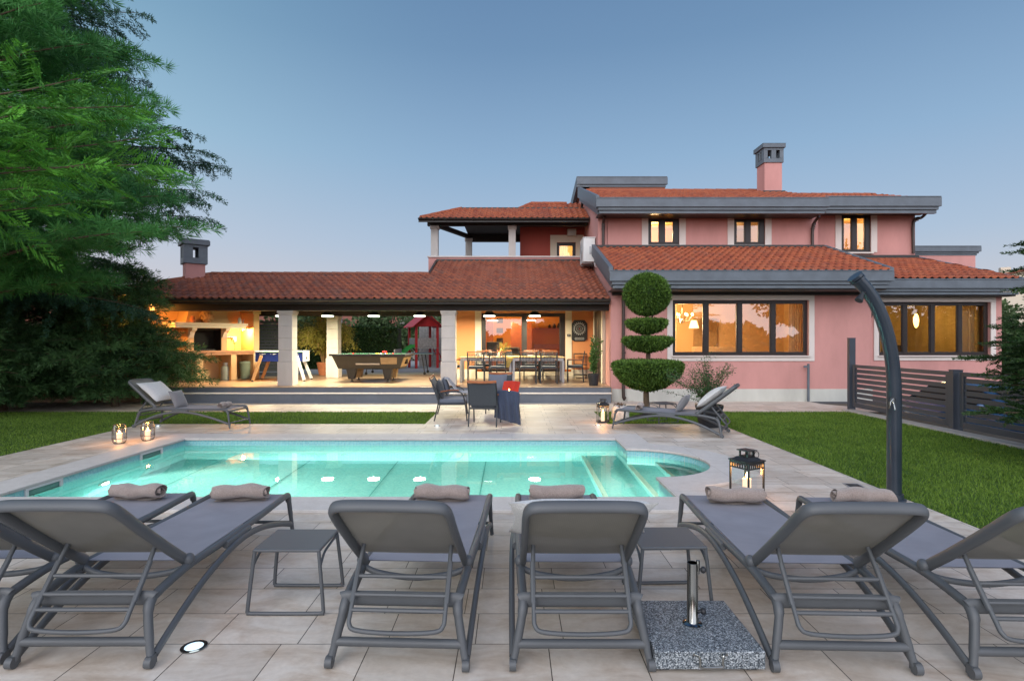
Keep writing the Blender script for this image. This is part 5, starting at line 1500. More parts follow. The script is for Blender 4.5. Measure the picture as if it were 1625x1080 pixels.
def fred(u, v):
    x = -.20 + u * .36
    if v < .3: y = 12.78 - v * .8; z = .66 + .09 * math.sin(v / .3 * 1.57)
    else: y = 12.54 - .10 * (v - .3); z = .75 - (v - .3) * .48
    return (x + .02 * math.sin(v * 6), y + .02 * math.sin(u * 15 + v), z - .05 * (u - .4) ** 2 * 4 * .3)
drape('throw', 'throw_red', fred, 18, 18, 'bright red throw over the arm of the armchair facing the pool', 'throw')
# low table with the candle between the chairs
t = empty('coffee_table', (-.02, 11.85, .002), R(12), 'small round coffee table with a candle, hidden behind the blue blanket', 'coffee table')
m = MB(); m.lathe([(0, .50), (.20, .50), (.20, .525), (0, .525)], 0, 0, 24); m.build('table_top', MAT['wood_orange'], t, bevel=.004)
for k in range(3):
    a = k * 2.094; m = MB(); m.tube([(.14 * math.cos(a), .14 * math.sin(a), .50), (.2 * math.cos(a), .2 * math.sin(a), 0)], .011, 7); m.build('leg', MAT['dark_metal'], t)
t = empty('tea_light', (-.06, 11.78, .528), 0, 'small burning candle on the coffee table by the red throw', 'candle')
candle(t, 0, .03, .06, 5)
# ================================================================== COVERED TERRACE
DZ = .402
def make_pendant(loc, lab, power=130, r=.20):
    t = empty('pendant_lamp', loc, 0, lab, 'ceiling lamp', 'round pendant lamps under the terrace roof')
    MB().lathe([(0, .17), (.05, .17), (.075, .15), (r * .92, .03), (r, 0), (r - .006, 0), (r * .9, .026), (.07, .142), (0, .142)], 0, 0, 28).build('lamp_shade', MAT['dark_metal'], t, smooth=True)
    MB().tube([(0, 0, .17), (0, 0, 2.735 - loc[2])], .012, 8).build('stem', MAT['dark_metal'], t)
    MB().lathe([(0, -.032), (r * .74, -.032), (r * .86, -.018), (r * .88, .012), (0, .02)], 0, 0, 24).build('diffuser', MAT['lamp_white'], t, smooth=True)
    add_disc((0, 0, -.036), power, (1.0, .90, .62), r * .85, t); add_point((0, 0, .20), 7, (.95, 1.0, .6), .01, t)
    return t
for k, (x, lab) in enumerate([(-6.98, 'pendant lamp behind the front left terrace column, leftmost of the row'), (-5.59, 'pendant lamp above the bamboo, left of the pool table'), (-4.19, 'pendant lamp above the middle of the pool table'),
        (-2.80, 'pendant lamp in front of the red play tower'), (-.69, 'pendant lamp above the left half of the dining table'), (.69, 'pendant lamp above the right half of the dining table')]):
    make_pendant((x, 17.0, 2.40), lab)

# ------------------------------------------------------------------ dining set
def make_dchair():
    t = empty('dining_chair'); dm = MAT['dark_metal']; w = .235
    for s in (-1, 1):
        m = MB(); m.tube([(s * w, .24, 0), (s * w, .24, .66), (s * w, -.20, .66)], .014, 7); m.build('front_leg', dm, t)
        m = MB(); m.tube([(s * w, -.24, 0), (s * w, -.20, .45), (s * w, -.27, .92)], .016, 7); m.build('rear_leg', dm, t)
        m = MB(); m.box(s * w - .02, s * w + .02, -.18, .25, .668, .684); m.build('armrest', MAT['wood_orange'], t, bevel=.004)
    m = MB(); m.box(-w + .012, w - .012, -.22, .24, .425, .445); m.build('seat', dm, t)
    m = MB(); m.box(-w + .02, w - .02, -.20, .23, .447, .50); m.build('seat_cushion', MAT['cush_dark'], t, bevel=.02, seg=3)
    m = MB(); m.box(-w - .01, w + .01, -.285, -.255, .90, .93); m.build('top_rail', MAT['wood_orange'], t, bevel=.006)
    m = MB()
    for k in range(11):
        x = -w + .02 + k * (2 * w - .04) / 10; m.bar((x, -.215, .52), (x, -.262, .86), .011)
    for k in range(7): z = .54 + k * .052; m.bar((-w, -.22 - .0125 * k * .6, z), (w, -.22 - .0125 * k * .6, z), .011)
    for k in range(5): m.bar((-w + k * .1, -.224, .54), (-w + k * .1 + .12, -.26, .84), .014, .004)
    m.build('woven_back', dm, t)
    return t
ch = make_dchair()
GD = 'metal dining chairs round the terrace table'
seats = [(-1.04, 16.33, 0, 'dining chair seen from behind, near side of the table, farthest left'), (-.42, 16.33, 0, 'dining chair seen from behind, near side of the table, left of the table centre'),
         (.46, 16.33, 0, 'dining chair seen from behind, near side of the table, right of the table centre'), (1.06, 16.33, 0, 'dining chair seen from behind, near side of the table, farthest right'),
         (-.90, 17.85, 180, 'dining chair on the far side of the table, farthest left'), (-.25, 17.85, 180, 'dining chair on the far side of the table, behind the vase'),
         (.62, 17.85, 180, 'dining chair on the far side of the table, right of the vase'), (1.22, 17.85, 180, 'dining chair on the far side of the table, farthest right'),
         (1.93, 17.0, 82, 'dining chair at the right head of the table, seen from the side'), (-1.80, 17.1, -90, 'dining chair at the left head of the table beside the column')]
for i, (x, y, a, lab) in enumerate(seats):
    c = ch if i == 0 else copy_tree(ch)
    c.location = (x, y, DZ + .002); c.rotation_euler = (0, 0, R(a)); tag(c, lab, 'dining chair', GD)
t = empty('dining_table', (0, 17.1, DZ + .002), 0, 'long extending dining table with silver legs and brown top, laid for a meal', 'dining table')
m = MB(); m.box(-1.58, 1.58, -.48, .48, .725, .75); m.build('table_top', MAT['wood_tan'], t, bevel=.005)
m = MB(); m.box(-1.53, 1.53, -.43, -.40, .64, .7245); m.box(-1.53, 1.53, .40, .43, .64, .7245); m.box(-1.53, -1.50, -.3999, .3999, .64, .7245); m.box(1.50, 1.53, -.3999, .3999, .64, .7245); m.build('apron', MAT['silver'], t)
for x in (-1.52, -.05, .05, 1.52):
    for y in (-.42, .42): m = MB(); m.box(x - .035, x + .035, y - .035, y + .035, 0, .639 if abs(x) > 1 else .724); m.build('leg', MAT['silver'], t, bevel=.004)
def runner(u, v):
    y = 16.60 + v * 1.0 * 1.0; z = DZ + .757 + .003 * math.sin(v * 20 + u * 9)
    x = -.35 + u * 1.75
    if v < .0: pass
    return (x, y + .03 * math.sin(u * 8), z)
drape('table_runner', 'cloth_yellow', runner, 16, 10, 'yellow cloth runner lying on the dining table', 'tablecloth')
def flap(u, v):
    x = -.22 + u * .26 * (1 - .5 * v); return (x + .01 * math.sin(v * 8), 16.585 - .012 * math.sin(u * 7 + v * 2), DZ + .752 - v * .30)
drape('napkin', 'cloth_yellow', flap, 6, 8, 'mustard cloth corner hanging from the front edge of the dining table', 'napkin')
for i, (x, y) in enumerate([(-1.05, 16.85), (-.5, 16.85), (.5, 16.85), (1.05, 16.85), (-.9, 17.4), (.6, 17.4)]):
    o = MB().lathe([(0, 0), (.06, 0), (.12, .018), (.118, .022), (.055, .006), (0, .006)], 0, 0, 20).build('plate', MAT['white_plastic'], smooth=True); o.location = (x, y, DZ + .764)
    tag(o, 'white plate laid on the dining table ' + ['in front of the leftmost near chair', 'left of the hanging napkin', 'right of the hanging napkin', 'in front of the rightmost near chair', 'at the far left place', 'at the far right place'][i], 'plate', 'plates on the dining table')
    o = MB().lathe([(0, 0), (.03, 0), (.03, .003), (.004, .008), (.004, .08), (.032, .11), (.035, .15), (.028, .19), (.026, .19), (.033, .15), (.03, .112), (0, .085)], 0, 0, 14).build('wine_glass', MAT['glass_clear'], smooth=True); o.location = (x + .17, y + .06, DZ + .764)
    tag(o, 'wine glass standing beside the plate ' + ['of the leftmost near place', 'left of the hanging napkin', 'right of the hanging napkin', 'of the rightmost near place', 'of the far left place', 'of the far right place'][i], 'wine glass', 'wine glasses on the dining table')
t = empty('flower_vase', (-.25, 17.1, DZ + .764), 0, 'glass vase with a loose dried bouquet in the middle of the dining table', 'vase')
MB().lathe([(0, 0), (.05, 0), (.06, .06), (.045, .13), (.05, .18), (.046, .18), (.04, .13), (.055, .06), (0, .006)], 0, 0, 18).build('vase_body', MAT['glass_clear'], t, smooth=True)
bq = MB(); rb = random.Random(5)
for k in range(44):
    a = rb.uniform(0, 6.28); r_ = rb.uniform(.05, .22); h = rb.uniform(.22, .42); p = (r_ * math.cos(a), r_ * math.sin(a), h)
    bq.tube([(0, 0, .02), (p[0] * .4, p[1] * .4, h * .6), p], .0022, 4)
    for q in range(3): bq.ball((p[0] + rb.uniform(-.02, .02), p[1] + rb.uniform(-.02, .02), p[2] + rb.uniform(-.03, .03)), .009, nu=5, nv=3)
bq.build('bouquet', MAT['bamboo'], t)
t = empty('table_candle', (-.40, 16.98, DZ + .764), 0, 'bright burning candle beside the vase on the dining table', 'candle'); candle(t, 0, .03, .10, 2.5)

# ------------------------------------------------------------------ things by the dining wall
t = empty('dart_board', (2.22, 18.465, 1.98), 0, 'black electronic dart board with white rings on the orange wall', 'dart board')
m = MB(); pr = []
for x, z in ((-.26, -.30), (-.17, -.36), (.17, -.36), (.26, -.30), (.26, .22), (.17, .34), (-.17, .34), (-.26, .22)): pr.append((x, 0, z))
m.prism(pr, (0, .030, 0)); m.build('cabinet', MAT['black_metal'], t, bevel=.012, seg=3)
m = MB()
for r in (.05, .095, .165, .175): m.tube([(r * math.cos(a), -.004, .06 + r * math.sin(a)) for a in np.linspace(0, 2 * math.pi, 33)[:-1]], .0035, 5, closed=True)
for k in range(20):
    a = (k + .5) * math.pi / 10; m.bar((.10 * math.cos(a), -.004, .06 + .10 * math.sin(a)), (.165 * math.cos(a), -.004, .06 + .165 * math.sin(a)), .003)
    m.box(.205 * math.cos(a) - .008, .205 * math.cos(a) + .008, -.005, -.001, .06 + .205 * math.sin(a) - .01, .06 + .205 * math.sin(a) + .01)
m.build('ring_marks', MAT['white_plastic'], t)
m = MB(); m.lathe([(0, 0), (.018, 0), (.018, .004), (0, .004)], 0, 0, 12); b = m.build('bullseye', MAT['red'], t); b.rotation_euler = (R(90), 0, 0); b.location = (0, -.002, .06)
m = MB()
for x0, x1, z0, z1 in ((-.14, .14, -.245, -.238), (-.14, .14, -.305, -.298), (-.147, -.14, -.305, -.238), (.14, .147, -.305, -.238)): m.box(x0, x1, -.005, -.001, z0, z1)
for k in range(8):
    x = -.115 + k * .031; m.box(x, x + .018, -.005, -.001, -.288, -.284); m.box(x, x + .018, -.005, -.001, -.262, -.258); m.box(x, x + .004, -.005, -.001, -.2839, -.2621)
m.build('score_display', MAT['white_plastic'], t)
t = empty('wall_switch', (1.87, 18.455, 1.82), 0, 'small black switch box on the cream door surround', 'switch')
m = MB(); m.box(-.055, .055, -.02, .012, -.04, .04); m.build('box', MAT['blackpot'], t, bevel=.01)
m = MB(); m.box(-.02, .02, -.026, -.021, -.02, .02); m.build('button', MAT['silver'], t)
t = empty('shelf_rack', (2.22, 18.25, DZ + .002), 0, 'small black metal shelf rack under the dart board', 'shelf rack')
m = MB()
for x in (-.2, .2):
    for y in (-.13, .13): m.tube([(x, y, 0), (x, y, .82)], .01, 6)
m.build('frame', MAT['black_metal'], t)
for z in (.12, .45, .80): m = MB(); m.box(-.2, .2, -.13, .13, z, z + .03); m.build('shelf', MAT['black_metal'], t)
def pot(parent, r0, r1, h, mat, name='pot'):
    o = MB().lathe([(0, 0), (r0, 0), (r1 * .96, h * .86), (r1, h * .86), (r1, h), (r1 * .9, h), (r1 * .86, h * .88), (0, h * .88)], 0, 0, 28).build(name, MAT[mat], parent, smooth=True); return o

# ------------------------------------------------------------------ pool table
t = empty('pool_table', (-4.28, 17.28, DZ + .002), R(-2), 'dark coin operated pool table with green felt in the middle of the terrace', 'pool table')
m = MB(); v = []
for z, a, b in ((.40, .93, .46), (.78, 1.08, .58)): v += [(-a, -b, z), (a, -b, z), (a, b, z), (-a, b, z)]
m._add(v, [(0, 3, 2, 1), (4, 5, 6, 7), (0, 1, 5, 4), (1, 2, 6, 5), (2, 3, 7, 6), (3, 0, 4, 7)]); bd = m.build('cabinet', MAT['poolbody'], t, bevel=.008)
def face(x, z): # a point on the sloping front
    f = (z - .40) / .38; return (x, -(.46 + .12 * f) - .004, z)
m = MB(); m.prism([face(.38, .54), face(.86, .54), face(.88, .74), (.38, *face(.38, .74)[1:])], (0, -.006, 0)); m.build('wood_panel', MAT['woodpanel'], bd)
m = MB(); m.prism([face(-.38, .52), face(.34, .52), face(.34, .565), (-.38, *face(-.38, .565)[1:])], (0, -.008, 0)); m.build('ball_trough', MAT['silver'], bd, bevel=.004)
m = MB(); m.prism([(.955, -.42, .46), (.955, .42, .46), (1.072, .50, .74), (1.072, -.50, .74)], (.006, 0, 0)); m.build('end_panel', MAT['woodpanel'], bd)
m = MB(); m.box(1.0, 1.06, -.1, .1, .53, .68); m.build('slot', MAT['black'], bd)
m = MB(); T0, T1 = .7805, .845
m.box(-1.15, 1.15, -.64, -.52, T0, T1); m.box(-1.15, 1.15, .52, .64, T0, T1); m.box(-1.15, -1.03, -.5199, .5199, T0, T1); m.box(1.03, 1.15, -.5199, .5199, T0, T1); m.build('rail', MAT['blackpot'], t, bevel=.012, seg=3)
m = MB(); m.box(-1.0299, 1.0299, -.5198, .5198, .781, .805); m.build('cloth_bed', MAT['felt'], t)
m = MB()
for s in (-1, 1): m.box(-.98, .98, min(s * .519, s * .475), max(s * .519, s * .475), .8052, .835); m.box(min(s * 1.029, s * .985), max(s * 1.029, s * .985), -.46, .46, .8052, .835)
m.build('cushion_rubber', MAT['felt'], t)
m = MB()
for x in (-1.02, 0, 1.02):
    for y in (-.51, .51): m.lathe([(0, .8365), (.05, .8365), (.05, .848), (0, .848)], x, y, 14)
m.build('pocket', MAT['black'], t)
for x in (-.55, .55):
    for y in (-.33, .33):
        m = MB(); m.frustum(x, y, .09, .405, .09, .08, .15, .11); l = m.build('leg', MAT['poolbody'] if y < 0 else MAT['woodpanel'], t, bevel=.006)
        m = MB(); m.lathe([(0, 0), (.06, 0), (.05, .02), (.02, .03), (.02, .09), (0, .09)], x, y, 14); m.build('levelling_foot', MAT['black_metal'], l, smooth=True)
rb = random.Random(3); bc = [(.5, .02, .02), (.6, .4, .03), (.55, .5, .4), (.02, .05, .3), (.5, .2, .02)]
bmats = [simple('ball_paint_' + n, c, .15, .02) for n, c in zip(('red', 'yellow', 'ivory', 'blue', 'amber'), bc)]
for k, (x, y) in enumerate([(-.55, -.2), (.2, -.1), (.3, -.22), (.38, .02), (.46, -.15), (.6, .1), (.05, .25)]):
    o = MB().ball((0, 0, 0), .028, nu=14, nv=9).build('billiard_ball', bmats[k % 5], smooth=True); o.location = (-4.28 + x, 17.28 + y, DZ + .002 + .834)
    tag(o, ['red', 'yellow', 'ivory', 'blue', 'amber', 'red', 'yellow'][k] + ' billiard ball on the green felt ' + ['alone near the left end', 'left of the ivory one', 'between the yellow and the blue', 'nearest the middle right', 'right of the blue one', 'closest to the right end', 'behind the others in the middle'][k], 'billiard ball', 'balls on the pool table')
o = MB().lathe([(0, 0), (.07, 0), (.09, .05), (.05, .07), (0, .075)], 0, 0, 16).build('bowl', MAT['red'], smooth=True); o.location = (-4.05, 17.82, DZ + .85); tag(o, 'small red bowl upside down on the far rail of the pool table', 'bowl')
# table tennis table behind, on the yard
t = empty('tennis_table', (-4.25, 20.9, .41), R(3), 'blue grey table tennis table with net on the yard behind the pool table', 'table tennis table')
m = MB(); m.box(-1.37, 1.37, -.76, .76, .74, .765); m.build('table_top', simple('tennis_top', (.05, .10, .12), .5), t)
m = MB(); m.box(-.008, .008, -.88, .88, .768, .92); m.build('net', MAT['silver'], t)
for x in (-1.05, 1.05):
    for y in (-.6, .6):
        m = MB(); m.tube([(x, y, .06), (x * .9, y, .74)], .018, 7); l = m.build('leg', MAT['black_metal'], t); m = MB(); m.tube([(x, y - .02, .05), (x, y + .02, .05)], .05, 12); m.build('caster', MAT['black'], l)
# foosball table
t = empty('foosball_table', (-7.17, 17.55, DZ + .002), R(6), 'blue and white football table with four slanted wooden legs behind the front left column', 'football table')
m = MB(); m.box(-.70, .70, -.37, .37, .60, .88); m.build('cabinet', MAT['blue'], t, bevel=.01)
m = MB(); m.box(.702, .716, -.38, .38, .59, .90); m.box(-.716, -.702, -.38, .38, .59, .90); m.build('end_panel', MAT['white_plastic'], t)
m = MB(); m.box(-.72, .72, -.40, -.33, .9005, .925); m.box(-.72, .72, .33, .40, .9005, .925); m.box(-.72, -.65, -.3299, .3299, .9005, .925); m.box(.65, .72, -.3299, .3299, .9005, .925); m.build('top_rail', MAT['white_plastic'], t, bevel=.004)
m = MB(); m.box(.717, .722, -.06, .06, .66, .74); m.build('goal_slot', MAT['black'], t)
m = MB(); m.box(-.64, .64, -.32, .32, .882, .886); m.build('pitch', MAT['felt'], t)
for k in range(8):
    x = -.56 + k * .16; m = MB(); m.tube([(x, -.62 if k % 2 else -.44, .83), (x, .44 if k % 2 else .62, .83)], .008, 6)
    y = -.66 if k % 2 else .66; m.tube([(x, y - .05, .83), (x, y + .05, .83)], .018, 8); m.build('player_rod', MAT['silver'], t)
for sx in (-1, 1):
    for sy in (-1, 1):
        m = MB(); m.bar((sx * .52, sy * .38, .78 if sy < 0 else .66), (sx * .76, sy * .44, .03), .09, .045, up=(0, 1, 0)); l = m.build('leg', MAT['wood_tan'] if sx < 0 else MAT['white_plastic'], t, bevel=.006)
        m = MB(); m.lathe([(0, 0), (.035, 0), (.03, .03), (0, .03)], sx * .765, sy * .44, 12); m.build('foot', MAT['blackpot'], l)

# ------------------------------------------------------------------ outdoor kitchen with fireplace, set across the corner
KR = R(53.8)
t = empty('outdoor_kitchen', (-10.05, 15.9, DZ + .002), KR, 'masonry barbecue kitchen with a hooded fireplace, terracotta counter and open bays lit orange', 'outdoor kitchen')
K = t
m = MB(); m.box(-1.6, 3.05, .80, .98, 0, 2.33); m.build('back_wall', MAT['fire_orange'], t)
m = MB(); m.box(2.84, 3.04, .02, .79, 0, 2.33); m.box(2.80, 3.07, -.02, .795, 2.10, 2.20); m.build('end_pillar', MAT['fire_orange'], t, bevel=.008)
m = MB(); m.box(-1.6, 2.83, -.06, .795, .865, .93); m.build('counter', MAT['counter'], t, bevel=.01)
m = MB(); m.box(-1.55, 2.80, -.02, .79, .80, .8645); m.build('counter_edge', MAT['counter'], t, bevel=.006)
for a in (-1.1, -.08, 1.07, 2.10): m = MB(); m.box(a, a + .18, .0, .79, 0, .7995); m.build('pier', MAT['fire_orange'], t, bevel=.006)
m = MB(); m.box(.88, 1.06, .16, .79, .932, 1.62); m.box(1.88, 2.06, .16, .79, .932, 1.62); m.build('hood_jamb', MAT['fire_orange'], t, bevel=.006)
m = MB(); m.box(1.061, 1.879, .62, .78, .932, 1.62); m.box(1.062, 1.075, .18, .619, .932, 1.62); m.box(1.865, 1.878, .18, .619, .932, 1.62); m.box(1.062, 1.878, .2, .619, 1.56, 1.62); m.build('firebox', MAT['black'], t)
for x in (.97, 1.97):
    m = MB(); m.prism([(x - .07, .155, 1.32), (x - .07, .155, 1.62), (x - .07, -.10, 1.62), (x - .07, -.08, 1.55), (x - .07, .04, 1.50), (x - .07, .10, 1.40)], (.14, 0, 0)); m.build('corbel', MAT['cream'], t, bevel=.006)
m = MB(); m.box(.40, 2.5, -.16, .79, 1.622, 1.70); m.box(.36, 2.54, -.20, .79, 1.702, 1.78); m.build('mantel', MAT['cream'], t, bevel=.01)
m = MB(); m.frustum(1.45, .45, 1.782, 2.33, .65, .34, .50, .30); m.build('hood', MAT['fire_orange'], t)
m = MB(); m.box(1.2, 1.75, .25, .55, .95, .965)
for k in range(9): m.box(1.2 + k * .065, 1.21 + k * .065, .25, .55, .966, .975)
m.tube([(1.3, .3, .932), (1.3, .3, .95)], .008, 6); m.tube([(1.65, .3, .932), (1.65, .3, .95)], .008, 6); m.build('grill_grate', MAT['black_metal'], t)
def on_k(a, b, z): return Matrix.Translation(K.location) @ Matrix.Rotation(KR, 4, 'Z') @ Vector((a, b, z))
o = None
m = MB(); rb = random.Random(2)
for k in range(26):
    ax = Vector((rb.gauss(0, 1), rb.gauss(0, 1), rb.gauss(0, 1))).normalized(); u = ax.orthogonal().normalized(); w_ = ax.cross(u)
    m.tube([(u * math.cos(a) + w_ * math.sin(a)) * .19 * rb.uniform(.97, 1.03) for a in np.linspace(0, 2 * math.pi, 15)[:-1]], .010, 5, closed=True)
o = m.build('wicker_ball', MAT['wood_tan'], smooth=True); o.location = on_k(1.35, -.02, 1.975); tag(o, 'woven wicker ball resting on the fireplace mantel', 'wicker ball')
o = MB().lathe([(0, 0), (.055, 0), (.055, .13), (.03, .16), (.03, .19), (0, .2)], 0, 0, 14).build('storage_jar', MAT['white_plastic'], smooth=True); o.location = on_k(2.36, -.02, 1.781); tag(o, 'white lidded jar at the right end of the fireplace mantel', 'jar')
o = MB().lathe([(0, 0), (.06, 0), (.085, .08), (.05, .15), (.06, .19), (.05, .19), (.04, .15), (0, .14)], 0, 0, 14).build('clay_jug', MAT['terracotta'], smooth=True); o.location = on_k(.95, .0, 1.781); tag(o, 'clay jug left of the wicker ball on the mantel', 'jug')
t = empty('kitchen_lamp', on_k(2.62, .25, 1.60), 0, 'grey cone shaped wall lamp glowing beside the fireplace hood', 'lamp')
MB().lathe([(.035, .2), (.045, .12), (.14, .0), (.134, .0), (.04, .115), (.03, .19)], 0, 0, 20).build('lamp_shade', MAT['silver'], t, smooth=True)
MB().ball((0, 0, .03), .04, nu=12, nv=8).build('bulb', emit('kitchen_bulb', (1, .55, .2), 40), t, smooth=True)
MB().tube([(0, 0, .2), (0, 0, .30), (0, .1, .34)], .012, 6).build('arm', MAT['silver'], t)
add_point((0, 0, -.03), 200, (1, .42, .09), .05, t)
add_point(on_k(.3, -.3, 1.95) , 330, (1, .38, .07), .12, None, name='kitchen_ceiling_light')
t = empty('kitchen_ceiling_lamp', on_k(-.3, -.25, 2.2), 0, 'small warm ceiling lamp over the barbecue counter, partly behind the tree', 'lamp')
MB().lathe([(0, .10), (.09, .10), (.10, .06), (.08, .03), (0, .02)], 0, 0, 18).build('shade', emit('ceiling_shade_glow', (1, .55, .2), 10), t, smooth=True)
bpy.data.objects['kitchen_ceiling_light'].parent = t; bpy.data.objects['kitchen_ceiling_light'].location = (0, 0, -.1)
for i, (a, z, lab) in enumerate([(2.35, 1.35, 'small white shelf bracket left of the lamp on the kitchen wall'), (2.62, 1.28, 'small white soap dispenser on the kitchen wall under the lamp')]):
    m = MB()
    if i == 0: m.box(-.22, .22, -.12, 0, 0, .02); m.box(-.2, -.17, -.1, 0, -.08, -.0005); m.box(.17, .2, -.1, 0, -.08, -.0005); nm = 'wall_shelf'
    else: m.box(-.04, .04, -.06, 0, -.1, .1); m.box(-.015, .015, -.08, -.0601, -.09, -.05); nm = 'soap_dispenser'
    o = m.build(nm, MAT['white_plastic'], bevel=.004); o.location = on_k(a, .797, z); o.rotation_euler = (0, 0, KR); tag(o, lab, nm.replace('_', ' '))
t = empty('kitchen_tap', on_k(2.45, .45, .931), KR, 'thin chrome tap standing on the terracotta counter', 'tap')
MB().tube(smooth_path([(0, 0, 0), (0, 0, .2), (0, -.06, .27), (0, -.13, .24)], 5), .009, 7).build('spout', MAT['steel'], t, smooth=True)
t = empty('waste_bin', (-8.72, 18.35, DZ + .002), 0, 'grey green waste bin in the right hand bay under the counter', 'bin')
MB().lathe([(0, 0), (.15, 0), (.19, .50), (.2, .51), (.19, .52), (0, .52)], 0, 0, 24).build('body', simple('bin_plastic', (.20, .25, .18), .5), t, smooth=True)
MB().lathe([(0, .521), (.19, .521), (.17, .56), (0, .58)], 0, 0, 24).build('lid', simple('bin_lid', (.17, .21, .16), .5), t, smooth=True)
t = empty('gas_bottle', (-9.05, 17.75, DZ + .002), 0, 'grey gas bottle in the open bay beside the waste bin', 'gas bottle')
MB().lathe([(0, 0), (.14, 0), (.15, .04), (.15, .36), (.12, .43), (.05, .46), (.05, .5), (0, .5)], 0, 0, 20).build('tank', simple('gas_grey', (.30, .33, .28), .5), t, smooth=True)
MB().lathe([(.09, .45), (.09, .55), (.085, .55), (.085, .45)], 0, 0, 16).build('collar', MAT['silver'], t, smooth=True)
# dark slatted screen at the back of the terrace
t = empty('slatted_screen', (-8.25, 19.6, DZ + .002), R(4), 'dark slatted privacy screen behind the football table', 'screen')
m = MB(); m.box(-.72, -.66, -.03, .03, 0, 2.0); m.box(.66, .72, -.03, .03, 0, 1.95); m.build('frame', MAT['black_metal'], t)
m = MB()
for k in range(17): m.box(-.655, .655, -.012, .012, .05 + k * .112, .14 + k * .112)
m.build('slats', MAT['fence'], t)
# ------------------------------------------------------------------ AC units
t = empty('air_conditioner', (2.47, 18.35, 4.10), 0, 'white outdoor air conditioner unit on the pink side wall above the lower roof', 'air conditioner')
m = MB(); m.box(-.19, .185, -.45, .45, .06, .82); m.build('casing', MAT['white_plastic'], t, bevel=.015, seg=3)
m = MB(); m.box(-.20, .20, -.46, .46, .821, .85); m.build('top_lid', MAT['white_plastic'], t, bevel=.006)
m = MB(); m.box(.0, .15, -.462, -.4505, .30, .55); m.box(.03, .12, -.475, -.4625, .34, .42); m.build('valve_cover', MAT['silver'], t)
m = MB()
for k in range(5): m.tube([(-.195, .12 + (.05 + k * .065) * math.cos(a), .44 + (.05 + k * .065) * math.sin(a)) for a in np.linspace(0, 2 * math.pi, 25)[:-1]], .004, 5, closed=True)
m.build('fan_grille', MAT['silver'], t)
for y in (-.3, .3): m = MB(); m.box(-.18, .218, y - .02, y + .02, .02, .0595); m.build('bracket', MAT['silver'], t)
m = MB(); m.tube(smooth_path([(.10, -.46, .42), (.15, -.52, .36), (.16, -.52, .05), (.17, -.52, -.08), (.24, -.52, -.12), (.30, -.55, -.10)], 4), .02, 8); m.build('pipe', MAT['pipe_white'], t, smooth=True)
t = empty('wall_air_conditioner', (2.2, 20.72, 5.62), 0, 'small cream air conditioner high on the dark red balcony wall', 'air conditioner')
m = MB(); m.box(-.16, .16, -.1, .07, -.13, .13); m.build('casing', MAT['cream'], t, bevel=.015)
m = MB()
for k in range(4): m.box(-.13, .13, -.108, -.1005, -.09 + k * .05, -.07 + k * .05)
m.build('louvre', MAT['silver'], t)

# ------------------------------------------------------------------ play tower, board fence
t = empty('play_tower', (-4.05, 25.6, .41), R(28), 'red wooden play tower with a pitched roof and green slide behind the terrace', 'play tower')
for x in (-.5, .5):
    for y in (-.5, .5): m = MB(); m.box(x - .05, x + .05, y - .05, y + .05, 0, 1.95); m.build('post', MAT['red'], t, bevel=.006)
m = MB(); m.box(-.55, .55, -.55, .55, .88, .93); m.build('platform', MAT['greywood'], t)
m = MB()
for s in (-1, 1): m.prism([(s * .72, -.7, 1.82), (s * .72, .7, 1.82), (0, .7, 2.42), (0, -.7, 2.42)], (0, 0, .035))
m.build('roof', MAT['red'], t)
m = MB(); m.box(-.449, .449, -.52, -.49, .95, 1.35); m.box(-.449, .449, .49, .52, .95, 1.35); m.box(-.52, -.49, -.449, .449, .95, 1.35); m.build('side_boards', MAT['greywood'], t)
m = MB(); m.box(-.449, .449, -.54, -.46, 1.88, 1.95); m.box(-.449, .449, .46, .54, 1.88, 1.95); m.prism([(-.6, -.53, 1.9), (.6, -.53, 1.9), (0, -.53, 2.38)], (0, .03, 0)); m.build('gable_frame', MAT['red'], t)
m = MB(); sl = smooth_path([(-.52, -.2, .93), (-.75, -.2, .85), (-1.5, -.2, .3), (-1.8, -.2, .2)], 5)
for a, b in zip(sl[:-1], sl[1:]):
    m.quad((a.x, a.y - .2, a.z), (a.x, a.y + .2, a.z), (b.x, b.y + .2, b.z), (b.x, b.y - .2, b.z))
    for s in (-.2, .2): m.quad((a.x, a.y + s, a.z), (b.x, b.y + s, b.z), (b.x, b.y + s, b.z + .14), (a.x, a.y + s, a.z + .14))
m.build('slide', MAT['green'], t)
m = MB(); m.tube([(.55, -.25, .9), (1.0, -.25, 0)], .025, 6); m.tube([(.55, .25, .9), (1.0, .25, 0)], .025, 6)
for k in range(5): f = (k + .7) / 5.4; m.tube([(.55 + .45 * f, -.25, .9 * (1 - f)), (.55 + .45 * f, .25, .9 * (1 - f))], .018, 6)
m.build('ladder', MAT['red'], t)
t = empty('board_fence', (-2.9, 27.2, .41), 0, 'grey vertical board fence behind the play tower', 'fence')
m = MB()
for k in range(26): m.box(-1.6 + k * .14, -1.6 + k * .14 + .13, -.012, .012, 0, 1.95 + .02 * (k % 3))
m.build('boards', MAT['greywood'], t)
m = MB(); m.box(-1.6, 2.0, .013, .05, .4, .48); m.box(-1.6, 2.0, .013, .05, 1.5, 1.58); m.build('rail', MAT['greywood'], t)
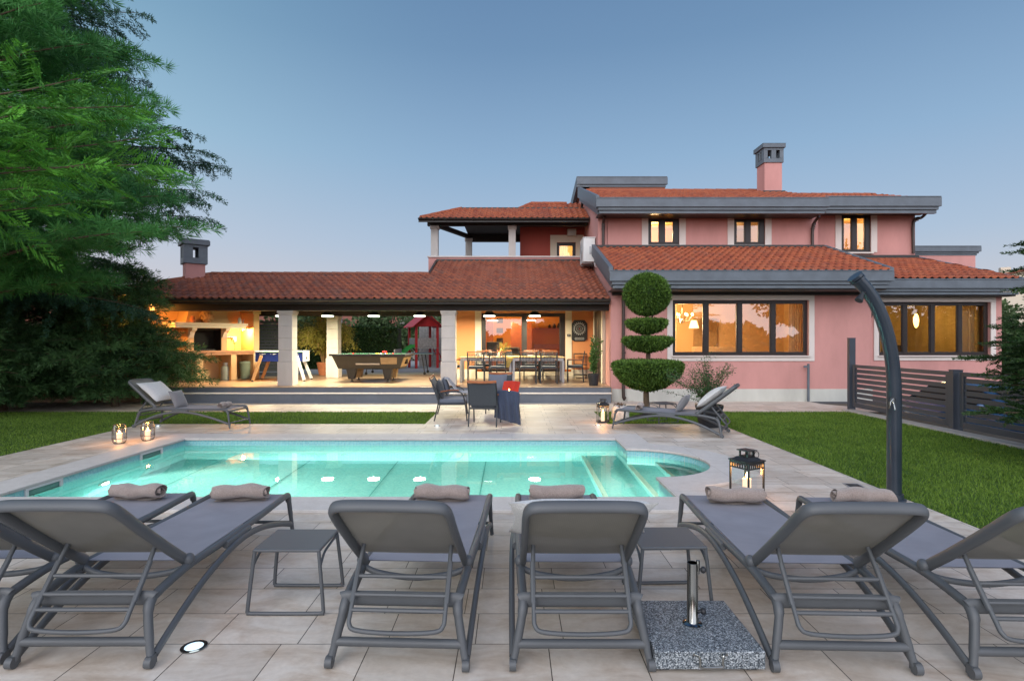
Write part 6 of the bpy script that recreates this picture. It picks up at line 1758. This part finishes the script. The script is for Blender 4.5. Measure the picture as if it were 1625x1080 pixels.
# white pole and neighbours beyond the hedge
t = empty('lamp_pole', (-10.2, 33.5, .0), 0, 'thin white pole standing beyond the hedge', 'pole')
MB().tube([(0, 0, 0), (0, 0, 5.0)], .07, 10).build('pole', MAT['silver'], t)
def house(name, loc, w, d, h, rh, wall_m, roof_m, lab, rz=0, win_=True):
    t = empty(name, loc, rz, lab, 'house'); 
    m = MB(); m.box(-w, w, -d, d, 0, h)
    m.prism([(-w, -d, h), (-w, d, h), (-w, 0, h + rh)], (2 * w, 0, 0)); m.build('wall', MAT[wall_m], t)
    m = MB(); o_ = .5
    for s in (-1, 1): m.prism([(-w - o_, s * (d + o_), h - rh * o_ / d + .02), (w + o_, s * (d + o_), h - rh * o_ / d + .02), (w + o_, 0, h + rh + .02), (-w - o_, 0, h + rh + .02)], (0, 0, .18))
    rf = m.build('roof', MAT[roof_m], t)
    m = MB(); m.box(w * .3, w * .3 + .7, -.4, .3, h + rh * .5, h + rh + .9); m.build('chimney', MAT[wall_m], rf)
    if win_:
        for x in (-w * .5, 0, w * .5):
            for s in (-1, 1):
                m = MB(); m.box(x - .5, x + .5, min(s * d, s * (d + .03)), max(s * d, s * (d + .03)), h * .45, h * .75); m.build('window', MAT['frame_dark'], t)
    return t
house('neighbour_house', (43.5, 49, -2.6), 4.6, 8.5, 7.6, 2.3, 'cream', 'tiles_old', 'cream gabled neighbour house with a brown tiled roof far right behind the spruce', R(62))
house('neighbour_house', (-31, 44, -1), 5, 4, 4.2, 1.6, 'beige', 'tiles_old', 'beige neighbour house glimpsed through the trees at the left', R(10))
house('neighbour_house', (-15, 47, -1), 6, 4, 3.6, 1.5, 'cream', 'tiles_old', 'low cream house seen above the hedge through the terrace', R(-5))
house('neighbour_house', (5.5, -24, -2.2), 5.5, 5, 3.0, 2.0, 'cream', 'tiles_new', 'low cream house with a tiled roof behind the viewer, seen only as a reflection', R(20))
t = empty('garden_wall', (-19, 16.5, 0), R(4), 'beige rendered garden wall at the far left behind the shrubs', 'wall')
m = MB(); m.box(-7, 6.5, -.12, .12, -.1, 2.0); m.build('wall_panel', MAT['beige'], t); m = MB(); m.box(-7.03, 6.53, -.16, .16, 2.002, 2.06); m.build('coping', MAT['white_trim'], t)
# ================================================================== PLANTS
def blades(name, O, D, L, Wd, mat, parent=None, tint=None, seed=0, bend=0.0, stuff=False):
    """many narrow leaves: origin, unit direction, length, half width"""
    rng = np.random.default_rng(seed)
    O = np.asarray(O, np.float64); D = np.asarray(D, np.float64)
    D = D / (np.linalg.norm(D, axis=1, keepdims=True) + 1e-9)
    n = len(O); L = np.broadcast_to(np.asarray(L, float), (n,))[:, None]; Wd = np.broadcast_to(np.asarray(Wd, float), (n,))[:, None]
    P = np.cross(D, rng.normal(size=(n, 3))); P /= (np.linalg.norm(P, axis=1, keepdims=True) + 1e-9)
    v = np.empty((n, 4, 3))
    dn = np.array([0, 0, -1.0]) * bend
    v[:, 0] = O; v[:, 1] = O + D * L * .5 + P * Wd; v[:, 2] = O + D * L + dn * L; v[:, 3] = O + D * L * .5 - P * Wd
    if tint is None: tint = rng.random(n)
    o = mesh_np(name, v, np.arange(4 * n), np.full(n, 4), MAT[mat], parent, tint=np.repeat(tint, 4))
    return o

def limb(pts, r0, r1):
    P = smooth_path(pts, 4); n = len(P)
    return P, [r0 + (r1 - r0) * i / (n - 1) for i in range(n)]

def unit(v): return v / (np.linalg.norm(v, axis=-1, keepdims=True) + 1e-9)

def conifer(name, loc, lab, H, h0, nb, reach, rise, droop, kind, mat, seed, trunk_r=.16, az=None, extra=(), density=1.0, cat='tree', group=None):
    """reach(t): branch length at height fraction t; extra: (height, azimuth, length) of single long branches"""
    rng = np.random.default_rng(seed)
    t = empty(name, loc, 0, lab, cat, group)
    tm = MB(); tm.tube(*limb([(0, 0, -.1), (.05, .03, H * .35), (-.04, .05, H * .7), (0, 0, H)], trunk_r, .02), 10)
    tm.build('trunk', MAT['bark'], t, smooth=True)
    O = []; D = []; Ls = []; Ws = []; T = []
    bm_ = MB()
    specs = []
    for b in range(nb):
        f = (b + rng.random() * .8) / nb; h = h0 + (H - h0) * f
        a = b * 2.399 + rng.normal() * .25
        if az is not None and rng.random() < .55: a = az[0] + (az[1] - az[0]) * rng.random()
        specs.append((h, a, reach(f) * (0.75 + .4 * rng.random()), None))
    for e in extra: specs.append((e[0], e[1], e[2], e[3] if len(e) > 3 else None))
    for h, a, ln, dr in specs:
        if ln < .15: continue
        dr_ = droop if dr is None else dr
        d0 = np.array([math.cos(a), math.sin(a), 0.0]); side = np.array([-math.sin(a), math.cos(a), 0.0])
        npt = 7; pts = []
        for i in range(npt):
            s = i / (npt - 1)
            pts.append(d0 * ln * s + side * .12 * ln * math.sin(s * 2.2 + a * 3) * s + np.array([0, 0, h + rise * ln * s - dr_ * ln * s * s]))
        pts = np.array(pts)
        bm_.tube([tuple(p) for p in pts], [max(.005, (.012 if kind == 'cypress' else .02) * ln ** .6 * (1 - .85 * i / (npt - 1))) for i in range(npt)], 5, caps=False)
        # side shoots
        ns = int(max(6, ln * (7 if kind != 'cypress' else 7) * density))
        ct = rng.random() * .5
        for k in range(ns):
            s = .18 + .82 * (k + rng.random()) / ns
            x = s * (npt - 1); i0 = min(int(x), npt - 2); p = pts[i0] + (pts[i0 + 1] - pts[i0]) * (x - i0); tg = unit(pts[i0 + 1] - pts[i0])
            sgn = 1 if k % 2 else -1
            sl = (.34 + .28 * rng.random()) * ln ** .5 * (1.25 - .8 * s) * (1 if kind != 'cypress' else 1.1)
            if k >= ns - 2: sd = unit(tg + side * sgn * .25)
            else: sd = unit(tg * .75 + side * sgn * (.9 + .3 * rng.random()) + np.array([0, 0, rng.normal() * (.45 if kind == 'cypress' else .25) + (.15 if kind in ('pine', 'cypress') else -.05)]))
            twig(kind, p, sd, tg, sl, O, D, Ls, Ws, T, rng, ct)
    bm_.build('branches', MAT['bark'], t)
    O = np.concatenate(O); D = np.concatenate(D); Ls = np.concatenate(Ls); Ws = np.concatenate(Ws); T = np.concatenate(T)
    blades('crown', O, D, Ls, Ws, mat, t, T, seed)
    return t

def twig(kind, p, sd, tg, sl, O, D, Ls, Ws, T, rng, ct):
    tnt = ct + .5 * rng.random()
    if kind == 'pine':
        m = max(2, int(sl / .19))
        for q in range(m + 1):
            c = p + sd * sl * (.25 + .75 * q / m) + np.array([0, 0, -.03 * q])
            n = 34
            r = unit(rng.normal(size=(n, 3))); dd = unit(sd[None] * (.9 if q == m else .5) + r * .9 + np.array([0, 0, .25]))
            O.append(c[None] + sd[None] * rng.uniform(-.08, .03, (n, 1))); D.append(dd); Ls.append(rng.uniform(.15, .25, n)); Ws.append(np.full(n, .0064)); T.append(np.clip(tnt + rng.normal(0, .12, n), 0, 1))
    elif kind == 'cypress':
        L = sl * 1.15; n = max(8, int(L / .042)); s = np.arange(n) / n
        up = unit(np.cross(sd, tg) + np.array([0, 0, .6]) + rng.normal(size=3) * .9); lat = unit(np.cross(sd, up))
        ax = p[None] + sd[None] * (s * L)[:, None] + np.array([0, 0, -1.0])[None] * (.22 * L * s ** 2)[:, None]
        for sg in (-1, 1):
            tl = (.17 * np.sin(np.pi * (.12 + .88 * s) ** .8) + .03) * (L / .5) ** .5
            d = unit(sd[None] * .85 + lat[None] * sg * .8 + rng.normal(0, .08, (n, 3)) + np.array([0, 0, -.12]))
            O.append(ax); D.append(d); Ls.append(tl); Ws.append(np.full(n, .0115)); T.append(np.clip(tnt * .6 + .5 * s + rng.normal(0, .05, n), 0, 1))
            for q in (.4, .65, .88):
                for s2 in (-1, 1):
                    d2 = unit(d * .8 + lat[None] * s2 * .55 * (1 if sg > 0 else -1) + sd[None] * .25 * s2 + rng.normal(0, .12, (n, 3)))
                    O.append(ax + d * (tl * q)[:, None]); D.append(d2); Ls.append(tl * .36 * (1.15 - q)); Ws.append(np.full(n, .0085)); T.append(np.clip(tnt * .6 + .5 * s + rng.normal(0, .06, n), 0, 1))
    elif kind == 'cedar':
        L = sl * 1.1; n = int(max(24, L * 190)); s = rng.random(n) ** .85
        lat = unit(np.cross(sd, np.array([0, 0, 1.0])))
        hang = rng.random(n)
        c = p[None] + sd[None] * (s * L)[:, None] + lat[None] * (rng.normal(0, .10, n) * (1.1 - s) * L)[:, None] + np.array([0, 0, -1.0])[None] * ((.30 * s ** 2 + .22 * hang ** 2 * (1 - .3 * s)) * L)[:, None]
        O.append(c); D.append(unit(sd[None] * .7 + rng.normal(0, .6, (n, 3)) + np.array([0, 0, -.35]))); Ls.append(rng.uniform(.05, .10, n)); Ws.append(np.full(n, .010)); T.append(np.clip(tnt * .6 + rng.normal(0, .15, n) + .2, 0, 1))
    elif kind == 'juniper':
        L = sl * 1.1; m = max(3, int(L / .09))
        lat = unit(np.cross(sd, rng.normal(size=3)))
        for q in range(m):
            f = (q + .5) / m; c = p + sd * L * f; n = 16
            dd = unit(sd[None] * .9 + lat[None] * (1 if q % 2 else -1) * .5 + rng.normal(0, .42, (n, 3)))
            O.append(c[None] + dd * rng.uniform(0, .10, (n, 1))); D.append(dd); Ls.append(rng.uniform(.06, .13, n)); Ws.append(np.full(n, .008)); T.append(np.clip(tnt + rng.normal(0, .15, n), 0, 1))
    elif kind == 'spruce':
        L = sl; m = int(max(20, L * 210)); s = rng.random(m)
        a = rng.random(m) * 2 * np.pi; u = unit(np.cross(sd, np.array([0.1, 0.2, 1.0]))); w = np.cross(sd, u)
        r = u[None] * np.cos(a)[:, None] + w[None] * np.sin(a)[:, None] * .8 + np.array([0, 0, .25])
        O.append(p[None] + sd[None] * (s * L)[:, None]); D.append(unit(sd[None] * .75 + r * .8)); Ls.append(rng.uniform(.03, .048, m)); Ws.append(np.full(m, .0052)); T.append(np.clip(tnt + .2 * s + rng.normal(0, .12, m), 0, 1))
        for q in range(max(1, int(L / .11))):
            f = (q + .6) / (L / .11 + 1); sg = 1 if q % 2 else -1; s2 = unit(sd * .8 + u * sg * .75); l2 = L * .45 * (1 - f * .6); m2 = int(l2 * 210) + 8
            s_ = rng.random(m2); a = rng.random(m2) * 2 * np.pi; u2 = unit(np.cross(s2, np.array([0.1, 0.2, 1.0]))); w2 = np.cross(s2, u2)
            r = u2[None] * np.cos(a)[:, None] + w2[None] * np.sin(a)[:, None] * .8 + np.array([0, 0, .25])
            O.append(p[None] + sd[None] * L * f + s2[None] * (s_ * l2)[:, None]); D.append(unit(s2[None] * .75 + r * .8)); Ls.append(rng.uniform(.028, .044, m2)); Ws.append(np.full(m2, .0052)); T.append(np.clip(tnt + .25 + rng.normal(0, .12, m2), 0, 1))

# left group
conifer('pine_tree', (-9.7, 9.6, 0), 'tall bright green pine with long needles filling the upper left', 10.5, 2.2, 98,
        lambda f: (3.05 - .9 * f) * math.sin(math.pi * (.22 + .72 * f)) ** .8, .42, .20, 'pine', 'pine', 21, .2, extra=[(2.6, -.25, 3.7), (2.9, .1, 3.75), (8.6, -.3, 2.2), (7.6, .25, 2.3), (6.9, -.45, 2.6), (3.4, -.05, 3.5), (3.9, .25, 3.5), (4.6, -.2, 3.3), (5.2, .1, 3.2), (5.8, -.3, 2.9), (6.4, .15, 2.6), (3.1, -.5, 3.2), (7.2, -.1, 2.3), (3.0, .35, 3.0), (8.0, .1, 2.0)], density=1.15)
conifer('cypress_tree', (-8.1, 6.1, 0), 'cypress with flat bright green feathery sprays reaching in from the left edge', 5.3, 2.6, 16,
        lambda f: 1.6 * math.sin(math.pi * (.25 + .7 * f)) ** .9, .10, .12, 'cypress', 'cypress', 33, .16,
        extra=[(3.3, .02, 3.3, -.02), (3.5, .14, 3.7, .02), (3.95, -.12, 3.4, -.06), (4.2, .1, 3.6, .03), (3.0, -.15, 2.9, .0), (3.45, -.28, 3.1, -.04), (3.7, .3, 3.5, -.05), (2.95, .2, 3.0, -.03)], density=.72)
conifer('cedar_tree', (-12.2, 13.2, 0), 'dark cedar with drooping flat branches standing behind the pine', 13.0, 2.6, 74,
        lambda f: 2.9 * (1 - f) ** .5 + .5, .14, .22, 'cedar', 'cedar', 45, .26,
        extra=[(5.0, -.10, 4.8, .10), (6.4, -.18, 4.5, .11), (6.1, -.02, 4.7, .11), (4.75, -.2, 4.7, .10), (8.1, -.25, 3.2, .1), (8.5, -.1, 3.2, .12), (8.9, -.4, 3.1, .1), (9.4, 0.0, 3.2, .1), (9.9, -.2, 3.1, .1), (7.7, -.1, 3.3, .1), (4.5, .05, 4.6, .1), (5.7, -.3, 4.4, .1), (5.9, .12, 4.8, .1)], density=1.35)
for i, (x, y, h, r_, lab) in enumerate([(-9.95, 14.05, 3.5, 1.75, 'dark feathery juniper shrub in front of the outdoor kitchen'), (-12.2, 13.9, 3.9, 2.1, 'dark juniper shrub left of the one by the kitchen, under the pine'),
        (-14.6, 13.7, 3.5, 2.2, 'dark juniper shrub at the left edge under the trees'), (-11.3, 15.2, 3.0, 1.5, 'dark juniper shrub behind the others close to the terrace steps'), (-11.9, 12.3, 3.1, 1.5, 'dark juniper shrub growing out of the lawn edge, in front of the others')]):
    conifer('juniper_shrub', (x, y, 0), lab, h, .18, 125, (lambda rr: (lambda f: rr * (1.08 - .8 * f ** 1.5) * (.82 + .18 * math.sin(9 * f + rr * 7)) + .1))(r_), .38, .28, 'juniper', 'juniper', 60 + i, .09, density=1.7, cat='shrub', group='dark juniper shrubs on the left')
# spruce at the right edge
conifer('spruce_tree', (7.7, 6.9, 0), 'young dark spruce reaching in at the right edge in front of the fence', 4.3, .55, 150,
        lambda f: 1.42 * (1 - f) ** .65 + .12, .22, .16, 'spruce', 'spruce', 71, .07, az=(R(140), R(230)), density=2.1,
        extra=[(1.75, R(175), 1.35), (2.2, R(185), 1.2), (1.35, R(180), 1.2), (2.7, R(178), 1.1), (3.1, R(184), 1.05), (3.45, R(176), .7), (1.9, R(195), 1.35)])

# ------------------------------------------------------------------ clipped shapes
def leaf_shell(name, mat, parent, shapes, per, ls, seed, core_mat='topiary', jitter=.04):
    """dark solid cores covered with small leaves; shapes: (centre, radius, top flat z, bottom z fn) as lathe profiles"""
    rng = np.random.default_rng(seed); O = []; D = []
    core = MB()
    for (cx, cy, prof) in shapes:
        zc = sum(z for r, z in prof) / len(prof); prof = [(r * .95, zc + (z - zc) * .88) for r, z in prof]
        core.lathe([(r * .93, z) for r, z in prof], cx, cy, 28)
        P = np.array(prof); seg = np.hypot(np.diff(P[:, 0]), np.diff(P[:, 1])); area = seg * (P[1:, 0] + P[:-1, 0]) * np.pi
        for i in range(len(seg)):
            n = int(area[i] * per) + 1; f = rng.random(n); a = rng.random(n) * 2 * np.pi
            r = P[i, 0] + (P[i + 1, 0] - P[i, 0]) * f; z = P[i, 1] + (P[i + 1, 1] - P[i, 1]) * f
            lump = 1 + .035 * np.sin(a * 5 + z * 9) + .03 * np.sin(a * 11 - z * 17) + .03 * np.sin(a * 23 + z * 31) + np.abs(rng.normal(0, .02, n))
            nr = (P[i + 1, 1] - P[i, 1]); nz = -(P[i + 1, 0] - P[i, 0]); L = math.hypot(nr, nz) + 1e-9; nr /= L; nz /= L
            N = np.stack([np.cos(a) * nr, np.sin(a) * nr, np.full(n, nz)], 1)
            if np.mean(P[:, 1]) is not None:
                c = np.array([cx, cy, P[:, 1].mean()]); pos = np.stack([cx + r * np.cos(a) * lump, cy + r * np.sin(a) * lump, z], 1)
                sg = np.sign(((pos - c) * N).sum(1)); N = N * np.where(sg == 0, 1, sg)[:, None]
            O.append(pos - N * rng.random((n, 1)) * jitter); D.append(unit(N + rng.normal(0, .55, (n, 3))))
    O = np.concatenate(O); D = np.concatenate(D)
    k_ = rng.random(len(O)) < .035; O[k_] += D[k_] * rng.uniform(.01, .045, (k_.sum(), 1)); n = len(O)
    blades(name, O, D, rng.uniform(.6, 1.4, n) * ls, ls * .22, mat, parent, None, seed)
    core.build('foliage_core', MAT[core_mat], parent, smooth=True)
t = empty('topiary_tree', (2.96, 12.3, 0), 0, 'clipped topiary tree with a ball on top and three flat topped bowls on one trunk', 'topiary')
Yt = 12.3
def zz(py): return 1.65 - (py - 540) * Yt / FPX
def rr(px): return px * Yt / FPX / 2
ball = [(max(.001, rr(71) * math.sin(a)), zz(467) + rr(74) * math.cos(a)) for a in np.linspace(0, math.pi, 15)]
d1 = [(.001, zz(506)), (rr(40), zz(506)), (rr(62), zz(507)), (rr(66), zz(511)), (rr(58), zz(519)), (rr(40), zz(525)), (rr(14), zz(530)), (.001, zz(531))]
d2 = [(.001, zz(534)), (rr(50), zz(534)), (rr(74), zz(535)), (rr(79), zz(539)), (rr(66), zz(548)), (rr(44), zz(555)), (rr(14), zz(558)), (.001, zz(559))]
d3 = [(.001, zz(570)), (rr(70), zz(570)), (rr(104), zz(572)), (rr(110), zz(580)), (rr(100), zz(594)), (rr(78), zz(607)), (rr(50), zz(616)), (rr(16), zz(621)), (.001, zz(622))]
leaf_shell('clipped_foliage', 'topiary', t, [(0, 0, ball), (0, 0, d1), (0, 0, d2), (0, 0, d3)], 6000, .052, 5)
tm = MB(); tm.tube(*limb([(.02, 0, -.05), (-.02, 0, .5), (.03, .0, 1.4), (0, 0, 2.3)], .075, .035), 10)
tm.tube([(.02, 0, 1.9), (-.12, .03, 2.15)], .02, 6); tm.tube([(.02, 0, 1.9), (.12, -.02, 2.2)], .02, 6); tm.build('trunk', MAT['bark'], t, smooth=True)

def hedge(name, x0, x1, y0, y1, z0, z1, lab, n, ls, seed, mat='hedge'):
    t = empty(name, ((x0 + x1) / 2, (y0 + y1) / 2, z0), 0, lab, 'hedge'); cx, cy = (x0 + x1) / 2, (y0 + y1) / 2
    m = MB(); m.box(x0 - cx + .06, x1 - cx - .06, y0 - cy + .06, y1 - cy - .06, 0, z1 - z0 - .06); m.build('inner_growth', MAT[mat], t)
    rng = np.random.default_rng(seed); fr = rng.random(n); x = rng.uniform(x0, x1, n) - cx; z = rng.uniform(0, z1 - z0, n); y = np.full(n, y0 - cy)
    top = fr < .25; z[top] = z1 - z0; y[top] = rng.uniform(y0 - cy, y1 - cy, top.sum())
    N = np.zeros((n, 3)); N[:, 1] = -1; N[top] = (0, 0, 1)
    O = np.stack([x, y, z + .05 * np.sin(x * 3 + y)], 1) - N * rng.random((n, 1)) * .1
    blades('foliage', O, unit(N + rng.normal(0, .7, (n, 3))), rng.uniform(.7, 1.3, n) * ls, ls * .3, mat, t, None, seed)
hedge('laurel_hedge', -17.5, -4.9, 24.2, 25.2, .41, 2.25, 'dark clipped hedge running behind the terrace', 26000, .09, 8)
hedge('laurel_hedge', 15, 30, 22, 23, -.5, 1.6, 'dark hedge at the far right beyond the drive', 8000, .12, 9)

# bamboo in a terracotta pot
t = empty('bamboo_plant', (-6.72, 20.1, DZ + .01), 0, 'yellow green bamboo in a terracotta pot behind the rear terrace column', 'potted plant')
pot(t, .19, .27, .46, 'terracotta')
rng = np.random.default_rng(4); O = []; D = []; cm = MB()
for k in range(46):
    a = rng.random() * 6.28; sp = rng.random() * 1.15; h = rng.uniform(1.2, 2.1) * (1 - .22 * sp)
    pts = [(.08 * math.cos(a), .08 * math.sin(a), .42), (sp * .35 * math.cos(a), sp * .35 * math.sin(a), .42 + h * .55), (sp * .95 * math.cos(a), sp * .95 * math.sin(a), .42 + h * .9 - .2 * sp), (sp * 1.1 * math.cos(a), sp * 1.1 * math.sin(a), .35 + h * .82 - .25 * sp)]
    P = smooth_path(pts, 4); cm.tube(P, .006, 4, caps=False)
    for q in range(3, len(P)):
        n = 22; p = np.array(P[q]); O.append(p + rng.normal(0, .09, (n, 3))); D.append(unit(np.array([math.cos(a) * .5, math.sin(a) * .5, -.45]) + rng.normal(0, .55, (n, 3))))
cm.build('canes', MAT['wood_tan'], t); O = np.concatenate(O); D = np.concatenate(D)
blades('leaves', O, D, RNG.uniform(.08, .17, len(O)), .011, 'bamboo', t, None, 4)
# leafy plant in a black pot at the corner of the steps
t = empty('potted_plant', (2.26, 15.55, DZ + .006), 0, 'tall leafy plant in a black pot on the terrace beside the side door', 'potted plant')
pot(t, .12, .165, .32, 'blackpot'); O = []; D = []; cm = MB()
for k in range(16):
    a = rng.random() * 6.28; sp = rng.random() * .2; h = rng.uniform(.45, 1.05)
    P = smooth_path([(0, 0, .28), (sp * .5 * math.cos(a), sp * .5 * math.sin(a), .3 + h * .5), (sp * math.cos(a) + .05, sp * math.sin(a), .28 + h)], 5); cm.tube(P, .006, 4, caps=False)
    for q in range(2, len(P)):
        n = 5; O.append(np.array(P[q]) + rng.normal(0, .015, (n, 3))); D.append(unit(np.array([math.cos(a), math.sin(a), .6]) * .5 + rng.normal(0, .5, (n, 3))))
cm.build('stems', MAT['plant'], t); O = np.concatenate(O); D = np.concatenate(D); blades('leaves', O, D, RNG.uniform(.07, .13, len(O)), .022, 'plant', t, None, 6)
# spreading shrub in a black tub behind the right far lounger
t = empty('potted_shrub', (3.78, 10.75, .002), 0, 'wide spreading shrub with thin arching twigs in a black tub behind the right far lounger', 'potted plant')
pot(t, .19, .26, .42, 'blackpot'); O = []; D = []; cm = MB()
for k in range(60):
    a = rng.random() * 6.28; sp = rng.random() * .85; h = rng.uniform(.35, .95) * (1.1 - .45 * sp)
    tip = (sp * math.cos(a) - .12, sp * .6 * math.sin(a), .40 + h)
    P = smooth_path([(.0, 0, .36), (tip[0] * .35, tip[1] * .35, .38 + h * .55), tip], 6); cm.tube(P, [.005] * 6 + [.0028] * (len(P) - 6), 4, caps=False)
    for q in range(3, len(P)):
        n = 10; p = np.array(P[q]); O.append(p + rng.normal(0, .02 + .02 * (k % 3), (n, 3))); D.append(unit(np.array([tip[0], tip[1], .2]) * .5 + rng.normal(0, .6, (n, 3))))
cm.build('twigs', MAT['bark'], t); O = np.concatenate(O); D = np.concatenate(D); blades('leaves', O, D, RNG.uniform(.02, .04, len(O)), .009, 'juniper', t, None, 7)
# rough white stone with plant remains
t = empty('stone_planter', (2.23, 11.55, 0), 0, 'rough white block of stone with a hollow top beside the small lantern', 'stone planter')
rs = random.Random(9); ph = [rs.uniform(0, 6) for _ in range(8)]
def lump(p): return 1 + .06 * math.sin(5 * p.x + ph[0]) * math.sin(4 * p.y + ph[1]) + .05 * math.sin(9 * p.z + ph[2]) * math.sin(8 * p.x + ph[3]) + .03 * math.sin(19 * p.y + ph[4])
def boxy(p):
    m = max(abs(p.x), abs(p.y), abs(p.z)); return (1 / m * .72 + .28) * lump(p)
MB().ball((0, 0, .14), .165, .14, .17, 28, 20, boxy).build('stone_block', MAT['white_stone'], t, smooth=True)
O = rng.normal(0, .05, (60, 3)); O[:, 2] = .32; blades('dry_leaves', O, unit(rng.normal(0, 1, (60, 3)) + np.array([0, 0, .5])), .06, .012, 'bark', t, None, 3)
g = np.random.default_rng(3)
# cloud crowned broadleaf trees
def broadleaf(name, loc, H, Rr, lab, seed, n=5200, ls=.22, mat='farleaf', group=None, trunk=True, squash=.8):
    rng = np.random.default_rng(seed); t = empty(name, loc, 0, lab, 'tree', group)
    tm = MB(); tm.tube(*limb([(0, 0, -.2), (.1, 0, H * .3), (0, .1, H * .7)], .05 * H * .5, .05), 8)
    cl = []
    for k in range(15):
        a = rng.random() * 6.28; r = rng.random() ** .6 * Rr * .72; z = H * (.45 + .5 * rng.random()) * (1 - .18 * r / Rr); cl.append((r * math.cos(a), r * math.sin(a), z, Rr * rng.uniform(.25, .48)))
        tm.tube([(0, 0, H * .3), (cl[-1][0] * .5, cl[-1][1] * .5, H * .42), cl[-1][:3]], [.03 * H * .3, .02 * H * .3, .02], 5)
    tm.build('trunk', MAT['bark'], t, smooth=True)
    O = []; D = []; T = []
    for x, y, z, r in cl:
        m = n // 15; u = unit(rng.normal(size=(m, 3))); q = rng.random(m) ** .35; nz = 1 + .25 * np.sin(u[:, 0] * 7 + x) * np.sin(u[:, 2] * 6 + y)
        O.append(np.array([x, y, z]) + u * (r * q * nz)[:, None] * np.array([1, 1, squash])); D.append(unit(u + rng.normal(0, .8, (m, 3)))); T.append(np.clip(rng.random() * .5 + rng.random(m) * .5, 0, 1))
    O = np.concatenate(O); blades('crown', O, np.concatenate(D), rng.uniform(.6, 1.3, len(O)) * ls, ls * .33, mat, t, np.concatenate(T), seed)
k = 0
for x, y, h, r_, where in [(-30, 52, 6.5, 4.5, 'seen through the gaps of the pine'), (-22, 50, 5.5, 4, 'above the hedge at the left end of the terrace'), (-14.5, 40, 4.6, 3.2, 'above the hedge between the two left columns'), (-9.5, 38, 4.4, 3.0, 'above the hedge over the bamboo'),
        (-5.5, 39, 4.5, 3.0, 'above the hedge behind the play tower'), (-38, 46, 7, 5, 'at the far left edge behind the wall'), (-19, 36, 4.4, 3, 'behind the slatted screen'), (33, 40, 5.0, 4, 'far right beyond the drive'), (26, 31, 4.0, 2.6, 'far right beside the neighbour house')]:
    broadleaf('broadleaf_tree', (x, y, -.5), h, r_, 'distant leafy tree ' + where, 100 + k, group='distant trees behind the house', n=4200, ls=.28); k += 1
for x, y, h, r_, where in [(20.5, -9, 9, 2.6, 'nearest behind the viewer on the right'), (28, -7, 10, 4.2, 'right of the others behind the viewer'), (35, -9, 10, 4.5, 'behind the viewer at the far right'), (-14, -16, 7, 4, 'behind the viewer on the left')]:
    broadleaf('broadleaf_tree', (x, y, -.5), h, r_, 'leafy tree seen only as a window reflection, ' + where, 140 + k, group='trees behind the viewer', n=5000, ls=.30, mat='juniper'); k += 1
# far tree line closing the horizon
rng = np.random.default_rng(77); n = 42000; a = rng.random(n) * 2 * np.pi; rad = rng.uniform(88, 120, n)
hm = 3.0 + 1.6 * np.sin(a * 9) + 1.2 * np.sin(a * 23 + 1) + .8 * np.sin(a * 61)
O = np.stack([rad * np.sin(a), 20 + rad * np.cos(a), rng.random(n) ** .7 * (hm + 1.6) - .5], 1)
o = blades('distant_wood', O, unit(rng.normal(0, 1, (n, 3))), 1.7, .7, 'farleaf', None, None, 77); tag(o, 'low belt of distant trees on the horizon', 'wood', None, 'stuff')
